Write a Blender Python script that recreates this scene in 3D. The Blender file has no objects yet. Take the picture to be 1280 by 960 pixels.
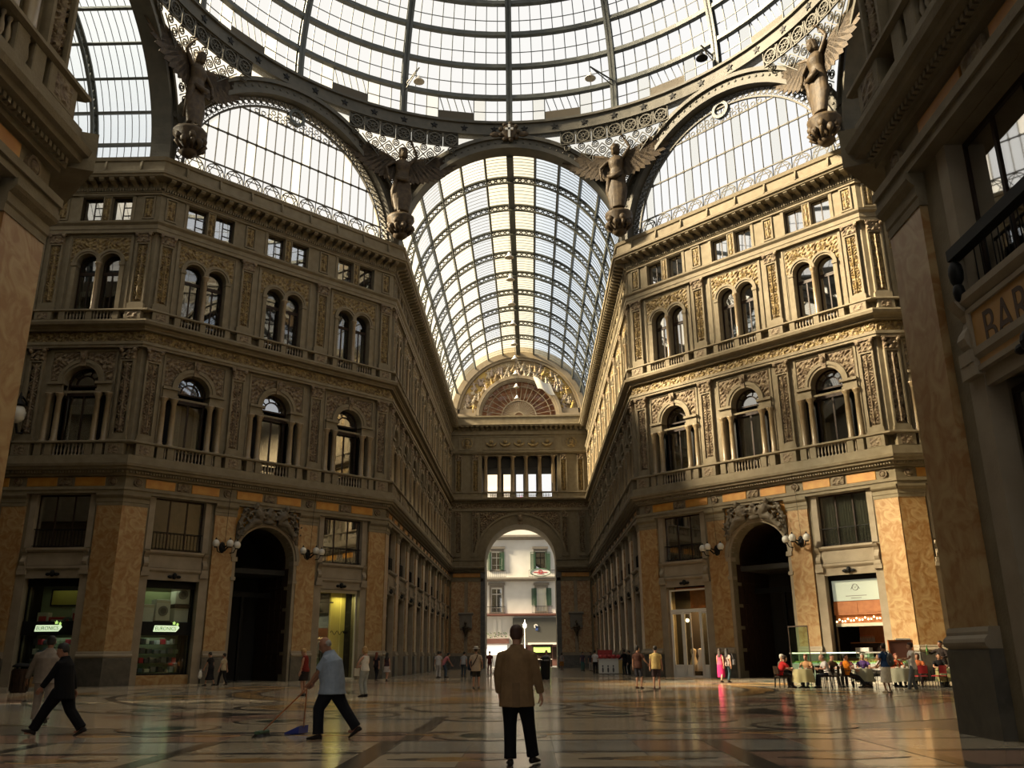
import bpy, bmesh, math, random
from math import pi, sin, cos, sqrt, atan2, radians as rad
from mathutils import Vector as V, Matrix as MX
random.seed(7)
SC = bpy.context.scene
COL = SC.collection
# ------------------------------------------------------------------ camera
cam_d = bpy.data.cameras.new('camera')
cam = bpy.data.objects.new('camera', cam_d)
COL.objects.link(cam)
SC.camera = cam
cam_d.sensor_fit = 'HORIZONTAL'
cam_d.sensor_width = 36.0
cam_d.lens = 36.0 * 1086.18 / 1280.0
cam_d.clip_end = 600
_R, _U, _F = V((0.99974708, 0.02120537, -0.00749059)), V((0.0134889, -0.2988877, 0.95419295)), V((-0.01799517, 0.95405266, 0.29909814))
cam.matrix_world = MX(((_R.x, _U.x, -_F.x, 1.1854), (_R.y, _U.y, -_F.y, -38.5581), (_R.z, _U.z, -_F.z, 1.3348), (0, 0, 0, 1)))
# ------------------------------------------------------------------ view, sky, sun
SC.view_settings.view_transform = 'Standard'
SC.view_settings.look = 'None'
SC.view_settings.exposure = -0.3
SC.view_settings.gamma = 1.0
SC.view_settings.use_curve_mapping = False
SC.cycles.transparent_max_bounces = 24
SC.cycles.max_bounces = 8
SC.cycles.diffuse_bounces = 4
SC.cycles.sample_clamp_indirect = 4.0
SUN_DIR = V((-0.80, -0.10, 0.50)).normalized()
SKY_STRENGTH, SUN_STRENGTH = 1.25, 46.0
wd = bpy.data.worlds.new('sky')
SC.world = wd
wd.use_nodes = True
nt = wd.node_tree
nt.nodes.clear()
wo = nt.nodes.new('ShaderNodeOutputWorld')
bg = nt.nodes.new('ShaderNodeBackground')
tc = nt.nodes.new('ShaderNodeTexCoord')
dt = nt.nodes.new('ShaderNodeVectorMath'); dt.operation = 'DOT_PRODUCT'
dt.inputs[1].default_value = SUN_DIR
rp = nt.nodes.new('ShaderNodeValToRGB')
e = rp.color_ramp.elements
e[0].position = 0.0; e[0].color = (0.88, 0.93, 1.0, 1)
e[1].position = 1.0; e[1].color = (1.0, 0.93, 0.80, 1)
x_ = e.new(0.55); x_.color = (0.99, 0.97, 0.93, 1)
mr = nt.nodes.new('ShaderNodeMapRange')
mr.inputs[1].default_value = -1.0
nt.links.new(tc.outputs['Generated'], dt.inputs[0])
nt.links.new(dt.outputs['Value'], mr.inputs[0])
nt.links.new(mr.outputs[0], rp.inputs[0])
nt.links.new(rp.outputs[0], bg.inputs[0])
bg.inputs[1].default_value = SKY_STRENGTH
nt.links.new(bg.outputs[0], wo.inputs[0])
sun_d = bpy.data.lights.new('sun', 'SUN')
sun_d.energy = SUN_STRENGTH
sun_d.angle = rad(9)
sun_d.color = (1.0, 0.82, 0.55)
sun = bpy.data.objects.new('sun', sun_d)
COL.objects.link(sun)
sun.rotation_euler = SUN_DIR.to_track_quat('Z', 'Y').to_euler()
sun.location = (-60, -20, 60)

# ------------------------------------------------------------------ materials
ALB = 0.35   # scale on reflectances, set low to keep the hall dark under bright glass
def mat(name, col, rough=0.7, col2=None, scale=3.0, bump=0.0, bscale=None, metal=0.0, detail=6, lo=0.35, hi=0.65, coat=0.0, dist=0.0, spec=0.5, k=ALB):
    col = tuple(c * k for c in col); col2 = col2 and tuple(c * k for c in col2)
    m = bpy.data.materials.new(name)
    m.use_nodes = True
    n = m.node_tree
    b = n.nodes['Principled BSDF']
    b.inputs['Base Color'].default_value = (*col, 1)
    b.inputs['Roughness'].default_value = rough
    b.inputs['Metallic'].default_value = metal
    b.inputs['Coat Weight'].default_value = coat
    b.inputs['Specular IOR Level'].default_value = spec
    if col2 or bump:
        c = n.nodes.new('ShaderNodeTexCoord')
        t = n.nodes.new('ShaderNodeTexNoise')
        t.inputs['Scale'].default_value = scale
        t.inputs['Detail'].default_value = detail
        t.inputs['Distortion'].default_value = dist
        n.links.new(c.outputs['Object'], t.inputs['Vector'])
        if col2:
            r = n.nodes.new('ShaderNodeValToRGB')
            r.color_ramp.elements[0].position = lo
            r.color_ramp.elements[1].position = hi
            r.color_ramp.elements[0].color = (*col, 1)
            r.color_ramp.elements[1].color = (*col2, 1)
            n.links.new(t.outputs['Fac'], r.inputs[0])
            n.links.new(r.outputs[0], b.inputs['Base Color'])
        if bump:
            t2 = t
            if bscale:
                t2 = n.nodes.new('ShaderNodeTexNoise')
                t2.inputs['Scale'].default_value = bscale
                t2.inputs['Detail'].default_value = 5
                n.links.new(c.outputs['Object'], t2.inputs['Vector'])
            bp = n.nodes.new('ShaderNodeBump')
            bp.inputs['Strength'].default_value = bump
            bp.inputs['Distance'].default_value = 0.05
            n.links.new(t2.outputs['Fac'], bp.inputs['Height'])
            n.links.new(bp.outputs[0], b.inputs['Normal'])
    return m

def glow(name, col, strength):
    m = bpy.data.materials.new(name)
    m.use_nodes = True
    b = m.node_tree.nodes['Principled BSDF']
    b.inputs['Base Color'].default_value = (*col, 1)
    b.inputs['Emission Color'].default_value = (*col, 1)
    b.inputs['Emission Strength'].default_value = strength
    return m

def glass(name, tint, refl, opac=0.0, milk=(0.9, 0.9, 0.9), rough=0.02):
    """thin pane: transparent + mirror reflection, partly milky (dirty) when opac > 0"""
    m = bpy.data.materials.new(name)
    m.use_nodes = True
    n = m.node_tree
    n.nodes.clear()
    o = n.nodes.new('ShaderNodeOutputMaterial')
    tr = n.nodes.new('ShaderNodeBsdfTransparent'); tr.inputs[0].default_value = (*tint, 1)
    gl = n.nodes.new('ShaderNodeBsdfGlossy'); gl.inputs['Roughness'].default_value = rough
    gl.inputs[0].default_value = (1, 1, 1, 1)
    lw = n.nodes.new('ShaderNodeLayerWeight'); lw.inputs[0].default_value = 0.35
    mp = n.nodes.new('ShaderNodeMapRange'); mp.inputs[3].default_value = refl; mp.inputs[4].default_value = min(1, refl * 2.5)
    n.links.new(lw.outputs['Facing'], mp.inputs[0])
    mx = n.nodes.new('ShaderNodeMixShader')
    n.links.new(mp.outputs[0], mx.inputs[0])
    last = tr
    if opac:
        df = n.nodes.new('ShaderNodeBsdfTranslucent'); df.inputs[0].default_value = (*milk, 1)
        m2 = n.nodes.new('ShaderNodeMixShader'); m2.inputs[0].default_value = opac
        n.links.new(tr.outputs[0], m2.inputs[1]); n.links.new(df.outputs[0], m2.inputs[2])
        last = m2
    if refl < .02:
        n.links.new(last.outputs[0], o.inputs[0])
        return m
    n.links.new(last.outputs[0], mx.inputs[1]); n.links.new(gl.outputs[0], mx.inputs[2])
    n.links.new(mx.outputs[0], o.inputs[0])
    return m

M = dict(
    stone=mat('facade_stone', (0.40, 0.322, 0.19), 0.8, (0.50, 0.412, 0.262), 2.2, 0.25, 18),
    stone2=mat('pale_jamb_stone', (0.44, 0.35, 0.235), 0.75, (0.54, 0.45, 0.32), 1.4, 0.1, 14, k=.46),
    gold=mat('gilt_stucco', (0.26, 0.155, 0.045), 0.55, (0.64, 0.46, 0.17), 5.0, 0.9, 11, lo=0.38, hi=0.6),
    relief=mat('carved_stucco', (0.24, 0.15, 0.08), 0.7, (0.54, 0.41, 0.24), 5.0, 0.8, 12, lo=0.38, hi=0.62),
    marble=mat('yellow_marble', (0.45, 0.225, 0.072), 0.4, (0.66, 0.455, 0.215), 1.5, 0.0, None, dist=1.9, detail=12, lo=0.38, hi=0.62, k=.53),
    colm=mat('rosy_column_marble', (0.62, 0.48, 0.28), 0.35, (0.54, 0.38, 0.21), 2.4, dist=1.0),
    base=mat('dark_base_stone', (0.085, 0.08, 0.068), 0.4, (0.15, 0.135, 0.11), 2.0, dist=1.2, k=.6),
    orange=mat('orange_frieze', (0.62, 0.26, 0.03), 0.5, (0.75, 0.38, 0.06), 2.5, k=.6),
    iron=mat('painted_iron', (0.115, 0.11, 0.085), 0.6, (0.17, 0.16, 0.12), 2.0),
    iron2=mat('pale_painted_iron', (0.14, 0.13, 0.095), 0.65, (0.20, 0.18, 0.13), 1.5, 0.15, 9),
    steel=mat('green_grey_steel', (0.16, 0.18, 0.165), 0.55, (0.22, 0.24, 0.22), 1.6),
    black=mat('black_iron', (0.012, 0.012, 0.012), 0.6, spec=.2),
    sculpt=mat('weathered_sculpture', (0.34, 0.28, 0.19), 0.75, (0.22, 0.17, 0.11), 2.5),
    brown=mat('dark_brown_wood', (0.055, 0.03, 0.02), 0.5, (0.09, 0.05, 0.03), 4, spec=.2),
    grille=mat('dark_green_shutter', (0.03, 0.034, 0.03), 0.6),
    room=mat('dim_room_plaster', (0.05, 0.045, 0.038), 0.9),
    curtain=mat('pale_curtain', (0.60, 0.60, 0.50), 0.9, k=1),
    bronze=mat('dark_bronze', (0.10, 0.075, 0.045), 0.5, (0.17, 0.125, 0.07), 5, 0.3, 14),
    brownpanel=mat('brown_vent_panel', (0.20, 0.16, 0.10), 0.7),
    white=mat('white_paint', (0.74, 0.72, 0.66), 0.6, k=.85),
    skyglass=glass('roof_glass', (0.97, 0.98, 1.0), 0.008),
    dustyglass=glass('dusty_roof_glass', (0.94, 0.93, 0.88), 0.008, 0.10, (0.9, 0.86, 0.76)),
    ochreglass=glass('stained_roof_glass', (0.96, 0.90, 0.73), 0.008, 0.10, (0.9, 0.8, 0.6)),
    coolglass=glass('sky_tinted_roof_glass', (0.80, 0.87, 0.95), 0.008, 0.05, (0.8, 0.88, 0.95)),  # bluish sky colour put into the glass of the right-hand vault rows
    winglass=glass('window_glass', (0.62, 0.63, 0.61), 0.3),
    winglass2=glass('upper_window_glass', (0.6, 0.62, 0.6), 0.5), winglass3=glass('attic_window_glass', (0.6, 0.62, 0.6), 0.85), winglass4=glass('shade_side_window_glass', (0.5, 0.5, 0.48), 0.12),  # mirror share raised for bright upper panes, cut for the shaded left walls
    shopglass=glass('shop_glass', (0.86, 0.9, 0.86), 0.05),
)

# ------------------------------------------------------------------ mesh building
class MB:
    def __init__(s):
        s.v = []; s.f = []
    def add(s, vs, fs):
        b = len(s.v)
        s.v += [tuple(p) for p in vs]
        s.f += [tuple(i + b for i in f) for f in fs]
        return s
    def box(s, x0, x1, y0, y1, z0, z1):
        return s.add([(x0, y0, z0), (x1, y0, z0), (x1, y1, z0), (x0, y1, z0), (x0, y0, z1), (x1, y0, z1), (x1, y1, z1), (x0, y1, z1)],
                     [(0, 3, 2, 1), (4, 5, 6, 7), (0, 1, 5, 4), (1, 2, 6, 5), (2, 3, 7, 6), (3, 0, 4, 7)])
    def bevbox(s, x0, x1, y0, y1, z0, z1, b=0.03):
        """box with its front (low y) edges chamfered"""
        vs = [(x0, y1, z0), (x1, y1, z0), (x1, y1, z1), (x0, y1, z1),
              (x0, y0 + b, z0), (x1, y0 + b, z0), (x1, y0 + b, z1), (x0, y0 + b, z1),
              (x0 + b, y0, z0 + b), (x1 - b, y0, z0 + b), (x1 - b, y0, z1 - b), (x0 + b, y0, z1 - b)]
        return s.add(vs, [(0, 3, 2, 1), (0, 1, 5, 4), (1, 2, 6, 5), (2, 3, 7, 6), (3, 0, 4, 7),
                          (4, 5, 9, 8), (5, 6, 10, 9), (6, 7, 11, 10), (7, 4, 8, 11), (8, 9, 10, 11)])
    def frame(s, x0, x1, z0, z1, y0, y1, w, wz=None):
        wz = wz or w
        s.box(x0, x0 + w, y0, y1, z0, z1); s.box(x1 - w, x1, y0, y1, z0, z1)
        s.box(x0 + w, x1 - w, y0, y1, z0, z0 + wz); s.box(x0 + w, x1 - w, y0, y1, z1 - wz, z1)
        return s
    def band(s, x0, x1, prof, m0=0.0, m1=0.0):
        """profile [(y,z)] extruded along x, ends mitred by m*(-y)"""
        n = len(prof)
        a = [(x0 + m0 * y, y, z) for y, z in prof]
        b = [(x1 - m1 * y, y, z) for y, z in prof]
        fs = [(i, i + 1, n + i + 1, n + i) for i in range(n - 1)] + [(n - 1, 0, n, 2 * n - 1)]
        fs += [tuple(range(n - 1, -1, -1)), tuple(range(n, 2 * n))]
        return s.add(a + b, fs)
    def sweepbox(s, x0, x1, p, z0, z1, m0=0, m1=0, back=0.3):
        return s.band(x0, x1, [(back, z0), (-p, z0), (-p, z1), (back, z1)], m0, m1)
    def ring(s, cx, cz, r0, r1, y0, y1, a0=0.0, a1=pi, n=20):
        vs = []
        for i in range(n + 1):
            t = a0 + (a1 - a0) * i / n
            c, d = cos(t), sin(t)
            vs += [(cx + r0 * c, y0, cz + r0 * d), (cx + r1 * c, y0, cz + r1 * d), (cx + r1 * c, y1, cz + r1 * d), (cx + r0 * c, y1, cz + r0 * d)]
        fs = []
        for i in range(n):
            b = 4 * i
            fs += [(b + k, b + (k + 1) % 4, b + 4 + (k + 1) % 4, b + 4 + k) for k in range(4)]
        fs += [(3, 2, 1, 0), (4 * n, 4 * n + 1, 4 * n + 2, 4 * n + 3)]
        return s.add(vs, fs)
    def archpanel(s, x0, x1, zs, zt, cx, r, y0, y1, n=16):
        """wall piece x0..x1, zs..zt with a half round opening of radius r about (cx, zs)"""
        if cx - r > x0: s.box(x0, cx - r, y0, y1, zs, zt)
        if x1 > cx + r: s.box(cx + r, x1, y0, y1, zs, zt)
        vs = []
        for i in range(n + 1):
            t = pi - pi * i / n
            x, z = cx + r * cos(t), zs + r * sin(t)
            vs += [(x, y0, z), (x, y0, zt), (x, y1, zt), (x, y1, z)]
        fs = []
        for i in range(n):
            b = 4 * i
            fs += [(b + k, b + (k + 1) % 4, b + 4 + (k + 1) % 4, b + 4 + k) for k in range(4)]
        return s.add(vs, fs)
    def disc(s, cx, cz, r, y, n=20, a0=0, a1=2 * pi):
        vs = [(cx, y, cz)] + [(cx + r * cos(a0 + (a1 - a0) * i / n), y, cz + r * sin(a0 + (a1 - a0) * i / n)) for i in range(n + 1)]
        return s.add(vs, [(0, i + 1, i + 2) for i in range(n)])
    def lathe(s, prof, cx=0, cy=0, n=10, cap=True):
        k = len(prof)
        vs = [(cx + r * cos(2 * pi * j / n), cy + r * sin(2 * pi * j / n), z) for r, z in prof for j in range(n)]
        fs = [(i * n + j, i * n + (j + 1) % n, (i + 1) * n + (j + 1) % n, (i + 1) * n + j) for i in range(k - 1) for j in range(n)]
        if cap:
            fs += [tuple(range(n - 1, -1, -1)), tuple((k - 1) * n + j for j in range(n))]
        return s.add(vs, fs)
    def tube(s, pts, r, n=6, closed=False, cap=True):
        pts = [V(p) for p in pts]
        m = len(pts)
        rs = r if isinstance(r, (list, tuple)) else [r] * m
        up = None
        vs = []
        for i in range(m):
            if closed: d = pts[(i + 1) % m] - pts[i - 1]
            else: d = pts[min(i + 1, m - 1)] - pts[max(i - 1, 0)]
            if d.length < 1e-9: d = V((0, 0, 1))
            d.normalize()
            if up is None:
                up = V((0, 0, 1)) if abs(d.z) < 0.9 else V((0, 1, 0))
            a = d.cross(up)
            if a.length < 1e-4:
                a = d.orthogonal()
            a.normalize()
            b = a.cross(d); b.normalize(); up = b
            for j in range(n):
                t = 2 * pi * j / n
                vs.append(pts[i] + a * (rs[i] * cos(t)) + b * (rs[i] * sin(t)))
        fs = []
        for i in range(m if closed else m - 1):
            i2 = (i + 1) % m
            fs += [(i * n + j, i * n + (j + 1) % n, i2 * n + (j + 1) % n, i2 * n + j) for j in range(n)]
        if cap and not closed:
            fs += [tuple(range(n - 1, -1, -1)), tuple((m - 1) * n + j for j in range(n))]
        return s.add(vs, fs)
    def beam(s, a, b, w, h=None, up=(0, 0, 1)):
        """square bar from a to b"""
        h = h or w
        a, b = V(a), V(b)
        d = (b - a).normalized()
        u = V(up)
        x = d.cross(u)
        if x.length < 1e-4: x = d.orthogonal()
        x.normalize(); z = x.cross(d)
        vs = []
        for p in (a, b):
            for sx, sz in ((-1, -1), (1, -1), (1, 1), (-1, 1)):
                vs.append(p + x * (sx * w / 2) + z * (sz * h / 2))
        return s.add(vs, [(0, 1, 2, 3), (7, 6, 5, 4), (0, 4, 5, 1), (1, 5, 6, 2), (2, 6, 7, 3), (3, 7, 4, 0)])
    def ball(s, c, rx, ry=None, rz=None, n=10, k=6):
        ry = ry or rx; rz = rz or rx
        vs = [(c[0], c[1], c[2] - rz)]
        for i in range(1, k):
            t = pi * i / k
            vs += [(c[0] + rx * sin(t) * cos(2 * pi * j / n), c[1] + ry * sin(t) * sin(2 * pi * j / n), c[2] - rz * cos(t)) for j in range(n)]
        vs.append((c[0], c[1], c[2] + rz))
        fs = [(0, 1 + (j + 1) % n, 1 + j) for j in range(n)]
        for i in range(k - 2):
            fs += [(1 + i * n + j, 1 + i * n + (j + 1) % n, 1 + (i + 1) * n + (j + 1) % n, 1 + (i + 1) * n + j) for j in range(n)]
        t = len(vs) - 1
        fs += [(t, 1 + (k - 2) * n + j, 1 + (k - 2) * n + (j + 1) % n) for j in range(n)]
        return s.add(vs, fs)
    def extrude(s, poly, y0, y1):
        """polygon [(x,z)] extruded in y"""
        n = len(poly)
        return s.add([(x, y0, z) for x, z in poly] + [(x, y1, z) for x, z in poly],
                     [tuple(range(n)), tuple(range(2 * n - 1, n - 1, -1))] + [(i, n + i, n + (i + 1) % n, (i + 1) % n) for i in range(n)])
    def slab(s, poly, z0, z1):
        """polygon [(x,y)] extruded in z"""
        n = len(poly)
        return s.add([(x, y, z0) for x, y in poly] + [(x, y, z1) for x, y in poly],
                     [tuple(range(n - 1, -1, -1)), tuple(range(n, 2 * n))] + [(i, (i + 1) % n, n + (i + 1) % n, n + i) for i in range(n)])
    def grid(s, fn, nu, nv):
        vs = [fn(i / nu, j / nv) for j in range(nv + 1) for i in range(nu + 1)]
        return s.add(vs, [(j * (nu + 1) + i, j * (nu + 1) + i + 1, (j + 1) * (nu + 1) + i + 1, (j + 1) * (nu + 1) + i) for j in range(nv) for i in range(nu)])
    def relief(s, x0, x1, z0, z1, y, h, style=0, inside=None, step=0.055):
        """carved panel: a height field facing -y"""
        nx = max(4, int((x1 - x0) / step)); nz = max(4, int((z1 - z0) / step))
        W, H = x1 - x0, z1 - z0
        def hh(u, v):
            x, z = u * W, v * H
            if style == 0:      # candelabra: mirrored scrolls around a stem
                a = abs(x - W / 2)
                k = 0.5 + 0.5 * cos(2 * pi * z / (W * 1.25))
                st = max(0, 1 - a / (0.06 + 0.12 * W * k))
                sc = max(0, sin(9 * a / W * 2 + 5.2 * sin(2 * pi * z / (W * 1.25)))) * (0.4 + 0.6 * sin(2 * pi * z / (W * .62)) ** 2)
                v_ = max(st, 0.8 * sc)
            elif style == 1:    # running scroll
                p = H * 1.15
                q = (x / p) % 1.0; sgn = 1 if int(x / p) % 2 else -1
                cx, cz = (q - .5) * p, (z - H / 2 - sgn * 0.04 * H)
                r, t = sqrt(cx * cx + cz * cz), atan2(cz, cx * sgn)
                v_ = max(0, sin(t * 2 + r / H * 15)) * (0.35 + 0.65 * max(0, 1 - r / (H * .75)))
                v_ = max(v_, 0.6 * max(0, sin(5 * x / H + 2 * cos(9 * z / H)) * cos(6 * z / H)))
            else:               # leafy spandrel
                v_ = max(0, sin(6 * x / 0.6 + 3 * sin(4 * z / .6)) * sin(5 * z / .6 + 2.5 * cos(4 * x / .6)))
                v_ = max(v_, 0.7 * max(0, sin(11 * x / .7 - 7 * z / .7) * cos(8 * z / .7 + 3 * x)))
            ed = min(1, 14 * min(u, 1 - u) * W, 14 * min(v, 1 - v) * H)
            return h * v_ * ed
        ids = {}
        vs = []; fs = []
        for j in range(nz + 1):
            for i in range(nx + 1):
                u, v = i / nx, j / nz
                vs.append((x0 + u * W, y - hh(u, v), z0 + v * H))
        for j in range(nz):
            for i in range(nx):
                if inside:
                    xc, zc = x0 + (i + .5) / nx * W, z0 + (j + .5) / nz * H
                    if not inside(xc, zc): continue
                a = j * (nx + 1) + i
                fs.append((a, a + 1, a + nx + 2, a + nx + 1))
        return s.add(vs, fs)
    def mesh(s, name, m, smooth=False):
        me = bpy.data.meshes.new(name)
        me.from_pydata(s.v, [], s.f)
        ms = m if isinstance(m, (list, tuple)) else [m]
        for q in ms:
            me.materials.append(M[q] if isinstance(q, str) else q)
        if smooth:
            me.polygons.foreach_set('use_smooth', [True] * len(me.polygons))
        me.update()
        return me

CACHE = {}
def link(name, me, parent=None, loc=None, rz=None, mw=None, **props):
    o = bpy.data.objects.new(name, me)
    COL.objects.link(o)
    if parent is not None: o.parent = parent
    if loc is not None: o.location = loc
    if rz is not None: o.rotation_euler = (0, 0, rz)
    if mw is not None: o.matrix_world = mw
    for k, v in props.items():
        if v is not None: o[k] = v
    return o
def part(key, name, fn, m, parent, loc=None, smooth=False, rz=None, **props):
    """a child mesh; equal keys share mesh data"""
    if key is None or key not in CACHE:
        b = MB(); fn(b)
        me = b.mesh(name, m, smooth)
        if key is not None: CACHE[key] = me
    else:
        me = CACHE[key]
    return link(name, me, parent, loc, rz, **props)
def empty(name, loc=(0, 0, 0), rz=0, **props):
    o = bpy.data.objects.new(name, None)
    COL.objects.link(o)
    o.empty_display_size = 0.2
    o.location = loc; o.rotation_euler = (0, 0, rz)
    for k, v in props.items(): o[k] = v
    return o
def copy_tree(o, parent=None):
    c = o.copy(); COL.objects.link(c)
    if parent is not None: c.parent = parent
    for ch in o.children: copy_tree(ch, c)
    return c

A, S = 21.3, 8.83           # apothem and half side of the octagon
W8 = 2 * S
def wall_mx(p0, p1):
    p0, p1 = V((*p0, 0)), V((*p1, 0))
    u = (p1 - p0).normalized()
    n = V((u.y, -u.x, 0))
    return MX(((u.x, -n.x, 0, p0.x), (u.y, -n.y, 0, p0.y), (0, 0, 1, 0), (0, 0, 0, 1)))
# ------------------------------------------------------------------ facades
NWIN = [0]
def window(mw, name=None, **kw):
    NWIN[0] += 1
    o = empty('window_%d' % NWIN[0], kind='structure')
    o.matrix_world = mw
    return o

def bay_masonry(b, kind, hw0, hw1):
    """solid wall of one bay from -hw0 to hw1, y 0 .. 0.9"""
    T = 0.9
    # ground storey
    if kind == 'portal':
        b.box(-hw0, -1.95, 0, T, 0, 7.1); b.box(1.95, hw1, 0, T, 0, 7.1)
        b.archpanel(-hw0, hw1, 7.1, 10.2, 0, 1.95, 0, T, 20)
    else:
        b.box(-hw0, -1.52, 0, T, 0, 10.2); b.box(1.52, hw1, 0, T, 0, 10.2)
        b.box(-1.52, 1.52, 0.1, T, 5.7, 7.15); b.box(-1.52, 1.52, 0, T, 10.12, 10.2)
    b.box(-hw0, hw1, 0, T, 10.2, 12.25)
    # first floor
    b.box(-hw0, -1.6, 0, T, 12.25, 19.1); b.box(1.6, hw1, 0, T, 12.25, 19.1)
    b.archpanel(-1.6, 1.6, 16.65, 19.1, 0, 1.0, 0, T, 18)
    b.box(-1.6, -1.0, 0, T, 15.95, 16.65); b.box(1.0, 1.6, 0, T, 15.95, 16.65)
    # second floor
    b.box(-hw0, hw1, 0, T, 19.1, 20.4)
    b.box(-hw0, -1.38, 0, T, 20.4, 26.9); b.box(1.38, hw1, 0, T, 20.4, 26.9)
    b.archpanel(-1.38, 0, 24.2, 26.9, -0.73, 0.65, 0, T, 14)
    b.archpanel(0, 1.38, 24.2, 26.9, 0.73, 0.65, 0, T, 14)
    b.box(-0.08, 0.08, 0.1, T, 20.4, 24.2)
    # attic
    b.box(-hw0, hw1, 0, T, 26.9, 26.97)
    b.box(-hw0, -1.55, 0, T, 26.97, 28.68); b.box(-0.26, 0.26, 0, T, 26.97, 28.68); b.box(1.55, hw1, 0, T, 26.97, 28.68)
    b.box(-hw0, hw1, 0, T, 28.68, 30.7)

def scroll_console(b, x, y0, z0, z1, w=0.22, d=0.3):
    pts = []
    h = z1 - z0
    for i in range(9):
        t = i / 8
        pts.append((y0 - d * (0.55 + 0.45 * cos(2.6 * pi * t)) * (1 - 0.35 * t), z1 - h * t))
    n = len(pts)
    vs = [(x - w / 2, y, z) for y, z in pts] + [(x + w / 2, y, z) for y, z in pts] + [(x - w / 2, y0 + .1, z) for y, z in pts] + [(x + w / 2, y0 + .1, z) for y, z in pts]
    fs = []
    for i in range(n - 1):
        fs += [(i, i + 1, n + i + 1, n + i), (2 * n + i, 2 * n + i + 1, i + 1, i), (n + i, n + i + 1, 3 * n + i + 1, 3 * n + i)]
    fs += [(0, n, 3 * n, 2 * n), (n - 1, 2 * n - 1 + 2 * n - n + n, 0, 0)] if False else [(0, n, 3 * n, 2 * n)]
    b.add(vs, fs)

BALUSTER = [(.055, 0), (.055, .05), (.03, .07), (.03, .12), (.062, .22), (.05, .32), (.028, .44), (.028, .5), (.05, .53), (.05, .58)]
def balusters(b, x0, x1, y, z0, z1, step=0.2):
    n = max(1, int(round((x1 - x0) / step)))
    k = (z1 - z0) / .58
    for i in range(n):
        b.lathe([(r, z0 + z * k) for r, z in BALUSTER], x0 + (i + .5) * (x1 - x0) / n, y, 7, cap=False)

def col_mesh(b, z0, z1, r):
    b.lathe([(r * 1.35, z0), (r * 1.35, z0 + .1), (r * 1.1, z0 + .13), (r * 1.2, z0 + .18), (r, z0 + .24), (r, z0 + (z1 - z0) * .35), (r * .86, z1 - .36), (r * .95, z1 - .34), (r * .9, z1 - .3),
             (r * 1.1, z1 - .2), (r * 1.5, z1 - .06), (r * 1.5, z1)], n=12)

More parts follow.
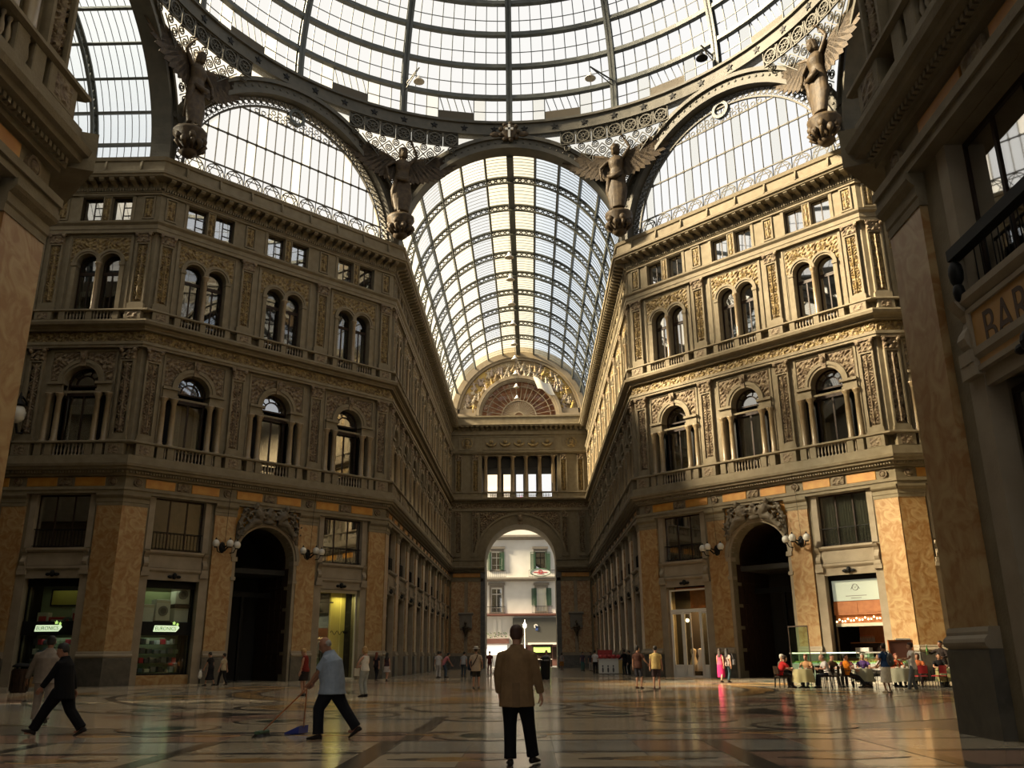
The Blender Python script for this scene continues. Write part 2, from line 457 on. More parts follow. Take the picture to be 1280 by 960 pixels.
def pilaster_parts(wall, u, key, hw=0.42):
    """marble pier and the upper pilasters that share one axis (local x = u)"""
    L = (u, 0, 0)
    W_ = wall['length']; ml, mr = wall['m0'], wall['m1']
    lo_, hi_ = -.66, .66; m0_ = m1_ = 0
    if u < 1 and ml: lo_, m0_ = -u, ml
    if W_ - u < 1 and mr: hi_, m1_ = W_ - u, mr
    e0_, e1_ = (0 if m0_ else .05), (0 if m1_ else .05)
    kk = '%.2f%.2f' % (lo_, hi_)
    pr = part('pier' + kk, 'marble_pier', lambda b: b.band(lo_, hi_, [(.05, 1.75), (-.15, 1.75), (-.15, 9.45), (.05, 9.45)], m0_, m1_), 'marble', wall, L)
    part('pierbase' + kk, 'pier_base', lambda b: b.band(lo_ - e0_, hi_ + e1_, [(.05, 0), (-.24, 0), (-.24, 1.36), (-.22, 1.4), (.05, 1.4)], m0_, m1_), 'base', pr)
    part('piermould' + kk, 'base_moulding', lambda b: b.band(lo_ - e0_, hi_ + e1_, [(.05, 1.4), (-.22, 1.4), (-.27, 1.44), (-.29, 1.5), (-.27, 1.56), (-.23, 1.6), (-.21, 1.62), (-.21, 1.67), (-.18, 1.75), (.05, 1.75)], m0_, m1_), 'stone2', pr)
    part('piercap' + kk, 'pier_capital', lambda b: b.band(lo_ - e0_, hi_ + e1_, [(.05, 9.45), (-.17, 9.45), (-.17, 9.62), (-.2, 9.66), (-.2, 9.86), (-.3, 9.95), (-.34, 10.02), (-.34, 10.14), (.05, 10.14)], m0_, m1_), 'stone', pr)
    # first floor pilaster
    p1 = part('pil1', 'pilaster', lambda b: (b.frame(-hw, hw, 13.42, 17.95, -.22, .02, .1), b.box(-hw + .1, hw - .1, -.12, .02, 13.5, 17.9),
              b.box(-hw - .1, hw + .1, -.3, .02, 13.08, 13.22), b.box(-hw - .05, hw + .05, -.26, .02, 13.22, 13.42)), 'stone', wall, L)
    part('pil1r', 'relief_panel', lambda b: b.relief(-hw + .12, hw - .12, 13.6, 17.8, -.12, .12, 0), 'relief', p1)
    part('pil1c', 'capital', lambda b: (b.relief(-hw, hw, 17.95, 18.6, -.24, .12, 2, step=.05), b.box(-hw, hw, -.24, .02, 17.95, 18.6),
              b.ball((-hw + .02, -.3, 18.5), .12, .1, .12), b.ball((hw - .02, -.3, 18.5), .12, .1, .12), b.box(-hw - .12, hw + .12, -.34, .02, 18.6, 18.7)), 'relief', p1)
    # second floor pilaster
    p2 = part('pil2', 'pilaster', lambda b: (b.frame(-hw, hw, 21.45, 25.45, -.2, .02, .1), b.box(-hw + .1, hw - .1, -.1, .02, 21.5, 25.4),
              b.box(-hw - .08, hw + .08, -.26, .02, 21.05, 21.45)), 'stone', wall, L)
    part('pil2r', 'relief_panel', lambda b: b.relief(-hw + .12, hw - .12, 21.65, 25.3, -.1, .12, 0), 'gold', p2)
    part('pil2c', 'capital', lambda b: (b.relief(-hw, hw, 25.45, 26.0, -.22, .1, 2, step=.05), b.box(-hw, hw, -.22, .02, 25.45, 26.0),
              b.ball((-hw + .02, -.26, 25.92), .11, .09, .11), b.ball((hw - .02, -.26, 25.92), .11, .09, .11), b.box(-hw - .1, hw + .1, -.3, .02, 26.0, 26.1)), 'relief', p2)
    # pedestals in the two balustrades, attic panel
    d1 = part('ped1', 'pedestal', lambda b: b.bevbox(-.52, .52, -.48, .02, 12.25, 12.92, .02), 'stone', wall, L)
    part('ped1r', 'relief_panel', lambda b: b.relief(-.32, .32, 12.32, 12.85, -.485, .05, 2, step=.05), 'relief', d1)
    d2 = part('ped2', 'pedestal', lambda b: b.bevbox(-.5, .5, -.42, .02, 20.4, 20.92, .02), 'stone', wall, L)
    part('ped2r', 'relief_panel', lambda b: b.relief(-.3, .3, 20.46, 20.86, -.425, .05, 2, step=.05), 'relief', d2)
    d3 = part('att', 'attic_panel', lambda b: (b.frame(-.36, .36, 27.1, 28.65, -.1, .02, .09)), 'stone', wall, L)
    part('attr', 'relief_panel', lambda b: b.relief(-.24, .24, 27.25, 28.5, -.02, .1, 0, step=.05), 'gold', d3)
    # roundel in the frieze
    part('roundel', 'roundel', lambda b: (b.ball((0, -.12, 10.8), .16, .1, .16), b.ring(0, 10.8, .17, .24, -.16, 0, 0, 2 * pi, 16)), 'relief', wall, L)

WINS = {}
def bay_parts(wall, u, kind, mwbase):
    nm_, ui_ = wall.name, round(u, 1)
    dim = 'left' in nm_; dk_ = 'd' if dim else ''
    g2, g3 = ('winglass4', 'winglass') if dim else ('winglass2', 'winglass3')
    L = (u, 0, 0)
    at = mwbase @ MX.Translation((u, 0, 0))
    # frieze panels of the ground entablature
    for x in (-1.35, 1.35):
        part('friezep%g' % x, 'frieze_panel', lambda b: b.bevbox(x - .85, x + .85, -.1, .02, 10.55, 11.06, .02), 'orange', wall, L)
    part('cartouche', 'cartouche', lambda b: (b.box(-.36, .36, -.14, .02, 10.58, 11.03), b.relief(-.34, .34, 10.6, 11.0, -.14, .08, 2, step=.05)), 'relief', wall, L)
    if kind != 'portal':
        # jambs, panel with scroll consoles between shop and mezzanine
        for sx in (-1, 1):
            part('jamb%d' % sx, 'jamb_strip', lambda b: (b.box(sx * 1.75 - .25, sx * 1.75 + .25, -.06, .3, 0, 5.75), b.box(sx * 1.66 - .17, sx * 1.66 + .17, -.05, .3, 7.2, 10.12)), 'stone2', wall, L)
            part('jcap%d' % sx, 'console', lambda b: (scroll_console(b, sx * 1.7, -.05, 6.2, 7.1, .26, .26), b.box(sx * 1.7 - .2, sx * 1.7 + .2, -.22, .1, 5.98, 6.2), b.box(sx * 1.7 - .24, sx * 1.7 + .24, -.2, .1, 5.75, 5.98)), 'stone2', wall, L)
        part('sillp', 'sill_panel', lambda b: (b.band(-1.58, 1.58, [(.1, 6.95), (-.12, 6.95), (-.22, 7.05), (-.22, 7.17), (.1, 7.17)]), b.bevbox(-1.56, 1.56, -.06, .1, 6.2, 6.95, .03),
             b.band(-1.56, 1.56, [(.1, 5.98), (-.08, 5.98), (-.16, 6.08), (-.16, 6.2), (.1, 6.2)])), 'stone2', wall, L)
        part('lintl', 'lintel', lambda b: b.box(-1.52, 1.52, -.04, .1, 5.55, 5.98), 'stone2', wall, L)
        part('keyorn', 'lintel_ornament', lambda b: (b.ball((0, -.12, 5.8), .14, .12, .18), b.ball((-.24, -.1, 5.76), .16, .08, .09), b.ball((.24, -.1, 5.76), .16, .08, .09)), 'black', wall, L)
        w = window(at); WINS[nm_, ui_, 'mezz'] = w
        part('mezf', 'frame', lambda b: (b.frame(-1.52, 1.52, 7.17, 10.12, .28, .36, .09), b.box(-.55, -.47, .28, .36, 7.2, 10.1), b.box(.47, .55, .28, .36, 7.2, 10.1)), 'brown', w)
        for i, (xa, xb) in enumerate(((-1.43, -.55), (-.47, .47), (.55, 1.43))):
            part('mezp%d' % i, 'pane', lambda b: b.box(xa, xb, .31, .33, 7.26, 10.03), 'winglass', w)
        part('mezr', 'railing', lambda b: (b.beam((-1.5, .1, 8.2), (1.5, .1, 8.2), .04), b.beam((-1.5, .1, 7.3), (1.5, .1, 7.3), .03), [b.beam((x / 5 - 1.4, .1, 7.2), (x / 5 - 1.4, .1, 8.2), .018) for x in range(15)]), 'black', w)
    # dentil row
    for z, p, key in ((11.25, .34, 'dent1'),):
        pass
    # ---- first floor
    part('f1frame', 'panel_frame', lambda b: (b.frame(-1.98, 1.98, 16.0, 18.62, -.06, .02, .12), b.box(-1.98, -1.86, -.06, .02, 13.08, 16.0), b.box(1.86, 1.98, -.06, .02, 13.08, 16.0)), 'stone', wall, L)
    for sx in (-1, 1):
        part('f1sp%d' % sx, 'spandrel_relief', lambda b: b.relief(min(sx * .12, sx * 1.82), max(sx * .12, sx * 1.82), 16.75, 18.45, -.01, .11, 2, lambda x, z: x * x + (z - 16.65) ** 2 > 1.4 ** 2), 'relief', wall, L)
    part('f1arch', 'arch_surround', lambda b: (b.ring(0, 16.65, 1.0, 1.16, -.1, .3, 0, pi, 20), b.ring(0, 16.65, 1.16, 1.36, -.16, .1, 0, pi, 20)), 'stone', wall, L)
    part('f1key', 'keystone', lambda b: (b.add([(-.13, -.18, 17.6), (.13, -.18, 17.6), (.2, -.26, 18.5), (-.2, -.26, 18.5), (-.13, .1, 17.6), (.13, .1, 17.6), (.2, .1, 18.5), (-.2, .1, 18.5)],
             [(0, 1, 2, 3), (1, 5, 6, 2), (4, 0, 3, 7), (3, 2, 6, 7), (0, 4, 5, 1)]), b.ball((0, -.26, 18.15), .13, .1, .2)), 'relief', wall, L)
    for sx in (-1, 1):
        part('f1imp%d' % sx, 'impost', lambda b: (b.box(min(sx * .95, sx * 1.88), max(sx * .95, sx * 1.88), -.2, .3, 15.98, 16.2), b.box(min(sx * 1.0, sx * 1.86), max(sx * 1.0, sx * 1.86), -.14, .3, 16.2, 16.5), b.box(min(sx * .9, sx * 1.9), max(sx * .9, sx * 1.9), -.26, .3, 16.5, 16.65)), 'stone', wall, L)
        for x in (1.12, 1.74):
            part('f1col', 'column', lambda b: col_mesh(b, 13.08, 15.98, .165), 'colm', wall, (u + sx * x, -.06, 0), smooth=True)
    # balustrade of the first floor
    part('b1p', 'baluster_pier', lambda b: [b.bevbox(x - .2, x + .2, -.46, .02, 12.25, 12.92, .02) for x in (-1.74, -1.14, 1.14, 1.74)], 'stone', wall, L)
    part('b1b', 'balusters', lambda b: (balusters(b, -.94, .94, -.34, 12.25, 12.92, .21), balusters(b, -1.54, -1.34, -.34, 12.25, 12.92), balusters(b, 1.34, 1.54, -.34, 12.25, 12.92)), 'stone2', wall, L, smooth=True, kind='stuff')
    w = window(at); WINS[nm_, ui_, 'f1'] = w
    part('w1f', 'frame', lambda b: (b.frame(-1.0, 1.0, 12.3, 16.2, .5, .6, .1), b.box(-1.0, 1.0, .46, .6, 15.95, 16.2), b.box(-.05, .05, .5, .6, 12.3, 15.95), b.ring(0, 16.65, .9, 1.0, .5, .6), b.box(-1, -.9, .5, .6, 16.2, 16.65), b.box(.9, 1, .5, .6, 16.2, 16.65),
         b.ring(0, 16.65, .5, .58, .5, .6), b.box(-1, 1, .5, .6, 16.5, 16.6), [b.beam((.58 * cos(t), .55, 16.65 + .58 * sin(t)), (.92 * cos(t), .55, 16.65 + .92 * sin(t)), .06) for t in (.6, 1.2, 1.94, 2.54)]), 'brown', w)
    part('w1p', 'pane', lambda b: b.box(-.9, -.05, .54, .56, 12.4, 15.95), 'winglass', w)
    part('w1q', 'pane', lambda b: b.box(.05, .9, .54, .56, 12.4, 15.95), 'winglass', w)
    part('w1t', 'pane', lambda b: b.disc(0, 16.6, .95, .55, 16, 0, pi), 'winglass', w)
    for sx in (-1, 1):
        part('w1s%d' % sx, 'side_gap_sheet', lambda b: b.box(min(sx * 1.05, sx * 1.6), max(sx * 1.05, sx * 1.6), .3, .34, 12.3, 15.95), 'black', w)  # black sheet standing in for the shade in the gap between columns
    # ---- second floor
    part('f2frame', 'panel_frame', lambda b: (b.frame(-1.98, 1.98, 21.06, 26.08, -.07, .02, .13), b.frame(-1.84, 1.84, 21.06, 25.94, -.03, .02, .06)), 'stone', wall, L)
    part('f2sp', 'spandrel_relief', lambda b: b.relief(-1.78, 1.78, 24.3, 25.85, -.01, .1, 2, lambda x, z: (abs(x) - .72) ** 2 + (z - 24.2) ** 2 > .86 ** 2), 'gold', wall, L)
    for sx in (-1, 1):
        part('f2arch%d' % sx, 'arch_surround', lambda b: (b.ring(sx * .72, 24.2, .62, .74, -.08, .3, 0, pi, 16), b.ring(sx * .72, 24.2, .74, .88, -.14, .1, 0, pi, 16), b.box(sx * 1.46 - .13, sx * 1.46 + .13, -.12, .3, 21.06, 24.0), b.box(sx * 1.46 - .17, sx * 1.46 + .17, -.17, .3, 24.0, 24.2)), 'stone', wall, L)
    part('f2col', 'column', lambda b: col_mesh(b, 21.06, 24.2, .14), 'colm', wall, (u, -.04, 0), smooth=True)
    part('b2p', 'baluster_pier', lambda b: [b.bevbox(x - .18, x + .18, -.4, .02, 20.4, 20.92, .02) for x in (-1.6, 0, 1.6)], 'stone', wall, L)
    part('b2b', 'balusters', lambda b: (balusters(b, -1.4, -.2, -.3, 20.4, 20.92, .19), balusters(b, .2, 1.4, -.3, 20.4, 20.92, .19)), 'stone2', wall, L, smooth=True, kind='stuff')
    for sx in (-.72, .72):
        w = window(mwbase @ MX.Translation((u + sx, 0, 0))); WINS[nm_, ui_, 'f2%d' % (sx > 0)] = w
        part('w2f', 'frame', lambda b: (b.frame(-.62, .62, 20.45, 23.7, .42, .5, .08), b.box(-.62, .62, .4, .5, 23.55, 23.75), b.box(-.04, .04, .42, .5, 20.5, 23.6), b.ring(0, 24.2, .54, .62, .42, .5, 0, pi, 14), b.box(-.62, -.54, .42, .5, 23.7, 24.2), b.box(.54, .62, .42, .5, 23.7, 24.2)), 'brown', w)
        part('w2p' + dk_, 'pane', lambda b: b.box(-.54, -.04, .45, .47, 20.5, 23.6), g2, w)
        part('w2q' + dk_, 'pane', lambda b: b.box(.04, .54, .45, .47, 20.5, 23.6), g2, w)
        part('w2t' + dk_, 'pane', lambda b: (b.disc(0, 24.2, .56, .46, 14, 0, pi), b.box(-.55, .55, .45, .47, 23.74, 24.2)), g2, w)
    # ---- attic
    part('f3pan', 'attic_panel', lambda b: b.relief(-.18, .18, 27.05, 28.6, -.02, .1, 0, step=.05), 'gold', wall, L)
    part('f3fr', 'attic_frame', lambda b: (b.frame(-.26, .26, 26.97, 28.68, -.06, .02, .07), b.box(-1.75, -1.55, -.06, .3, 26.97, 28.68), b.box(1.55, 1.75, -.06, .3, 26.97, 28.68), b.box(-1.8, 1.8, -.08, .02, 28.66, 28.74)), 'stone', wall, L)
    for sx in (-.9, .9):
        w = window(mwbase @ MX.Translation((u + sx, 0, 0)))
        part('w3f', 'frame', lambda b: (b.frame(-.65, .65, 26.97, 28.68, .28, .36, .055), b.box(-.03, .03, .28, .36, 27.0, 28.65)), 'brown', w)
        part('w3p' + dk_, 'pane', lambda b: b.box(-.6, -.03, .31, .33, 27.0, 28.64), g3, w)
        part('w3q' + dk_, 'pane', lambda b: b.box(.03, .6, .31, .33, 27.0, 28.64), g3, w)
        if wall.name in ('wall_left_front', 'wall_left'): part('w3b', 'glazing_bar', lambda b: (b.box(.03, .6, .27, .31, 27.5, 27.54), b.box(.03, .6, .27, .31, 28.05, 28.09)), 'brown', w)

def facade(name, p0, p1, bays, pils, m0=.414, m1=.414, depth=4.5, corbel_step=.62):
    mw = wall_mx(p0, p1)
    W = (V(p1) - V(p0)).length
    b = MB()
    edges = [0.0]
    for i in range(len(bays) - 1):
        edges.append((bays[i][0] + bays[i + 1][0]) / 2)
    edges.append(W)
    for i, (u, k) in enumerate(bays):
        c = MB(); bay_masonry(c, k, u - edges[i], edges[i + 1] - u)
        b.add([(x + u, y, z) for x, y, z in c.v], c.f)
    wall = link(name, b.mesh(name, 'stone'), mw=mw, kind='structure', length=W, m0=m0, m1=m1)
    # backing: floors, rear wall, roof
    e0, e1 = -.0, W
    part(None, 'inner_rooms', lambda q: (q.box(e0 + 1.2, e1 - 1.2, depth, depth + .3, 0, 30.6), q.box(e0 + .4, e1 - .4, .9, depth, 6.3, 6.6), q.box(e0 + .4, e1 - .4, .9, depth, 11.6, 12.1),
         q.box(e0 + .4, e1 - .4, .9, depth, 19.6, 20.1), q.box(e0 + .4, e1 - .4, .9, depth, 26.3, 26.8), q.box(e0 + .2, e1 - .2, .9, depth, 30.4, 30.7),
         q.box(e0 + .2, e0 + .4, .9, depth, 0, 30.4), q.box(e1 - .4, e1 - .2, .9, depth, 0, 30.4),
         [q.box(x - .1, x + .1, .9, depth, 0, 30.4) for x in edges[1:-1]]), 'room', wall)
    # continuous mouldings
    def B(q, z0, z1, p): q.sweepbox(0, W, p, z0, z1, m0, m1, .02)
    part(None, 'architrave', lambda q: (B(q, 10.14, 10.32, .3), B(q, 10.32, 10.5, .36), B(q, 10.5, 11.12, .06), B(q, 11.12, 11.25, .22)), 'stone', wall)
    part(None, 'cornice', lambda q: (q.band(0, W, [(.02, 11.25), (-.3, 11.25), (-.34, 11.4), (-.55, 11.44), (-.58, 11.56), (-.68, 11.6), (-.72, 11.75), (-.5, 11.8), (-.48, 12.25), (.02, 12.25)], m0, m1)), 'stone', wall)
    part(None, 'handrail', lambda q: q.band(0, W, [(.02, 12.92), (-.46, 12.92), (-.56, 12.97), (-.56, 13.05), (-.5, 13.08), (.02, 13.08)], m0, m1), 'stone', wall)
    part(None, 'architrave', lambda q: (B(q, 18.7, 18.85, .3), B(q, 18.85, 19.03, .36), B(q, 19.74, 19.86, .3)), 'stone', wall)
    part(None, 'cornice', lambda q: q.band(0, W, [(.02, 19.86), (-.34, 19.86), (-.4, 19.98), (-.66, 20.02), (-.72, 20.18), (-.44, 20.22), (-.42, 20.4), (.02, 20.4)], m0, m1), 'stone', wall)
    part(None, 'handrail', lambda q: q.band(0, W, [(.02, 20.92), (-.4, 20.92), (-.48, 20.95), (-.48, 21.02), (-.42, 21.06), (.02, 21.06)], m0, m1), 'stone', wall)
    part(None, 'string_course', lambda q: (B(q, 26.1, 26.32, .26), B(q, 26.32, 26.6, .3), q.band(0, W, [(.02, 26.6), (-.32, 26.6), (-.44, 26.72), (-.46, 26.84), (-.1, 26.95), (.02, 26.95)], m0, m1)), 'stone', wall)
    part(None, 'architrave', lambda q: (B(q, 28.72, 28.88, .14), B(q, 28.88, 28.94, .2), B(q, 29.14, 29.55, .18)), 'stone', wall)
    part(None, 'cornice', lambda q: q.band(0, W, [(.4, 29.55), (-.98, 29.55), (-1.02, 29.66), (-1.12, 29.7), (-1.14, 29.84), (-.96, 29.88), (-.94, 30.02), (-.78, 30.08), (-.76, 30.66), (-.86, 30.7), (-.92, 30.92), (-.5, 30.95), (.9, 30.95), (.9, 30.6)], m0, m1), 'stone', wall)
    n = int(W / .16)
    part('dent%g' % W, 'dentils', lambda q: [q.box((i + .2) * W / n, (i + .8) * W / n, -.28, .02, 28.95, 29.13) for i in range(n)], 'stone', wall, kind='stuff')
    part('dentl%g' % W, 'dentils', lambda q: [q.box((i + .2) * W / n, (i + .8) * W / n, -.42, .02, 11.27, 11.39) for i in range(n)], 'stone', wall, kind='stuff')
    n = int(W / corbel_step)
    for i in range(n):
        part('corbel', 'corbel', lambda q: q.band(-.14, .14, [(.02, 29.14), (-.2, 29.14), (-.34, 29.28), (-.52, 29.32), (-.8, 29.36), (-.92, 29.46), (-.92, 29.55), (.02, 29.55)]), 'stone', wall, ((i + .5) * W / n, 0, 0))
    n = max(1, int(W / 2.0))
    for i in range(n):
        part('gutterlug', 'gutter_bracket', lambda q: q.band(-.06, .06, [(-.7, 30.02), (-.98, 30.02), (-.98, 30.2), (-.84, 30.7), (-.7, 30.7)]), 'stone', wall, ((i + .5) * W / n, 0, 0))
    for i, (u, k) in enumerate(bays):
        a, c = edges[i], edges[i + 1]
        part('fz%g_%g' % (a - u, c - u), 'frieze_relief', lambda q: q.relief(a - u, c - u, 19.05, 19.73, -.04, .1, 1, step=.06), 'gold', wall, (u, 0, 0))
        bay_parts(wall, u, k, mw)
    for u in pils:
        pilaster_parts(wall, u, 'p')
    return wall, mw

D3 = [(3.3, 'shop'), (S, 'portal'), (W8 - 3.3, 'shop')]
P4 = [.68, 6.02, W8 - 6.02, W8 - .68]
LA = 48.7
wall_R, MW_R = facade('wall_right_front', (S, A), (A, S), D3, P4)
wall_L, MW_L = facade('wall_left_front', (-A, S), (-S, A), D3, P4)
AB = [(3.3 + 5.4125 * i, 'shop') for i in range(9)]
wall_AL, MW_AL = facade('wall_arm_left', (-S, A), (-S, A + LA), AB, [.68] + [6.0 + 5.4125 * i for i in range(8)] + [LA - .68], .414, 0)
ABr = [(LA - u, k) for u, k in AB][::-1]
wall_AR, MW_AR = facade('wall_arm_right', (S, A + LA), (S, A), ABr, [LA - u for u in [.68] + [6.0 + 5.4125 * i for i in range(8)] + [LA - .68]], 0, .414)
SBN, SPN = [(3.85 + 5.4125 * i, 'shop') for i in range(3)], [.68, 6.6, 11.97, 17.6 - .68]
SB, SP, LS = [(3.3 + 5.4125 * i, 'shop') for i in range(3)], [.68, 6.0, 11.42, 16.83], 17.6
wall_RR, MW_RR = facade('wall_right', (A, S), (A + LS, S), SB, SP, .414, 0)
wall_LL, MW_LL = facade('wall_left', (-A - LS, S), (-A, S), [(LS - u, k) for u, k in SB][::-1], [LS - u for u in SP], 0, .414)
wall_NR, MW_NR = facade('wall_near_right', (S, -A - 1), (S, -A - 1 - LS), SBN, SPN, .414, 0)
wall_NL, MW_NL = facade('wall_near_left', (-S, -A - 1.4 - LS), (-S, -A - 1.4), [(LS - u, k) for u, k in SB][::-1], [LS - u for u in SP], 0, .414)
# the two diagonal walls beside the camera and the side-arm walls nearer than the crossing: plain shells, seen edge-on only
def plain_wall(name, p0, p1):
    mw = wall_mx(p0, p1); W = (V(p1) - V(p0)).length
    b = MB()
    b.box(0, W, 0, .9, 0, 30.7); b.sweepbox(0, W, 1.14, 29.6, 30.95, .414, .414, .9); b.sweepbox(0, W, .8, 11.3, 12.2, .414, .414, .02); b.sweepbox(0, W, .5, 19.9, 20.9, .414, .414, .02)
    return link(name, b.mesh(name, 'stone'), mw=mw, kind='structure')
plain_wall('wall_near_right_diagonal', (A, -S - 1), (S, -A - 1))
plain_wall('wall_near_left_diagonal', (-S, -A - 1.4), (-A, -S - 1))
plain_wall('wall_near_right_back', (S, -A - 1 - LS), (S, -72))
plain_wall('wall_near_left_back', (-S, -72), (-S, -A - 1.4 - LS))
plain_wall('wall_right_arm_near', (A + LS, -S), (A, -S))
plain_wall('wall_left_arm_near', (-A, -S), (-A - LS, -S))
# ------------------------------------------------------------------ great arches, lunettes, dome, vaults
Z0 = 31.0
def face_mx(k):
    """frame of octagon side k: x along the side (centred), y outward, z up; k=0 is the far side"""
    t = -k * pi / 4
    return MX.Rotation(t, 4, 'Z') @ MX.Translation((0, A, 0))
ceil = empty('ceiling', kind='structure')
def cpart(key, name, fn, m, mw=None, smooth=False, **kw):
    o = part(key, name, fn, m, ceil, smooth=smooth, **kw)
    if mw is not None: o.matrix_local = mw
    return o
def big_arch(b):
    b.ring(0, Z0, 8.45, 8.75, -.35, .9, 0, pi, 48)
    b.ring(0, Z0, 8.75, 9.3, -.2, .7, rad(8), rad(172), 48)
    b.ring(0, Z0, 9.3, 9.6, -.4, .7, rad(20), rad(160), 44)
def arch_studs(b):
    for i in range(41):
        t = rad(20 + 140 * i / 40)
        b.ball((9.02 * cos(t), -.22, Z0 + 9.02 * sin(t)), .1, .06, .1, 6, 4)
for k in range(8):
    o = cpart('bigarch', 'great_arch', big_arch, 'iron2', face_mx(k))
    part('bigarch_s', 'rosette_row', arch_studs, 'iron2', o, kind='stuff')

def star6(b, cx, cz, r, y, w=.05):
    for q in (0, 1):
        pts = [(cx + r * cos(pi / 2 + q * pi + 2 * pi * i / 3), y, cz + r * sin(pi / 2 + q * pi + 2 * pi * i / 3)) for i in range(3)]
        for i in range(3): b.beam(pts[i], pts[(i + 1) % 3], w, w, (0, 1, 0))
    b.ring(cx, cz, r * .93, r * 1.03, y - w / 2, y + w / 2, 0, 2 * pi, 14)
def lun_x(z): return sqrt(max(0, 7.75 ** 2 - (z - Z0) ** 2))
def lunette(k, diag_id):
    NWIN[0] += 1
    root = empty('window_%d' % NWIN[0], kind='structure')
    root.matrix_world = face_mx(k)
    y = .35
    rows = [Z0 + .1, 32.55, 35.1, 37.55]
    def frame(b):
        b.ring(0, Z0, 7.7, 7.82, y - .1, y + .1, 0, pi, 48); b.ring(0, Z0, 8.36, 8.5, y - .1, y + .1, 0, pi, 48)
        for z in rows:
            x = lun_x(z); b.beam((-x, y, z), (x, y, z), .09, .09)
    part('lunframe', 'frame', frame, 'iron2', root)
    def openwork(b):
        n = 54
        for i in range(n):
            t = pi * (i + .5) / n; c = (8.1 * cos(t), Z0 + 8.1 * sin(t))
            b.ring(c[0], c[1], .15, .2, y - .04, y + .04, 0, 2 * pi, 8)
            t2 = pi * i / n
            b.beam((7.8 * cos(t2), y, Z0 + 7.8 * sin(t2)), (8.4 * cos(t2), y, Z0 + 8.4 * sin(t2)), .05)
            b.ring(8.3 * cos(t), Z0 + 8.3 * sin(t), .05, .09, y - .04, y + .04, 0, 2 * pi, 6)
    part('lunopen', 'openwork_border', openwork, 'iron2', root, kind='stuff')
    for i in range(11):
        cx = (i - 5) * 1.38
        if abs(cx) + .5 < lun_x(32.3):
            part('star6', 'star_panel', lambda b: (star6(b, 0, 31.85, .62, y), b.beam((-.69, y, Z0 + .1), (-.69, y, 32.55), .05), b.beam((.69, y, Z0 + .1), (.69, y, 32.55), .05)), 'iron2', root, (cx, 0, 0))
    part('lunrnd', 'roundel', lambda b: (b.ring(0, 38.55, .44, .66, y - .2, y + .1, 0, 2 * pi, 24), star6(b, 0, 38.55, .4, y, .04)), 'steel', root)
    def scrolls(b):
        for j in range(4):
            for i in range(-14, 15):
                x = i * .5 + (.25 if j % 2 else 0); z = 37.8 + j * .38
                if x * x + (z - Z0) ** 2 < 7.5 ** 2 and x * x + (z - 38.55) ** 2 > .55:
                    b.ring(x, z, .14, .19, y - .03, y + .03, 0, 2 * pi, 8)
    part('lunscr', 'scroll_lattice', scrolls, 'iron2', root, kind='stuff')
    nb = 22
    xs = [-7.7 + 15.4 * i / nb for i in range(nb + 1)]
    def bars(b):
        for x in xs[1:-1]:
            zt = Z0 + sqrt(7.75 ** 2 - x * x)
            b.beam((x, y, 32.55), (x, y, zt), .06)
            for z in rows[2:]:
                if z < zt - .3: b.ball((x, y, z), .13, .08, .13, 6, 4)
    part('lunbars', 'glazing_bar', bars, 'iron2', root, kind='stuff')
    # panes: one per bar gap and row
    for r in range(4):
        za, zb = rows[r], (rows[r + 1] if r < 3 else None)
        step = 2 if r in (0, 3) else 1
        for i in range(0, nb, step):
            xa, xb = xs[i], xs[min(nb, i + step)]
            def pn(b, xa=xa, xb=xb, za=za, zb=zb):
                def top(x):
                    t = Z0 + sqrt(max(0, 7.72 ** 2 - x * x)); return t if zb is None else min(t, zb)
                n = 3
                pts = [(xa + (xb - xa) * q / n) for q in range(n + 1)]
                if max(top(p) for p in pts) <= za + .03: return
                vs = [(p, y, za) for p in pts] + [(p, y, max(za, top(p))) for p in pts]
                b.add(vs, [(q, q + 1, n + 2 + q, n + 1 + q) for q in range(n)])
            key = 'lunp%d_%d' % (r, i)
            if key not in CACHE:
                t = MB(); pn(t)
                if not t.v: continue
            part(key, 'pane', pn, 'dustyglass' if (i * 7 + r * 3) % 5 == 0 else 'skyglass', root)
    return root
for k in (1, 7, 3, 5): lunette(k, k)

# star band ring under the dome, and the lattice pendentives
def ang_pt(R, t, z): return (R * cos(t), R * sin(t), z)
def star_band(b):
    n = 96
    prof = [(21.35, 40.72), (21.15, 40.72), (21.15, 40.84), (21.3, 40.86), (21.3, 41.72), (21.12, 41.76), (21.12, 41.95), (21.9, 41.95), (21.9, 40.72)]
    k = len(prof)
    vs = [ang_pt(r, 2 * pi * i / n, z) for i in range(n) for r, z in prof]
    b.add(vs, [(i * k + j, ((i + 1) % n) * k + j, ((i + 1) % n) * k + (j + 1) % k, i * k + (j + 1) % k) for i in range(n) for j in range(k)])
cpart('starband', 'ring_girder', star_band, 'iron2')
def star5(b):
    pts = []
    for i in range(10):
        r = .3 if i % 2 == 0 else .13
        pts.append((r * sin(2 * pi * i / 10), r * cos(2 * pi * i / 10)))
    b.extrude(pts, -.05, .03)
for i in range(56):
    t = 2 * pi * (i + .5) / 56
    if sin(t) > -.35:
        o = cpart('star5', 'iron_star', star5, 'black', MX.Translation(ang_pt(21.28, t, 41.3)) @ MX.Rotation(t - pi / 2, 4, 'Z'))

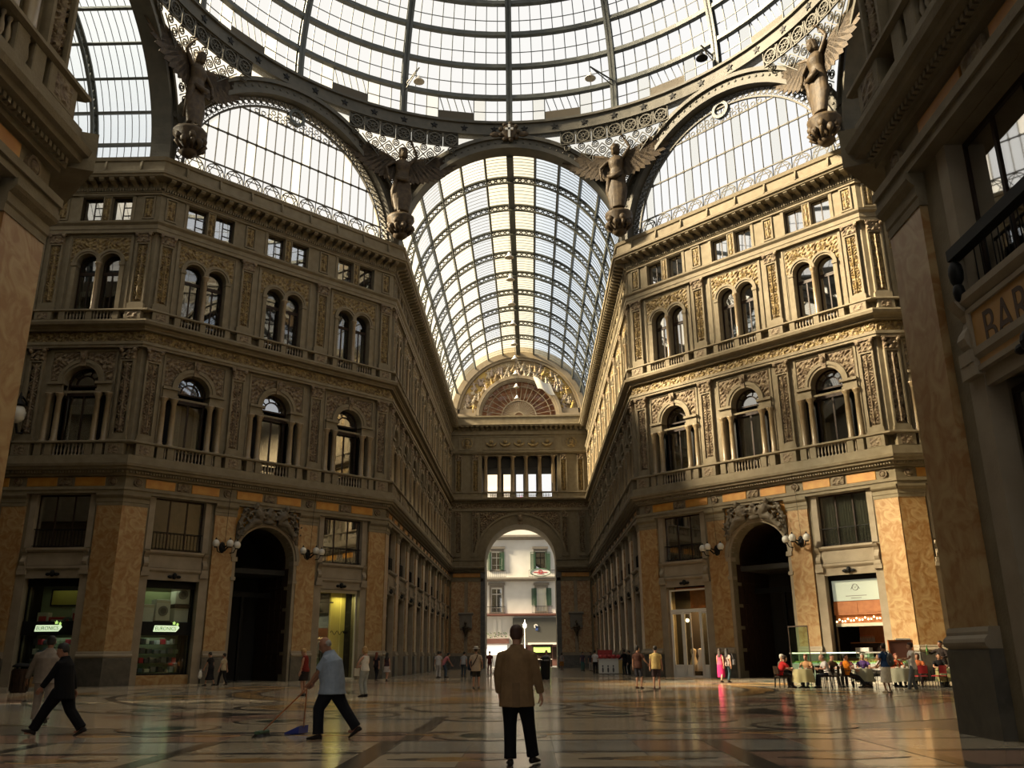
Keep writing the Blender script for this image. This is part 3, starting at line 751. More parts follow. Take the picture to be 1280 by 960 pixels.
def pend_pt(phi, z):
    """point of the pendentive surface, phi from the corner axis"""
    f = min(1, max(0, (z - Z0) / 9.7))
    ro = A / cos(pi / 8 - abs(phi))
    r = ro + (21.35 - ro) * f ** .8 - .05
    return r
def pend_low(phi):
    w = A * math.tan(pi / 8 - abs(phi))
    return Z0 + sqrt(max(0, 9.5 ** 2 - w * w)) if w < 9.5 else Z0
def pendentive(b):
    def P(phi, z):
        r = pend_pt(phi, z); return (r * sin(phi), r * cos(phi), z)
    # diagonal grid of bars with roundels at the cells
    st = rad(1.45); hz = .56
    for i in range(-14, 15):
        for j in range(0, 17):
            phi = i * st; z = Z0 + .4 + j * hz
            if z > 39.4: continue
            for di in (-1, 1):
                p2, z2 = phi + di * st, z + hz
                if abs(p2) > pi / 8 or (i + j) % 2: continue
                if abs(phi) <= pi / 8 and z > pend_low(phi) - .5 and z2 > pend_low(p2) - .3 and z2 < 39.6:
                    b.beam(P(phi, z), P(p2, z2), .07, .06)
            if abs(phi) < pi / 8 - .02 and (i + j) % 2 and z > pend_low(phi) - .1 and z < 39.3:
                n = 10
                b.tube([P(phi + .25 / 21.5 * cos(2 * pi * q / n), z + .25 * sin(2 * pi * q / n)) for q in range(n)], .05, 4, True)
                b.tube([P(phi + .12 / 21.5 * cos(2 * pi * q / 6), z + .12 * sin(2 * pi * q / 6)) for q in range(6)], .05, 3, True)
                for q in range(6): b.tube([P(phi + .12 / 21.5 * cos(pi * q / 3), z + .12 * sin(pi * q / 3)), P(phi + .25 / 21.5 * cos(pi * q / 3), z + .25 * sin(pi * q / 3))], .03, 3)
def pend_glass(b):
    n, m = 24, 10
    for i in range(n):
        pa, pb = -pi / 8 + pi / 4 * i / n, -pi / 8 + pi / 4 * (i + 1) / n
        za, zb = pend_low(pa), pend_low(pb)
        for j in range(m):
            vs = []
            for p, zl in ((pa, za), (pb, zb)):
                for q in (j, j + 1):
                    z = zl + (40.75 - zl) * q / m; r = pend_pt(p, z) + .12
                    vs.append((r * sin(p), r * cos(p), z))
            b.add(vs, [(0, 2, 3, 1)])
def roundel_panel(b):
    b.ring(0, 40.1, .42, .52, -.08, .05, 0, 2 * pi, 16); b.ring(0, 40.1, .1, .17, -.08, .05, 0, 2 * pi, 8)
    for i in range(8):
        t = 2 * pi * i / 8; b.beam((.15 * cos(t), -.02, 40.1 + .15 * sin(t)), (.45 * cos(t), -.02, 40.1 + .45 * sin(t)), .045)
    b.frame(-.6, .6, 39.5, 40.72, -.06, .05, .07); b.box(-.6, .6, .04, .06, 39.5, 40.72)
for k in range(8):
    mw = MX.Rotation(-(k + .5) * pi / 4, 4, 'Z')
    o = cpart('pend', 'pendentive_lattice', pendentive, 'iron2', mw, kind='stuff')
    cpart('pendg', 'pane', pend_glass, 'dustyglass', mw)
    for i in range(-4, 5):
        phi = i * rad(3.35)
        if 39.5 > pend_low(phi) - .35:
            cpart('rpan', 'roundel_panel', roundel_panel, 'iron2', mw @ MX.Rotation(-phi, 4, 'Z') @ MX.Translation((0, pend_pt(phi, 40.1) - .02, 0)))

# dome
DZ, DR = 43.0, 22.0
ELS = [-2.4, 3.9, 11.0, 18.0, 24.5, 32, 40, 49, 59, 70]
def dpt(el, t, R=DR): return (R * cos(rad(el)) * cos(t), R * cos(rad(el)) * sin(t), DZ + R * sin(rad(el)))
def drib(b):
    n = 24
    for i in range(n):
        a, c = -3 + 76 * i / n, -3 + 76 * (i + 1) / n
        for s_ in (-.19, .19):
            pass
        b.beam((DR * cos(rad(a)) - .1, 0, DZ + DR * sin(rad(a))), (DR * cos(rad(c)) - .1, 0, DZ + DR * sin(rad(c))), .34, .5, (0, 1, 0)) if False else None
        p0, p1 = V((DR * cos(rad(a)), 0, DZ + DR * sin(rad(a)))), V((DR * cos(rad(c)), 0, DZ + DR * sin(rad(c))))
        q0, q1 = p0 * ((DR - .5) / DR), p1 * ((DR - .5) / DR)
        q0.z, q1.z = DZ + (DR - .5) * sin(rad(a)), DZ + (DR - .5) * sin(rad(c))
        for y0, y1, A0, B0, A1, B1 in ((-.25, .25, q0, q0.lerp(p0, .2), q1, q1.lerp(p1, .2)), (-.06, .06, q0, p0, q1, p1), (-.25, .25, q0.lerp(p0, .85), p0, q1.lerp(p1, .85), p1)):
            vs = [(A0.x, y0, A0.z), (A0.x, y1, A0.z), (B0.x, y1, B0.z), (B0.x, y0, B0.z), (A1.x, y0, A1.z), (A1.x, y1, A1.z), (B1.x, y1, B1.z), (B1.x, y0, B1.z)]
            b.add(vs, [(0, 1, 5, 4), (1, 2, 6, 5), (2, 3, 7, 6), (3, 0, 4, 7), (0, 3, 2, 1), (4, 5, 6, 7)])
for k in range(16):
    cpart('drib', 'dome_rib', drib, 'steel', MX.Rotation(k * pi / 8 + pi / 2, 4, 'Z'))
for i, el in enumerate(ELS):
    def dring(b):
        n = 96
        r, z = DR * cos(rad(el)), DZ + DR * sin(rad(el))
        prof = [(r - .45, z - .17), (r - .05, z - .17), (r - .05, z + .17), (r - .45, z + .17)]
        vs = [ang_pt(q, 2 * pi * j / n, w) for j in range(n) for q, w in prof]
        b.add(vs, [(j * 4 + q, ((j + 1) % n) * 4 + q, ((j + 1) % n) * 4 + (q + 1) % 4, j * 4 + (q + 1) % 4) for j in range(n) for q in range(4)])
    cpart('dring%d' % i, 'dome_ring', dring, 'steel')
def cell(b, e0, e1, t0, t1, n=1, R=DR):
    vs = []
    for q in range(n + 1):
        el = e0 + (e1 - e0) * q / n
        vs += [dpt(el, t0, R), dpt(el, t1, R)]
    b.add(vs, [(2 * q, 2 * q + 1, 2 * q + 3, 2 * q + 2) for q in range(n)])
NB = 9
for k in range(16):
    rot = MX.Rotation(k * pi / 8 + pi / 2, 4, 'Z')
    near = k in (14, 15, 0, 1, 13, 2, 12, 3)
    for i in range(len(ELS) - 1):
        e0, e1 = ELS[i], ELS[i + 1]
        if near and i < 4:
            for c in range(NB):
                if i == 0 and c in (3, 4, 5): continue
                t0, t1 = pi / 8 * c / NB, pi / 8 * (c + 1) / NB
                g = ('dustyglass' if (c in (2, 6) and i == 0) else 'skyglass')
                cpart('dp%d_%d' % (i, c), 'pane', lambda b: cell(b, e0, e1, t0, t1, 2), g, rot)
        else:
            cpart('dq%d' % i if i else None, 'pane', lambda b: cell(b, e0, e1, 0, pi / 8, 4), 'skyglass', rot)
        if i < 6:
            def gb(b):
                for c in range(1, NB):
                    t = pi / 8 * c / NB
                    if i == 0 and c in (4, 5): continue
                    em = (e0 + e1) / 2
                    b.beam(dpt(e0, t, DR - .06), dpt(em, t, DR - .06), .06, .1); b.beam(dpt(em, t, DR - .06), dpt(e1, t, DR - .06), .06, .1)
                em = (e0 + e1) / 2
                for c in range(NB):
                    if i == 0 and c in (3, 4, 5): continue
                    b.beam(dpt(em, pi / 8 * c / NB, DR - .1), dpt(em, pi / 8 * (c + 1) / NB, DR - .1), .05)
            cpart('dgb%d' % i, 'glazing_bars', gb, 'steel', rot, kind='stuff')
    # the opening leaf and brown panel in the lowest row
    ta, tb = pi / 8 * 3 / NB, pi / 8 * 6 / NB
    cpart('dpanel', 'vent_panel', lambda b: (cell(b, ELS[0], .4, ta, tb, 1, DR - .1), cell(b, .4, ELS[0], ta, tb, 1, DR + .05)), 'brownpanel', rot)
    def vent(b):
        for q in range(5):
            t = ta + (tb - ta) * (q + .2) / 5
            b.beam(dpt(.4, t, DR - .05), dpt(ELS[1], t + .018, DR - .05), .05, .06)
        b.beam(dpt(.4, ta, DR - .05), dpt(.4, tb, DR - .05), .06); b.beam(dpt(.4, ta, DR - .05), dpt(ELS[1], ta, DR - .05), .07); b.beam(dpt(.4, tb, DR - .05), dpt(ELS[1], tb, DR - .05), .07)
    cpart('dvent', 'vent_leaf', vent, 'steel', rot)
    cpart('dventp', 'pane', lambda b: cell(b, .4, ELS[1], ta, tb, 1), 'skyglass', rot)
cpart('lantern', 'lantern_ring', lambda b: b.lathe([(7.9, 63.4), (7.2, 63.4), (7.2, 64.4), (7.9, 64.4)], n=32, cap=False), 'steel')
cpart('lanternp', 'pane', lambda b: b.lathe([(7.6, 64.2), (4, 65.6), (.1, 66.2)], n=16, cap=False), 'skyglass')

# barrel vaults of the arms
VR = 8.75
def vpt(deg, y, R=VR): return (-R * cos(rad(deg)), y, Z0 + R * sin(rad(deg)))
def vault_arc(b):
    b.ring(0, Z0, 8.1, 8.22, -.1, .1, 0, pi, 40); b.ring(0, Z0, 8.6, 8.74, -.14, .14, 0, pi, 40)
    n = 52
    for i in range(n):
        t0, t1 = pi * i / n, pi * (i + 1) / n
        b.beam((8.2 * cos(t0), 0, Z0 + 8.2 * sin(t0)), (8.64 * cos(t1), 0, Z0 + 8.64 * sin(t1)), .07)
        b.beam((8.64 * cos(t0), 0, Z0 + 8.64 * sin(t0)), (8.2 * cos(t1), 0, Z0 + 8.2 * sin(t1)), .07)
PURL = [90 + 13.7 * k for k in range(-6, 7)]
def vault(mw, length, arcs, key):
    for y in arcs:
        cpart('varc', 'lattice_arch', vault_arc, 'steel', mw @ MX.Translation((0, y, 0)))
    for d in PURL:
        w = .55 if d == 90 else .17
        cpart('purl%s%g' % (key, d), 'purlin', lambda b: b.beam(vpt(d, 0, 8.6 if d != 90 else 8.45), vpt(d, length, 8.6 if d != 90 else 8.45), w, .26, (cos(rad(d)), 0, -sin(rad(d)))), 'steel', mw)
    ys = [0.0] + list(arcs) + [length]
    ds = [0.5] + PURL + [179.5]
    for i in range(len(ys) - 1):
        if ys[i + 1] - ys[i] < .05: continue
        for j in range(len(ds) - 1):
            d0, d1 = ds[j], ds[j + 1]
            g = 'ochreglass' if j in (6, 7) else ('dustyglass' if j < 6 and (i + j) % 3 else ('coolglass' if j > 7 else 'skyglass'))
            L_ = ys[i + 1] - ys[i]
            cpart('vp%.2f_%d' % (L_, j), 'pane', lambda b: (b.grid(lambda u, v: vpt(d0 + (d1 - d0) * v, u * L_, 8.82), 1, 3)), g, mw @ MX.Translation((0, ys[i], 0)))
        nb = 8
        def gb(b):
            for q in range(1, nb):
                y = L_ * q / nb
                b.tube([vpt(d, y, 8.78) for d in range(0, 181, 6)], .028, 3)
        cpart('vgb%.2f' % L_, 'glazing_bars', gb, 'steel', mw @ MX.Translation((0, ys[i], 0)), kind='stuff')
vault(MX.Translation((0, A + .9, 0)), LA - .9, [3.6 + 4.68 * i for i in range(9)], 'n')
vault(MX.Rotation(pi / 2, 4, 'Z') @ MX.Translation((0, A + .9, 0)), 17, [3.6 + 4.68 * i for i in range(3)], 's')
vault(MX.Rotation(-pi / 2, 4, 'Z') @ MX.Translation((0, A + .9, 0)), 17, [3.6 + 4.68 * i for i in range(3)], 's')
vault(MX.Rotation(pi, 4, 'Z') @ MX.Translation((0, A + .9, 0)), 50, [3.6 + 4.68 * i for i in range(10)], 'b')
# end walls of the arms that the camera does not face
for nm, k, ext in (('wall_left_end', 6, 18), ('wall_right_end', 2, 18)):
    def ew(b):
        b.box(-9.5, 9.5, ext, ext + .6, 0, Z0)
        b.archpanel(-9.6, 9.6, Z0, Z0 + 9.6, 0, 6.0, ext, ext + .6, 24)
    mw = face_mx(k)
    link(nm, (lambda b: (ew(b), b.mesh(nm, 'stone'))[1])(MB()), mw=mw, kind='structure')
# ------------------------------------------------------------------ far end wall of the arm
M.update(
    terracotta=mat('brown_fan_glass', (0.19, 0.115, 0.07), 0.5, (0.26, 0.165, 0.10), 1.2, k=1),
    fresco=mat('painted_lunette', (0.62, 0.52, 0.36), 0.7, (0.45, 0.32, 0.16), 1.0, detail=8, k=.7),
    fresco2=mat('painted_ochre', (0.72, 0.50, 0.12), 0.7, (0.55, 0.40, 0.2), 1.3, k=.7),
    figstone=mat('pale_figures', (0.62, 0.55, 0.44), 0.7, (0.45, 0.38, 0.28), 1.8, k=.8),
    mauve=mat('greyish_mauve_paint', (0.34, 0.27, 0.24), 0.7, (0.48, 0.40, 0.33), 2, k=.8),
    stucco=mat('street_stucco', (0.58, 0.57, 0.53), 0.9, (0.66, 0.65, 0.61), .5, k=.95),
    shutter=mat('green_shutter', (0.025, 0.07, 0.035), 0.6, k=1),
    greytrim=mat('grey_stone_trim', (0.26, 0.23, 0.19), 0.8, (0.30, 0.27, 0.22), 2, k=.6),
    rust=mat('dark_red_band', (0.17, 0.07, 0.05), 0.7, k=.8),
    asphalt=mat('street_paving', (0.07, 0.07, 0.07), 0.8, (0.1, 0.1, 0.1), 3, k=1),
    leaf=mat('green_leaves', (0.03, 0.09, 0.02), 0.6, (0.06, 0.14, 0.03), 8, k=1),
    darkpanel=mat('dark_grey_panel', (0.055, 0.053, 0.043), 0.7, k=1), bluepaint=mat('blue_paint', (0.03, 0.06, 0.2), .6, k=1),
    red=mat('red_paint', (0.45, 0.04, 0.04), 0.6, k=.8),
    marble_dk=mat('dark_plaque', (0.06, 0.055, 0.045), 0.4, k=1),
)
def far_wall():
    mw = wall_mx((-S, A + LA), (S, A + LA)); W, T = W8, 5.0
    C = S
    b = MB()
    b.box(0, C - 4.35, 0, T, 0, 12.7); b.box(C + 4.35, W, 0, T, 0, 12.7)
    b.archpanel(0, W, 12.7, 19.2, C, 4.35, 0, T, 24)
    b.box(0, W, 0, T, 19.2, 20.1)
    b.box(0, 4.05, 0, T, 20.1, 30.6); b.box(13.6, W, 0, T, 20.1, 30.6)
    b.box(4.05, 13.6, 0, T, 25.75, 30.6)
    wall = link('wall_far', b.mesh('wall_far', 'stone'), mw=mw, kind='structure')
    def P(name, fn, m, loc=None, **kw): return part(None, name, fn, m, wall, loc, **kw)
    for x0, x1 in ((.35, 4.0), (W - 4.0, W - .35)):
        p = P('marble_pier', lambda b: (b.bevbox(x0, (x0 + x1) / 2 - .2, -.12, .05, 1.75, 10.1, .03), b.bevbox((x0 + x1) / 2 + .2, x1, -.12, .05, 1.75, 10.1, .03)), 'marble')
        part(None, 'pier_strip', lambda b: b.box((x0 + x1) / 2 - .2, (x0 + x1) / 2 + .2, -.18, .05, 1.75, 10.1), 'stone2', p)
        part(None, 'pier_base', lambda b: b.box(x0 - .1, x1 + .1, -.3, .05, 0, 1.4), 'base', p)
        part(None, 'base_moulding', lambda b: b.box(x0 - .05, x1 + .05, -.24, .05, 1.4, 1.75), 'stone2', p)
        m = (x0 + x1) / 2
        # memorial tablet with a bust on a bracket
        q = P('memorial_tablet', lambda b: (b.bevbox(m - .75, m + .75, -.24, -.1, 4.6, 6.1, .03), b.band(m - .9, m + .9, [(-.1, 6.1), (-.3, 6.1), (-.36, 6.3), (-.1, 6.45)])), 'greytrim')
        part(None, 'bust', lambda b: (b.ball((m, -.55, 5.2), .16, .19, .24), b.tube([(m, -.5, 4.75), (m, -.52, 5.05)], [.16, .09], 8), b.ball((m, -.45, 4.68), .42, .2, .2)), 'bronze', q, smooth=True)
        part(None, 'bracket', lambda b: (b.lathe([(.06, 3.6), (.14, 3.9), (.3, 4.25), (.36, 4.4), (.36, 4.5)], m, -.42, 12), b.box(m - .7, m + .7, -.4, -.1, 4.42, 4.5)), 'bronze', q)
        for u in (x0 + .75, x1 - .75):
            a = P('pilaster', lambda b: (b.frame(u - .42, u + .42, 13.42, 17.95, -.2, .02, .1), b.box(u - .45, u + .45, -.26, .02, 13.08, 13.42)), 'stone')
            part('Fr1', 'relief_panel', lambda b: b.relief(-.3, .3, 13.6, 17.8, -.02, .12, 0), 'relief', a, (u, 0, 0))
            part('Fc1', 'capital', lambda b: (b.relief(-.42, .42, 17.95, 18.6, -.2, .1, 2), b.box(-.42, .42, -.2, .02, 17.95, 18.65)), 'relief', a, (u, 0, 0))
            a = P('pilaster', lambda b: (b.frame(u - .42, u + .42, 21.1, 25.3, -.2, .02, .1), b.box(u - .45, u + .45, -.26, .02, 20.7, 21.1)), 'stone')
            part('Fr2', 'relief_panel', lambda b: b.relief(-.3, .3, 21.25, 25.2, -.02, .12, 0), 'gold', a, (u, 0, 0))
            part('Fc2', 'capital', lambda b: (b.relief(-.42, .42, 25.3, 25.9, -.2, .1, 2), b.box(-.42, .42, -.2, .02, 25.3, 25.95)), 'relief', a, (u, 0, 0))
        a = P('attic_panel', lambda b: b.frame(m - 1.1, m + 1.1, 26.5, 28.4, -.08, .02, .12), 'stone')
        part(None, 'portrait_roundel', lambda b: (b.ring(m, 27.45, .55, .7, -.14, .02, 0, 2 * pi, 20), b.ball((m, -.1, 27.5), .3, .22, .4), b.ball((m, -.06, 27.1), .42, .16, .2)), 'gold', a)
        P('impost', lambda b: (b.band(x0 - .4, x1 + .45, [(.02, 11.2), (-.3, 11.2), (-.36, 11.45), (-.7, 11.55), (-.8, 11.75), (-.4, 11.85), (-.4, 12.5), (-.5, 12.6), (-.5, 12.75), (.02, 12.75)]), b.box(x0 - .4, x1 + .3, -.2, .02, 10.1, 10.5)), 'stone')
        P('frieze_panel', lambda b: b.bevbox(x0 + .2, x1 - .1, -.1, .02, 10.6, 11.1, .02), 'orange')
    P('arch_jamb', lambda b: [b.box(C + s_ * 4.6 - .28, C + s_ * 4.6 + .28, -.2, .3, 0, 12.0) for s_ in (-1, 1)], 'base')
    P('arch_surround', lambda b: (b.ring(C, 12.7, 4.35, 4.7, -.18, .3, 0, pi, 28), b.ring(C, 12.7, 4.7, 5.5, -.1, .1, 0, pi, 28), b.ring(C, 12.7, 5.5, 5.75, -.24, .1, 0, pi, 28)), 'stone')
    P('keystone', lambda b: (b.box(C - .3, C + .3, -.5, .1, 16.95, 18.5), b.ball((C, -.5, 17.7), .28, .2, .4)), 'relief')
    for s_ in (-1, 1):
        P('spandrel_relief', lambda b: b.relief(min(C + s_ * .5, C + s_ * 5.0), max(C + s_ * .5, C + s_ * 5.0), 14.5, 18.55, -.01, .15, 2, lambda x, z: (x - C) ** 2 + (z - 12.7) ** 2 > 5.8 ** 2, step=.1), 'relief')
    P('architrave', lambda b: (b.box(0, W, -.2, .02, 18.7, 19.05), b.box(0, W, -.2, .02, 19.74, 19.9)), 'stone')
    P('frieze_relief', lambda b: b.relief(0, W, 19.05, 19.74, -.02, .12, 1, step=.09), 'relief')
    P('cornice', lambda b: b.band(0, W, [(.02, 19.86), (-.34, 19.86), (-.66, 20.02), (-.72, 20.18), (-.44, 20.22), (-.42, 20.4), (.02, 20.4)]), 'stone')
    P('parapet', lambda b: (b.box(0, 4.05, -.3, .02, 20.4, 20.95), b.box(13.6, W, -.3, .02, 20.4, 20.95)), 'stone')
    P('handrail', lambda b: b.box(0, W, -.42, .05, 20.95, 21.08), 'stone')
    P('balusters', lambda b: [balusters(b, x, x + .95, -.15, 20.38, 20.95, .2) for x in (5.1, 6.75, 8.35, 10.0, 11.75)], 'stone2', kind='stuff')
    P('baluster_pier', lambda b: [b.box(x - .33, x + .33, -.3, .3, 20.38, 20.95) for x in (4.45, 6.25, 7.95, 9.65, 11.4, 13.2)], 'stone')
    for x in (4.5, 6.25, 7.95, 9.65, 11.38, 13.1):
        P('column', lambda b: col_mesh(b, 21.08, 25.75, .26), 'colm', (x, .25, 0), smooth=True)
    P('loggia_room', lambda b: (b.box(4.05, 13.6, .6, T, 24.35, 25.75), b.box(4.05, 13.6, T - .3, T, 19.9, 20.6)), 'room')
    P('loggia_pier', lambda b: [b.box(x - .35, x + .35, T - .5, T, 20.1, 24.4) for x in (4.2, 6.3, 7.95, 9.6, 11.3, 13.4)], 'stone')
    P('string_course', lambda b: b.band(0, W, [(.02, 26.0), (-.28, 26.0), (-.4, 26.2), (-.42, 26.32), (.02, 26.4)]), 'stone')
    a = P('swag_panel', lambda b: b.frame(4.15, 13.45, 26.55, 28.35, -.1, .02, .14), 'stone')
    for i in range(5):
        x = 5.25 + i * 1.78
        part('swag', 'swag', lambda b: (b.tube([(.62 * cos(t), -.12, 27.5 - .42 * sin(t)) for t in [pi * q / 10 for q in range(11)]], [.08 + .1 * sin(pi * q / 10) for q in range(11)], 6), b.ball((0, -.12, 27.6), .26, .16, .26)), 'gold', a, (x, 0, 0))
    P('cornice', lambda b: (b.box(0, W, -.2, .02, 28.5, 28.9), b.band(0, W, [(.02, 29.5), (-.9, 29.5), (-1.0, 29.7), (-.7, 29.8), (-.66, 30.66), (-.76, 30.72), (-.76, 30.9), (.02, 30.9)])), 'stone')
    for i in range(28):
        part('corbel', 'corbel', lambda q: q, 'stone', wall, ((i + .5) * W / 28, 0, 0))
    # painted lunette above
    b = MB()
    b.add(*[(lambda n: ([(C, .3, 30.6)] + [(C + 8.6 * cos(pi * i / n), .3, 30.9 + 8.6 * sin(pi * i / n)) for i in range(n + 1)], [(0, i + 2, i + 1) for i in range(n)]))(36)][0])
    L = link('painted_lunette', b.mesh('painted_lunette', 'fresco'), wall)
    part(None, 'arch_surround', lambda b: (b.ring(C, 30.9, 7.75, 8.1, -.1, .4, 0, pi, 40), b.ring(C, 30.9, 8.1, 8.75, -.3, .4, 0, pi, 40)), 'stone2', L)
    part(None, 'arch_surround', lambda b: (b.ring(C, 30.9, 4.95, 5.2, -.1, .4, 0, pi, 32), b.ring(C, 30.9, 5.2, 5.6, -.25, .4, 0, pi, 32)), 'stone2', L)
    for s_ in (-1, 1):
        part(None, 'ochre_field', lambda b: b.ring(C, 30.9, 5.7, 7.7, .2, .32, *((rad(25), rad(62)) if s_ > 0 else (rad(118), rad(155))), 14), 'fresco2', L)
        part(None, 'lunette_parapet', lambda b: (b.box(min(C + s_ * 5.6, C + s_ * 7.9), max(C + s_ * 5.6, C + s_ * 7.9), -.3, .3, 31.0, 31.3), b.box(min(C + s_ * 5.6, C + s_ * 7.9), max(C + s_ * 5.6, C + s_ * 7.9), -.1, .3, 31.3, 32.0)), 'stone2', L)
    rr = random.Random(5)
    for i in range(54):
        row = i % 2
        t = rad(12 + 156 * (i // 2) / 26 + rr.uniform(-2, 2)); r = (6.1 if row else 6.95) + rr.uniform(-.2, .3)
        x, z = C + r * cos(t), 30.9 + r * sin(t)
        ln = rr.uniform(-.6, .6); h = rr.uniform(.5, .72); w = rr.uniform(.8, 1.1)
        def figure(b):
            lo_ = [(x - ln * .5 + rr.uniform(-.1, .1), .16, z - h), (x - ln * .25, .1, z - h * .45), (x, .06, z), (x + ln * .2, .05, z + h * .42), (x + ln * .24, .06, z + h * .52)]
            b.tube(lo_, [.26 * w, .2 * w, .13 * w, .15 * w, .06], 8)
            b.ball((x + ln * .27, .03, z + h * .7), .09, .09, .115, 8, 6)
            for q in (-1, 1):
                e_ = (x + ln * .2 + q * rr.uniform(.22, .34), -.02, z + h * rr.uniform(.05, .6))
                b.tube([(x + ln * .2 + q * .13, .04, z + h * .38), e_, (e_[0] + q * rr.uniform(-.1, .25), .0, e_[2] + rr.uniform(-.25, .35))], [.06, .05, .03], 6)
            for q in range(4):    # loose drapery
                a_ = rr.uniform(0, 6.28)
                b.tube([(x + rr.uniform(-.2, .2), .05, z - h * rr.uniform(0, .9)), (x + .3 * cos(a_), .04, z - h * .5 + .25 * sin(a_)), (x + .55 * cos(a_ + .4), .12, z - h * .5 + .4 * sin(a_ + .4))], [.07, .08, .02], 5)
        part(None, 'lunette_figure', figure, ('figstone', 'fresco', 'mauve', 'figstone', 'fresco2', 'mauve')[rr.randrange(6)], L, smooth=True)
    part(None, 'torn_banner', lambda b: b.grid(lambda u, v: (C + 1.9 + 2.2 * u + .6 * v, -.35 - .1 * sin(5 * u), 36.2 - 1.6 * v - 1.0 * u + .15 * sin(7 * u)), 10, 6), 'white', L)
    fan = window(mw); fan['kind'] = 'structure'
    part(None, 'fan_backing', lambda b: b.disc(C, 30.9, 4.96, .22, 32, 0, pi), 'terracotta', fan)
    n = 17
    part(None, 'frame', lambda b: (b.ring(C, 30.9, 4.8, 4.98, .02, .3, 0, pi, 32), b.ring(C, 30.9, 2.2, 2.3, .08, .2, 0, pi, 24), b.ring(C, 30.9, .6, .75, .08, .2, 0, pi, 12), b.ring(C, 30.9, 4.1, 4.17, .08, .2, 0, pi, 28),
         [b.beam((C + .7 * cos(pi * i / n), .14, 30.9 + .7 * sin(pi * i / n)), (C + 4.85 * cos(pi * i / n), .14, 30.9 + 4.85 * sin(pi * i / n)), .07) for i in range(n + 1)],
         [b.beam((C + .7 * cos(pi * (i + .5) / n), .14, 30.9 + .7 * sin(pi * (i + .5) / n)), (C + 2.25 * cos(pi * (i + .5) / n), .14, 30.9 + 2.25 * sin(pi * (i + .5) / n)), .05) for i in range(n)]), 'stone2', fan)
    for i in range(n):
        t0, t1 = pi * i / n, pi * (i + 1) / n
        part(None, 'pane', lambda b: b.add([(C + r * cos(t), .17, 30.9 + r * sin(t)) for r, t in ((.7, t0), (4.85, t0), (4.85, t1), (.7, t1))], [(0, 1, 2, 3)]), glassfan, fan)
    b = MB(); b.box(0, W, .6, 2.0, 30.6, 31.2); b.ring(C, 30.9, 8.7, 9.6, 0, .8, 0, pi, 36)
    part(None, 'gable_wall', lambda q: (q.add(b.v, b.f)), 'stone', wall)
    return wall
glassfan = glass('brown_tinted_glass', (0.75, 0.6, 0.5), 0.05)
wall_F = far_wall()

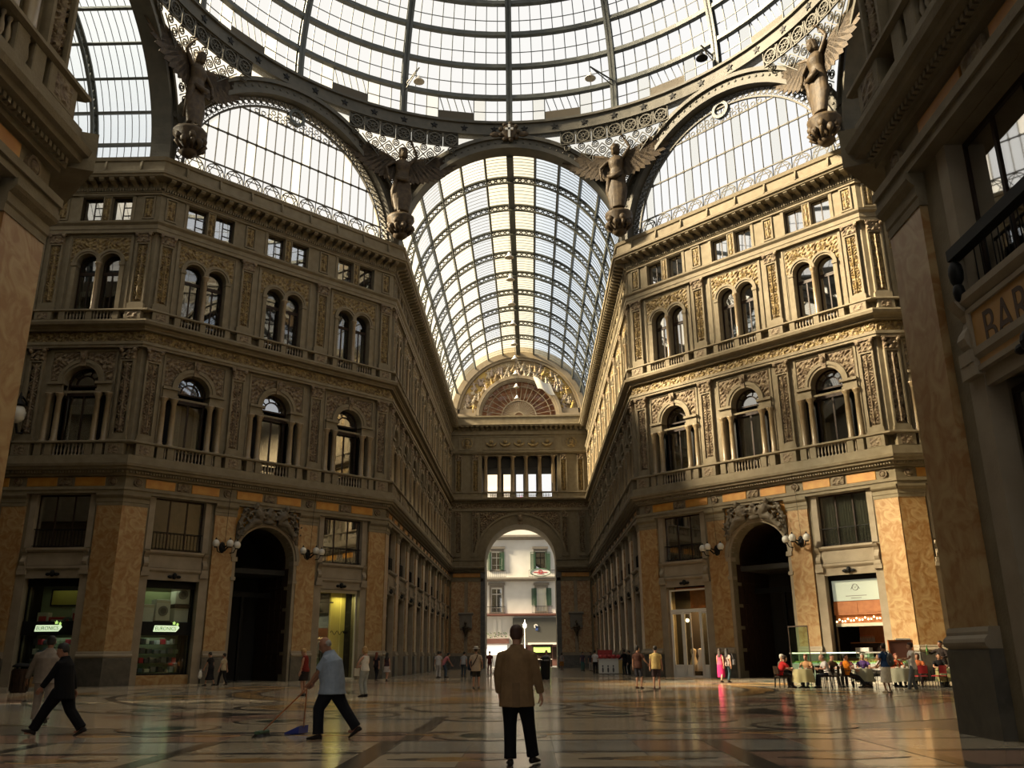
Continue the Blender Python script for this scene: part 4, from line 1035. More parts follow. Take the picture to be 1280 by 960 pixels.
# ------------------------------------------------------------------ street behind the arch
link('ground', (lambda b: (b.box(-60, 60, A + LA + 5, 130, -.3, -.02), b.mesh('ground', 'asphalt'))[1])(MB()), kind='structure')
def street_house():
    Y = 93
    r = empty('street_house', (0, Y, 0), label='cream stuccoed street house with green shutters seen through the far arch', category='building')
    def P(name, fn, m, par=r, **kw): return part(None, name, fn, m, par, **kw)
    holes = [(-4.6, -3.0, 13.6, 16.25), (2.0, 3.45, 13.6, 16.2), (-4.6, -3.0, 7.45, 10.95), (2.1, 3.5, 7.55, 10.9)]
    def wall(b):
        b.box(-30, 30, .25, 6, 0, 18.5); b.box(-30, -4.6, 0, .3, 0, 18.5); b.box(3.5, 30, 0, .3, 0, 18.5); b.box(-3.0, 2.0, 0, .3, 0, 18.5)
        for x0, x1 in ((-4.6, -3.0), (2.0, 3.5)):
            b.box(x0, x1, 0, .3, 0, 7.5); b.box(x0, x1, 0, .3, 10.95, 13.6); b.box(x0, x1, 0, .3, 16.2, 18.5)
        b.box(-30, 30, .4, 6, 18.5, 23.6)
    P('wall', wall, 'stucco')
    P('cornice', lambda b: b.band(-30, 30, [(.1, 18.0), (-.3, 18.1), (-.6, 18.4), (-.6, 18.7), (.1, 18.8)]), 'greytrim')
    P('string_course', lambda b: b.band(-30, 30, [(.1, 11.95), (-.5, 11.95), (-.9, 12.2), (-.9, 12.45), (.1, 12.45)]), 'greytrim')
    P('string_course', lambda b: b.band(-30, 30, [(.1, 6.95), (-.5, 6.95), (-.8, 7.1), (-.8, 7.3), (.1, 7.3)]), 'rust')
    for i, (x0, x1, z0, z1) in enumerate(holes):
        w = P('window', lambda b: (b.frame(x0, x1, z0, z1, .1, .2, .1), b.box((x0 + x1) / 2 - .04, (x0 + x1) / 2 + .04, .1, .2, z0, z1), b.box(x0, x1, .1, .2, z1 - .9, z1 - .8), b.box(x0, x1, .1, .2, z0 + .7, z0 + .75)), 'white' if i != 1 else 'black')
        P('pane', lambda b: b.box(x0 + .05, x1 - .05, .15, .17, z0, z1), 'winglass' if i < 3 else 'curtain', w)
        P('lintel', lambda b: (b.box(x0 - .45, x1 + .45, -.25, .1, z1 + .45, z1 + .8), b.frame(x0 - .3, x1 + .3, z0 - .2, z1 + .4, -.08, .05, .3)), 'greytrim')
        if i != 2:
            for sx in (-1, 1):
                xa, xb = (x0 - .75, x0 - .02) if sx < 0 else (x1 + .02, x1 + .75)
                if i == 0: xa, xb = (x0 - .55, x0 - .05) if sx < 0 else (x1 - .35, x1 + .35)
                sh = P('shutter', lambda b: b.frame(xa, xb, z0 + (.9 if i == 3 else 0), z1, -.16, -.1, .07), 'shutter')
                P('slats', lambda b: [b.box(xa + .06, xb - .06, -.15, -.11, z0 + 1.0 + q * .12, z0 + 1.08 + q * .12) if i == 3 else b.box(xa + .06, xb - .06, -.15, -.11, z0 + .1 + q * .12, z0 + .18 + q * .12) for q in range(int((z1 - z0 - (1.0 if i == 3 else .2)) / .12))], 'shutter', sh, kind='stuff')
    for x0, x1, z in ((-6.0, -2.4, 12.45), (1.0, 5.2, 12.45), (-5.4, -2.5, 7.3), (1.4, 4.4, 7.3)):
        bal = P('balcony_railing', lambda b: (b.beam((x0, -.8, z + 1.0), (x1, -.8, z + 1.0), .06), b.beam((x0, -.8, z + .1), (x1, -.8, z + .1), .05), [b.beam((x0 + (x1 - x0) * q / 18, -.8, z), (x0 + (x1 - x0) * q / 18, -.8, z + 1.0), .03) for q in range(19)]), 'black')
    sw_ = P('shop_wall', lambda b: b.box(-1.45, 8, -.5, .1, 3.2, 6.7), 'darkpanel')
    P('emblem', lambda b: b.ring(1.9, 5.5, .12, .3, -.56, -.5, 0, 2 * pi, 16), 'white', sw_)
    P('emblem_centre', lambda b: b.box(1.85, 2.2, -.56, -.5, 4.9, 5.5), 'bluepaint', sw_)
    P('pale_panel', lambda b: [b.box(x, x + .45, -.1, .02, 4.6, 6.5) for x in (-4.3, -3.6)], 'white')
    P('balcony_wall', lambda b: b.box(-9, -2.0, -.9, .05, 3.1, 3.8), 'rust')
    P('shop_fascia', lambda b: (b.box(.7, 8, -.7, .05, 2.9, 3.2)), 'white')
    P('shop_front', lambda b: (b.box(-1.5, 8, -.15, .05, 0, 2.9)), 'rust')
    P('doorway', lambda b: b.box(-2.0, .6, -.2, .05, 0, 2.6), 'brown')
    P('doorway', lambda b: b.box(4.3, 5.2, -.2, .05, .9, 2.6), 'brown')
    return r
street_house()
def tagged(name, fn, m, label, cat, loc=(0, 0, 0), rz=0, group=None, smooth=False, **kw):
    b = MB(); fn(b)
    o = link(name, b.mesh(name, m, smooth), None, loc, rz, label=label, category=cat, **kw)
    if group: o['group'] = group
    return o
def house2():
    r = empty('pale_house', (0, 104, 0), label='tall pale house with a grey window above the street seen through the loggia columns', category='building')
    part(None, 'wall', lambda b: (b.box(-26, -1.0, 0, 6, -.02, 31.5), b.box(-26, -1.0, -.2, 0, 27.4, 27.8)), 'white', r)
    w = part(None, 'window', lambda b: b.box(-3.3, -2.3, -.1, .1, 24.2, 26.4), 'greytrim', r)
    part(None, 'shutter', lambda b: b.box(-3.2, -2.4, -.14, -.1, 24.3, 26.3), 'coolgrey', w)
M['coolgrey'] = mat('blue_grey_paint', (0.12, 0.15, 0.17), 0.6, k=1)
M['pinkflower'] = mat('pink_blossom', (0.8, 0.15, 0.45), 0.7, k=1)
house2()
tagged('roof_terrace', lambda b: (b.box(-.9, 22, 2.1, 5, -.02, 25.2), b.box(-.9, 22, 1.9, 5.2, 25.2, 25.45)), 'rust', 'dark red roof terrace wall seen between the loggia columns', 'terrace', (0, 97, 0))
tagged('flower_bush', lambda b: [b.ball((random.uniform(-1, 1), random.uniform(-.3, .3), random.uniform(.2, 1.2)), .3, .3, .25, 6, 4) for _ in range(16)], 'pinkflower', 'pink flowering bush on the terrace behind the loggia', 'bush', (-.2, 95.5, 23.6), kind='thing')
def hedge(b):
    for _ in range(220):
        x, y, z = random.uniform(-3.4, 3.4), random.uniform(-.25, .25), random.uniform(0, .75)
        d = random.uniform(0, 6.28)
        b.add([(x, y, z), (x + .12 * cos(d), y + .12 * sin(d), z + .05), (x + .03, y, z + .17), (x - .1 * sin(d), y, z + .12)], [(0, 1, 2, 3)])
tagged('balcony_plants', hedge, 'leaf', 'leafy green plants lining the balcony wall above the white awning', 'plants', (-5.6, 92.0, 3.8), kind='stuff')
M['lit'] = glow('white_glow', (1.0, 0.93, 0.85), 1.1)  # emission stands in for daylight on the awning; the street lantern shares it
M['green_lit'] = glow('lit_green_sign', (0.62, 0.85, 0.22), .8)
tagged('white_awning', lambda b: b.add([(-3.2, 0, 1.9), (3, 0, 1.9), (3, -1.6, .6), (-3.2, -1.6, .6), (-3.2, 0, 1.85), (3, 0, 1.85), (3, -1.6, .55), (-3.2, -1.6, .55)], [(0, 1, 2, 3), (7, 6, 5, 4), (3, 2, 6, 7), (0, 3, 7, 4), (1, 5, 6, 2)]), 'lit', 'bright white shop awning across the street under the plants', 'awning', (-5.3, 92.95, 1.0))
def lamppost():
    r = empty('street_lamp', (.35, 86, 0), label='white street lamp post standing across the street beyond the arch', category='lamp')
    part(None, 'pole', lambda b: b.lathe([(.22, 0), (.22, .4), (.1, .5), (.08, 4.9), (.12, 5.0)], n=10), 'white', r, smooth=True)
    part(None, 'lantern', lambda b: b.lathe([(.1, 5.0), (.24, 5.15), (.28, 5.55), (.2, 5.6), (.05, 5.9), (.02, 6.2)], n=10), 'lit', r, smooth=True)
lamppost()
def kiosk():
    r = empty('street_kiosk', (2.6, 80, 0), label='street kiosk with a glowing yellow green sign under the far arch', category='kiosk')
    part(None, 'body', lambda b: (b.box(-1.3, 1.3, .1, 1.6, 0, 2.65), b.box(-1.4, 1.4, -.1, 1.7, 2.65, 2.8)), 'brown', r)
    part(None, 'lit_sign', lambda b: b.box(-1.1, 1.1, -.02, .1, 1.8, 2.46), 'green_lit', r)
    part(None, 'counter', lambda b: b.box(-1.3, 1.3, -.15, .1, .9, 1.0), 'white', r)
kiosk()
def oval_sign():
    r = empty('oval_sign', (2.7, 92.02, 13.12), label='white oval hanging sign with a teal rim below the open upper window', category='sign')
    for x in (-.8, .8): part(None, 'hanger', lambda b: b.beam((x, .0, .3), (x, .1, .9), .06), 'black', r)
    part(None, 'board', lambda b: (b.add([(1.5 * cos(2 * pi * i / 32), y, .55 * sin(2 * pi * i / 32)) for y in (-.1, .05) for i in range(32)], [tuple(range(31, -1, -1)), tuple(range(32, 64))] + [(i, (i + 1) % 32, 32 + (i + 1) % 32, 32 + i) for i in range(32)])), 'white', r)
    part(None, 'rim', lambda b: b.tube([(1.48 * cos(2 * pi * i / 32), -.08, .54 * sin(2 * pi * i / 32)) for i in range(32)], .07, 5, True), 'shutter', r)
    part(None, 'lettering', lambda b: (b.box(-1.0, 1.0, -.12, -.1, -.06, .06), b.ring(0, .05, .2, .3, -.13, -.1, 0, 2 * pi, 14), b.box(-.5, .5, -.12, -.1, -.26, -.2)), 'red', r)
oval_sign()

# ------------------------------------------------------------------ floor
FL = dict(rough=0.17, spec=0.6)
M.update(
    fl_cream=mat('cream_floor_marble', (0.50, 0.42, 0.30), 0.14, (0.43, 0.35, 0.24), 1.4, dist=1.2, spec=.4, k=1.05),
    fl_ochre=mat('ochre_floor_marble', (0.48, 0.30, 0.12), 0.14, (0.34, 0.20, 0.09), 1.8, dist=1.2, spec=.4, k=1.05),
    fl_grey=mat('grey_floor_marble', (0.30, 0.28, 0.24), 0.14, (0.40, 0.37, 0.30), 1.5, dist=1.2, spec=.4, k=1.05),
    fl_dark=mat('dark_floor_marble', (0.10, 0.085, 0.07), 0.15, (0.13, 0.12, 0.10), 2.5, dist=1, spec=.4, k=.8),
    fl_green=mat('green_floor_marble', (0.07, 0.10, 0.075), 0.15, (0.12, 0.15, 0.12), 2.5, dist=1, spec=.4, k=.8),
    fl_rose=mat('rosy_floor_marble', (0.42, 0.27, 0.19), 0.14, (0.32, 0.20, 0.14), 1.6, dist=1.2, spec=.4, k=1.05),
    grout=mat('floor_bed', (0.20, 0.17, 0.13), 0.25, (0.30, 0.25, 0.18), .8, dist=.8, spec=.4, k=.8),
)
b = MB(); b.box(-60, 60, -62, A + LA + 5, -.3, -.006)
floor = link('floor', b.mesh('floor', 'grout'), kind='structure')
rr = random.Random(3)
TOP = 0.0
def fslab(poly, m, z1=TOP): 
    part(None, 'floor_slab', lambda q: q.slab(poly, -.02, z1), m, floor)
NI = [0]
def inlay(poly, m, dz=.0025):
    NI[0] += 1
    ar = sum(poly[i][0] * poly[(i + 1) % len(poly)][1] - poly[(i + 1) % len(poly)][0] * poly[i][1] for i in range(len(poly)))
    part(None, 'inlay', lambda q: q.slab(poly if ar > 0 else poly[::-1], -.004, TOP + dz + .00012 * (NI[0] % 37)), m, floor)
def rect(x0, y0, x1, y1): return [(x0, y0), (x1, y0), (x1, y1), (x0, y1)]
def circ(cx, cy, r, n=28): return [(cx + r * cos(2 * pi * i / n), cy + r * sin(2 * pi * i / n)) for i in range(n)]
def annulus(cx, cy, r0, r1, m, a0=0, a1=2 * pi, n=40, dz=.0025):
    NI[0] += 1
    def fn(q):
        vs = []
        for i in range(n + 1):
            t = a0 + (a1 - a0) * i / n
            for r, z in ((r0, -.004), (r1, -.004), (r1, TOP + dz + .00012 * (NI[0] % 37)), (r0, TOP + dz + .00012 * (NI[0] % 37))): vs.append((cx + r * cos(t), cy + r * sin(t), z))
        q.add(vs, [(4 * i + k, 4 * i + 4 + k, 4 * i + 4 + (k + 1) % 4, 4 * i + (k + 1) % 4) for i in range(n) for k in range(4)] + [(0, 1, 2, 3), (4 * n + 3, 4 * n + 2, 4 * n + 1, 4 * n)])
    part(None, 'inlay_ring', fn, m, floor)
# near field: rows of squared slabs in the arm and its mouth
xs = [-8.8, -6.9, -5.5, -4.1, -2.6, -1.15, .2, 1.5, 2.8, 4.1, 5.4, 6.65, 8.8]
ys = [-31.5, -29.9, -28.3, -26.7, -24.85, -23.0, -21.3]
for i in range(len(xs) - 1):
    for j in range(len(ys) - 1):
        fslab(rect(xs[i] + .004, ys[j] + .004, xs[i + 1] - .004, ys[j + 1] - .004), rr.choice(('fl_cream', 'fl_cream', 'fl_cream', 'fl_grey', 'fl_rose')))
# octagon: radial courses
Rs = [0, 2.2, 4.6, 7.0, 9.4, 11.8, 14.2, 16.6, 19.0, 21.2]
for j in range(1, len(Rs) - 1):
    n = 16 if j < 3 else 24
    for i in range(n):
        t0, t1 = 2 * pi * i / n, 2 * pi * (i + 1) / n
        g = .004
        r0, r1 = Rs[j] + g, Rs[j + 1] - g
        pts = [(r0 * cos(t0), r0 * sin(t0)), (r1 * cos(t0), r1 * sin(t0)), (r1 * cos((t0 + t1) / 2), r1 * sin((t0 + t1) / 2)), (r1 * cos(t1), r1 * sin(t1)), (r0 * cos(t1), r0 * sin(t1)), (r0 * cos((t0 + t1) / 2), r0 * sin((t0 + t1) / 2))]
        if min(q[1] for q in pts) < -20.9 and max(abs(q[0]) for q in pts) > 9: continue
        fslab(pts, ('fl_cream', 'fl_ochre', 'fl_cream', 'fl_rose', 'fl_cream', 'fl_grey')[(i * 2 + j) % 6] if rr.random() < .7 else 'fl_cream')
fslab(circ(0, 0, 2.19), 'fl_ochre')
for k in range(8):
    t = k * pi / 4 + pi / 8
    inlay([(1.2 * cos(t - .25), 1.2 * sin(t - .25)), (2.15 * cos(t), 2.15 * sin(t)), (1.2 * cos(t + .25), 1.2 * sin(t + .25)), (.3 * cos(t), .3 * sin(t))], 'fl_dark')
for r0, r1, m in ((6.2, 6.5, 'fl_dark'), (9.8, 10.0, 'fl_dark'), (10.0, 10.9, 'fl_ochre'), (10.9, 11.1, 'fl_dark'), (14.9, 15.2, 'fl_dark'), (17.6, 17.8, 'fl_dark')):
    annulus(0, 0, r0, r1, m, n=72, dz=.002)
for k in range(16):
    t = k * pi / 8
    cx, cy = 13.0 * cos(t), 13.0 * sin(t)
    annulus(cx, cy, 2.15, 2.35, 'fl_dark', n=32, dz=.003)
    if k % 2: annulus(cx, cy, 1.2, 1.6, 'fl_ochre', n=28)
    inlay(circ(cx, cy, .6), 'fl_green')
for k in range(8):
    t = k * pi / 4 - pi / 2
    for d in (-.19, .19):
        cx, cy = 16.4 * cos(t + d), 16.4 * sin(t + d)
        annulus(cx, cy, .95, 1.1, 'fl_dark', n=28, dz=.003); inlay(circ(cx, cy, .5), 'fl_green', .003)
    t2 = t + pi / 8
    inlay([(q[0] * cos(t2) - q[1] * sin(t2), q[0] * sin(t2) + q[1] * cos(t2)) for q in ((16, -1.2), (18.6, -.12), (19.2, 0), (18.6, .12), (16, 1.2), (16.4, 0))], 'fl_dark', .003)
for x, y in ((.43, -22.05), (6.5, -20.2), (-6.1, -20.0), (.1, -17.5), (4.6, -18.3), (-4.4, -18.0)):
    annulus(x, y, .55, .9, 'fl_cream', n=32, dz=.003); annulus(x, y, .9, 1.02, 'fl_dark', n=32, dz=.003); inlay(circ(x, y, .55, 32), 'fl_green', .004)
for y, w in ((-23.0, .13), (-24.85, .22), (-26.75, .2), (-28.4, .2), (-21.25, .3), (-30, .2)):
    inlay(rect(-8.7, y - w / 2, 8.7, y + w / 2), 'fl_dark')
for x, w, y0, y1 in ((-.9, .32, -22.9, -16.9), (4.1, .36, -30, -23.1), (-1.15, .36, -30, -23.1), (6.65, .3, -30, -23.1), (-4.1, .3, -30, -23.1), (1.33, .3, -26.7, -24.9), (-6.9, .3, -30, -23.1)):
    inlay(rect(x - w / 2, y0, x + w / 2, y1), 'fl_dark', .003)
for x0, x1 in ((-3.9, -1.5), (1.7, 3.8), (4.4, 6.4), (-6.6, -4.4), (-.9, 1.0)):
    for y in (-25.75, -27.6, -29.2):
        cx = (x0 + x1) / 2; w = (x1 - x0) / 2
        inlay([(cx - w * .85, y), (cx, y - .28), (cx + w * .85, y), (cx, y + .28)], 'fl_ochre')
        for s_ in (-1, 1): inlay([(cx + s_ * w * .9, y), (cx + s_ * w * .5, y - .16), (cx + s_ * w * .25, y), (cx + s_ * w * .5, y + .16)], 'fl_dark', .003)
for i in range(14):
    x = -6.6 + i
    inlay([(x - .5, -21.75), (x, -21.95), (x + .5, -21.75), (x, -21.55)], ('fl_ochre', 'fl_dark')[i % 2])
for s_ in (-1, 1):
    for y in [A + 2 + 5.4 * i for i in range(9)]:
        inlay(rect(s_ * 4 - 2.4, y, s_ * 4 + 2.4, y + .25), 'fl_dark')
    inlay(rect(s_ * 7 - .2, A - 1, s_ * 7 + .2, A + LA), 'fl_dark', .003)
    inlay(rect(s_ * 1.5 - .15, A - 1, s_ * 1.5 + .15, A + LA), 'fl_dark', .003)
# ------------------------------------------------------------------ figures
JOBS = []      # (object, voxel, extra MB joined after the union)
def loft(b, rings, n=12):
    """rings: (centre, ax, ay) with ax, ay half-axis vectors"""
    vs = []
    for c, ax, ay in rings:
        for j in range(n):
            t = 2 * pi * j / n
            vs.append(c + ax * cos(t) + ay * sin(t))
    m = len(rings)
    fs = [(i * n + j, i * n + (j + 1) % n, (i + 1) * n + (j + 1) % n, (i + 1) * n + j) for i in range(m - 1) for j in range(n)]
    fs += [tuple(range(n - 1, -1, -1)), tuple((m - 1) * n + j for j in range(n))]
    b.add(vs, fs)
def ik(a, t, l1, l2, hint):
    d = t - a
    L = d.length
    if L > (l1 + l2) * .999:
        t = a + d * ((l1 + l2) * .999 / L); d = t - a; L = d.length
    L = max(L, abs(l1 - l2) + 1e-3)
    c = (l1 * l1 + L * L - l2 * l2) / (2 * l1 * L)
    c = max(-1, min(1, c))
    u = d.normalized()
    h = hint - u * hint.dot(u)
    if h.length < 1e-4: h = u.orthogonal()
    h.normalize()
    return a + u * (l1 * c) + h * (l1 * sqrt(1 - c * c)), t
CLOTH = {}
def cloth(rgb, rough=.85):
    k = tuple(round(c, 3) for c in rgb)
    if k not in CLOTH:
        CLOTH[k] = mat('cloth_%d' % len(CLOTH), rgb, rough, tuple(c * .8 for c in rgb), 9, .15, 60, k=1, spec=.15)
    return CLOTH[k]
M['skin'] = mat('skin', (0.46, 0.25, 0.16), 0.55, (0.40, 0.20, 0.12), 6, k=.85)
M['skin_dk'] = mat('tanned_skin', (0.32, 0.15, 0.085), 0.55, (0.27, 0.12, 0.07), 6, k=.85)
M['eye'] = mat('eye_dark', (0.02, 0.015, 0.01), 0.3, k=1)
HAIR = dict(black=(.010, .008, .007), brown=(.035, .018, .011), auburn=(.05, .016, .008), blond=(.40, .24, .09), grey=(.32, .30, .27), red=(.16, .035, .015), white=(.5, .48, .43))

def hand(b, wrist, dirv, side, curl, k, palm_n):
    """palm, four fingers and a thumb; palm_n = direction the palm faces"""
    d = dirv.normalized()
    n = (palm_n - d * palm_n.dot(d))
    if n.length < 1e-3: n = d.orthogonal()
    n.normalize()
    s = d.cross(n).normalized()
    ax, ay = s * (.042 * k), n * (.017 * k)
    loft(b, [(wrist - d * .03 * k, ax * .65, ay * 1.3), (wrist + d * .01 * k, ax * .75, ay * 1.2), (wrist + d * .05 * k, ax, ay), (wrist + d * .09 * k, ax * 1.0, ay * .9), (wrist + d * .1 * k, ax * .8, ay * .6)], 10)
    for i, (o, L) in enumerate(((-.031, .072), (-.010, .082), (.011, .076), (.031, .058))):
        p = wrist + d * (.088 * k) + s * (o * k)
        pts = [p]; dd = d.copy(); a = 0
        for seg in range(3):
            a += curl * (.55, .8, .6)[seg]
            dd = d * cos(a) + n * sin(a)
            p = p + dd * (L * k * (.45, .32, .25)[seg]); pts.append(p)
        b.tube(pts, [.0098 * k, .0092 * k, .0083 * k, .0062 * k], 7)
    ts = -side
    p = wrist + d * (.025 * k) + s * (.034 * k * ts)
    d1 = (d * .75 + s * ts * .6 + n * .35).normalized(); d2 = (d * .9 + s * ts * .15 + n * (.3 + curl * .4)).normalized()
    b.tube([p - d1 * .01 * k, p + d1 * .04 * k, p + d1 * .04 * k + d2 * .032 * k, p + d1 * .04 * k + d2 * .052 * k], [.014 * k, .012 * k, .0105 * k, .007 * k], 7)

def person(label, pos, rz, pose=None, H=1.75, skin='skin', hair=('brown', 'short'), top=None, bottom=None, shoe=(.02, .017, .015), vox=.017, group=None, extra=None, wide=1.0, name='person', z0=0.0, cat='person', stat=None):
    k = H / 1.75
    P = dict(pel=(0, 0, .915), lean=0, fl=(-.11, 0, .075), fr=(.11, 0, .075), hl=(-.27, .03, .80), hr=(.27, .03, .80), head=(0, 0), curl=.45, footyaw=(0, 0), roll=0)
    P.update(pose or {})
    top = top or {}; bottom = bottom or {}
    root = empty(name, (pos[0], pos[1], z0), rz, label=label, category=cat)
    if group: root['group'] = group
    pel = V(P['pel']) * k
    lean = rad(P['lean'])
    def T(x, y, z):
        """torso space (z above the hip axis) to local space, bending forward progressively"""
        a = lean * min(1, max(0, z / .30))
        zz = z if z < 0 else z
        # integrate the bend over 4 steps
        p = V((0, 0, 0)); n = 6
        if z > 0:
            for i in range(n):
                t = (i + .5) / n * z
                aa = lean * min(1, t / .30)
                p += V((0, sin(aa), cos(aa))) * (z / n)
        else: p = V((0, 0, z))
        up_ = V((0, sin(a), cos(a))); fw = V((0, cos(a), -sin(a)))
        return pel + (p + V((x, 0, 0)) + fw * y) * k, V((1, 0, 0)), fw, up_
    def ring(z, rx, ry, y=0, g=0.0):
        c, rx_, fw, up_ = T(0, y, z)
        return (c, rx_ * ((rx * wide + g) * k), fw * ((ry * (1 + (wide - 1) * 1.3) + g) * k))
    TOR = [(-.09, .10, .085, -.01), (-.04, .15, .11, -.012), (.03, .168, .118, -.012), (.11, .158, .11, 0), (.20, .143, .10, .004), (.30, .158, .112, .004), (.39, .175, .118, .002), (.46, .172, .102, -.006), (.5, .138, .082, -.012), (.528, .085, .068, -.014)]
    if top.get('f'): TOR = [(-.09, .10, .09, -.01), (-.04, .155, .115, -.012), (.03, .17, .122, -.012), (.11, .15, .105, 0), (.20, .125, .09, .004), (.30, .145, .112, .012), (.37, .152, .118, .015), (.45, .155, .095, -.004), (.505, .13, .078, -.012), (.535, .07, .06, -.014)]
    sh = {s: T(s * (.165 if top.get('f') else .188) * (1 + (wide - 1) * .5), -.012, .475)[0] for s in (-1, 1)}
    hip = {s: pel + V((s * .088, 0, -.01)) * k for s in (-1, 1)}
    hands = {-1: V(P['hl']) * k, 1: V(P['hr']) * k}
    feet = {-1: V(P['fl']) * k, 1: V(P['fr']) * k}
    el, kn, wr, an = {}, {}, {}, {}
    for s in (-1, 1):
        el[s], wr[s] = ik(sh[s], hands[s], .285 * k, .255 * k, V(P.get('elb', {}).get(s, (s * .35, -1, -.25))))
        kn[s], an[s] = ik(hip[s], feet[s], .425 * k, .42 * k, V((s * .1, 1, 0)))
    # ---- body (head, trunk, limbs) as one surface
    b = MB()
    loft(b, [ring(z, rx, ry, y) for z, rx, ry, y in TOR], 14)
    nb, _, fwN, upN = T(0, -.016, .52)
    hp, hy = rad(P['head'][0]), rad(P['head'][1])
    a0 = lean * .75
    hup = V((0, sin(a0 * .6 + hp), cos(a0 * .6 + hp)))
    hfw = V((-sin(hy) * cos(a0 * .6 + hp), cos(hy) * cos(a0 * .6 + hp), -sin(a0 * .6 + hp)))
    hfw.normalize(); hrt = hfw.cross(hup).normalized(); hfw = hup.cross(hrt).normalized()
    hs = 1.09
    hc = nb + (upN * .05 + hup * .135 + hfw * .022) * k
    def HP(x, y, z): return hc + (hrt * x + hfw * y + hup * z) * (k * hs)
    loft(b, [(nb - upN * .02 * k, V((1, 0, 0)) * .062 * k, fwN * .06 * k), (nb + upN * .03 * k, V((1, 0, 0)) * .056 * k, fwN * .056 * k), (HP(0, -.025, -.07), hrt * .052 * k, hfw * .055 * k), (HP(0, -.01, -.03), hrt * .05 * k, hfw * .05 * k)], 10)
    def hring(z, rx, ry, y): return (HP(0, y, z), hrt * rx * k * hs, hfw * ry * k * hs)
    loft(b, [hring(-.118, .022, .02, .052), hring(-.108, .038, .04, .042), hring(-.08, .054, .066, .026), hring(-.045, .066, .082, .012), hring(-.01, .072, .09, .004), hring(.03, .076, .096, -.004), (HP(0, -.008, .07), hrt * .07 * k, hfw * .09 * k), (HP(0, -.012, .1), hrt * .05 * k, hfw * .066 * k), (HP(0, -.014, .117), hrt * .02 * k, hfw * .028 * k)], 14)
    b.tube([HP(0, .088, .018), HP(0, .104, -.012), HP(0, .112, -.03), HP(0, .094, -.04)], [.009 * k, .012 * k, .016 * k, .012 * k], 6)   # nose
    b.tube([HP(-.024, .088, -.067), HP(0, .095, -.066), HP(.024, .088, -.067)], [.006 * k, .011 * k, .006 * k], 6)             # lips
    for s in (-1, 1):
        b.tube([HP(s * .074, -.004, .022), HP(s * .084, -.012, .006), HP(s * .078, -.004, -.022)], [.009 * k, .013 * k, .008 * k], 6)  # ears
        b.tube([HP(s * .012, .087, .026), HP(s * .034, .083, .03), HP(s * .055, .066, .024)], [.008 * k] * 3, 5)                     # brow
        b.tube([sh[s] - V((s * .07, 0, .05)) * k, sh[s] - V((s * .02, 0, .022)) * k, sh[s].lerp(el[s], .35), el[s], el[s].lerp(wr[s], .3), wr[s]], [.03 * k, .046 * k, .046 * k, .037 * k, .039 * k, .025 * k], 10)
        b.tube([hip[s] + V((0, 0, .04)) * k, hip[s].lerp(kn[s], .2), hip[s].lerp(kn[s], .6), kn[s], kn[s].lerp(an[s], .3), kn[s].lerp(an[s], .75), an[s]], [.085 * k, .088 * k, .07 * k, .052 * k, .056 * k, .038 * k, .034 * k], 10)
        fy = rad(P['footyaw'][0 if s < 0 else 1])
        f = V((-sin(fy), cos(fy), 0))
        fz = -max(-.045, min(.06, 0.0)) 
        b.tube([an[s] + V((0, 0, 0)), an[s] - f * .035 * k - V((0, 0, .045)) * k, an[s] + f * .06 * k - V((0, 0, .042)) * k, an[s] + f * .15 * k - V((0, 0, .055)) * k], [.033 * k, .034 * k, .034 * k, .02 * k], 8)
    ex = MB()
    for s in (-1, 1):
        fd = (wr[s] - el[s])
        pn = V(P.get('palm', {}).get(s, (-s, .15, 0)))
        hd = V(P.get('hdir', {}).get(s, tuple(fd.normalized())))
        hand(ex, wr[s], hd, s, P['curl'], k, pn)
    smat = stat or skin
    body = part(None, 'body', lambda q: q.add(b.v, b.f), smat, root)
    JOBS.append((body, vox, ex))
    def shell(nm, fn, m, v=None, sm=3, **kw):
        q = MB(); fn(q)
        o = part(None, nm, lambda t: t.add(q.v, q.f), stat or m, root, **kw)
        JOBS.append((o, v or vox, None))
        return o
    # ---- eyes
    if not stat:
        part(None, 'eyes', lambda q: [q.ball(HP(s * .031, .086, .008), .0105 * k, .007 * k, .007 * k, 6, 4) for s in (-1, 1)], 'eye', root)
    # ---- hair
    if hair:
        hcol, style = hair
        hm = M.setdefault('hair_' + hcol, mat('hair_' + hcol, HAIR[hcol], .6, tuple(c * .6 for c in HAIR[hcol]), 20, .3, 60, k=1))
        def hf(q):
            if style != 'bald':
                loft(q, [(HP(0, -.045, -.055), hrt * .055 * k * hs, hfw * .05 * k * hs), (HP(0, -.035, -.02), hrt * .075 * k * hs, hfw * .07 * k * hs), (HP(0, -.022, .03), hrt * .084 * k * hs, hfw * .092 * k * hs), (HP(0, -.016, .075), hrt * .08 * k * hs, hfw * .1 * k * hs), (HP(0, -.016, .112), hrt * .055 * k * hs, hfw * .072 * k * hs), (HP(0, -.018, .13), hrt * .02 * k * hs, hfw * .03 * k * hs)], 14)
            else:
                loft(q, [(HP(0, -.05, -.05), hrt * .05 * k * hs, hfw * .045 * k * hs), (HP(0, -.045, -.01), hrt * .08 * k * hs, hfw * .065 * k * hs), (HP(0, -.04, .025), hrt * .083 * k * hs, hfw * .068 * k * hs), (HP(0, -.05, .05), hrt * .06 * k * hs, hfw * .05 * k * hs)], 12)
            if style == 'bob':
                loft(q, [(HP(0, -.03, -.12), hrt * .07 * k * hs, hfw * .05 * k * hs), (HP(0, -.03, -.08), hrt * .095 * k * hs, hfw * .08 * k * hs), (HP(0, -.02, .0), hrt * .098 * k * hs, hfw * .085 * k * hs), (HP(0, -.015, .08), hrt * .088 * k * hs, hfw * .1 * k * hs)], 12)
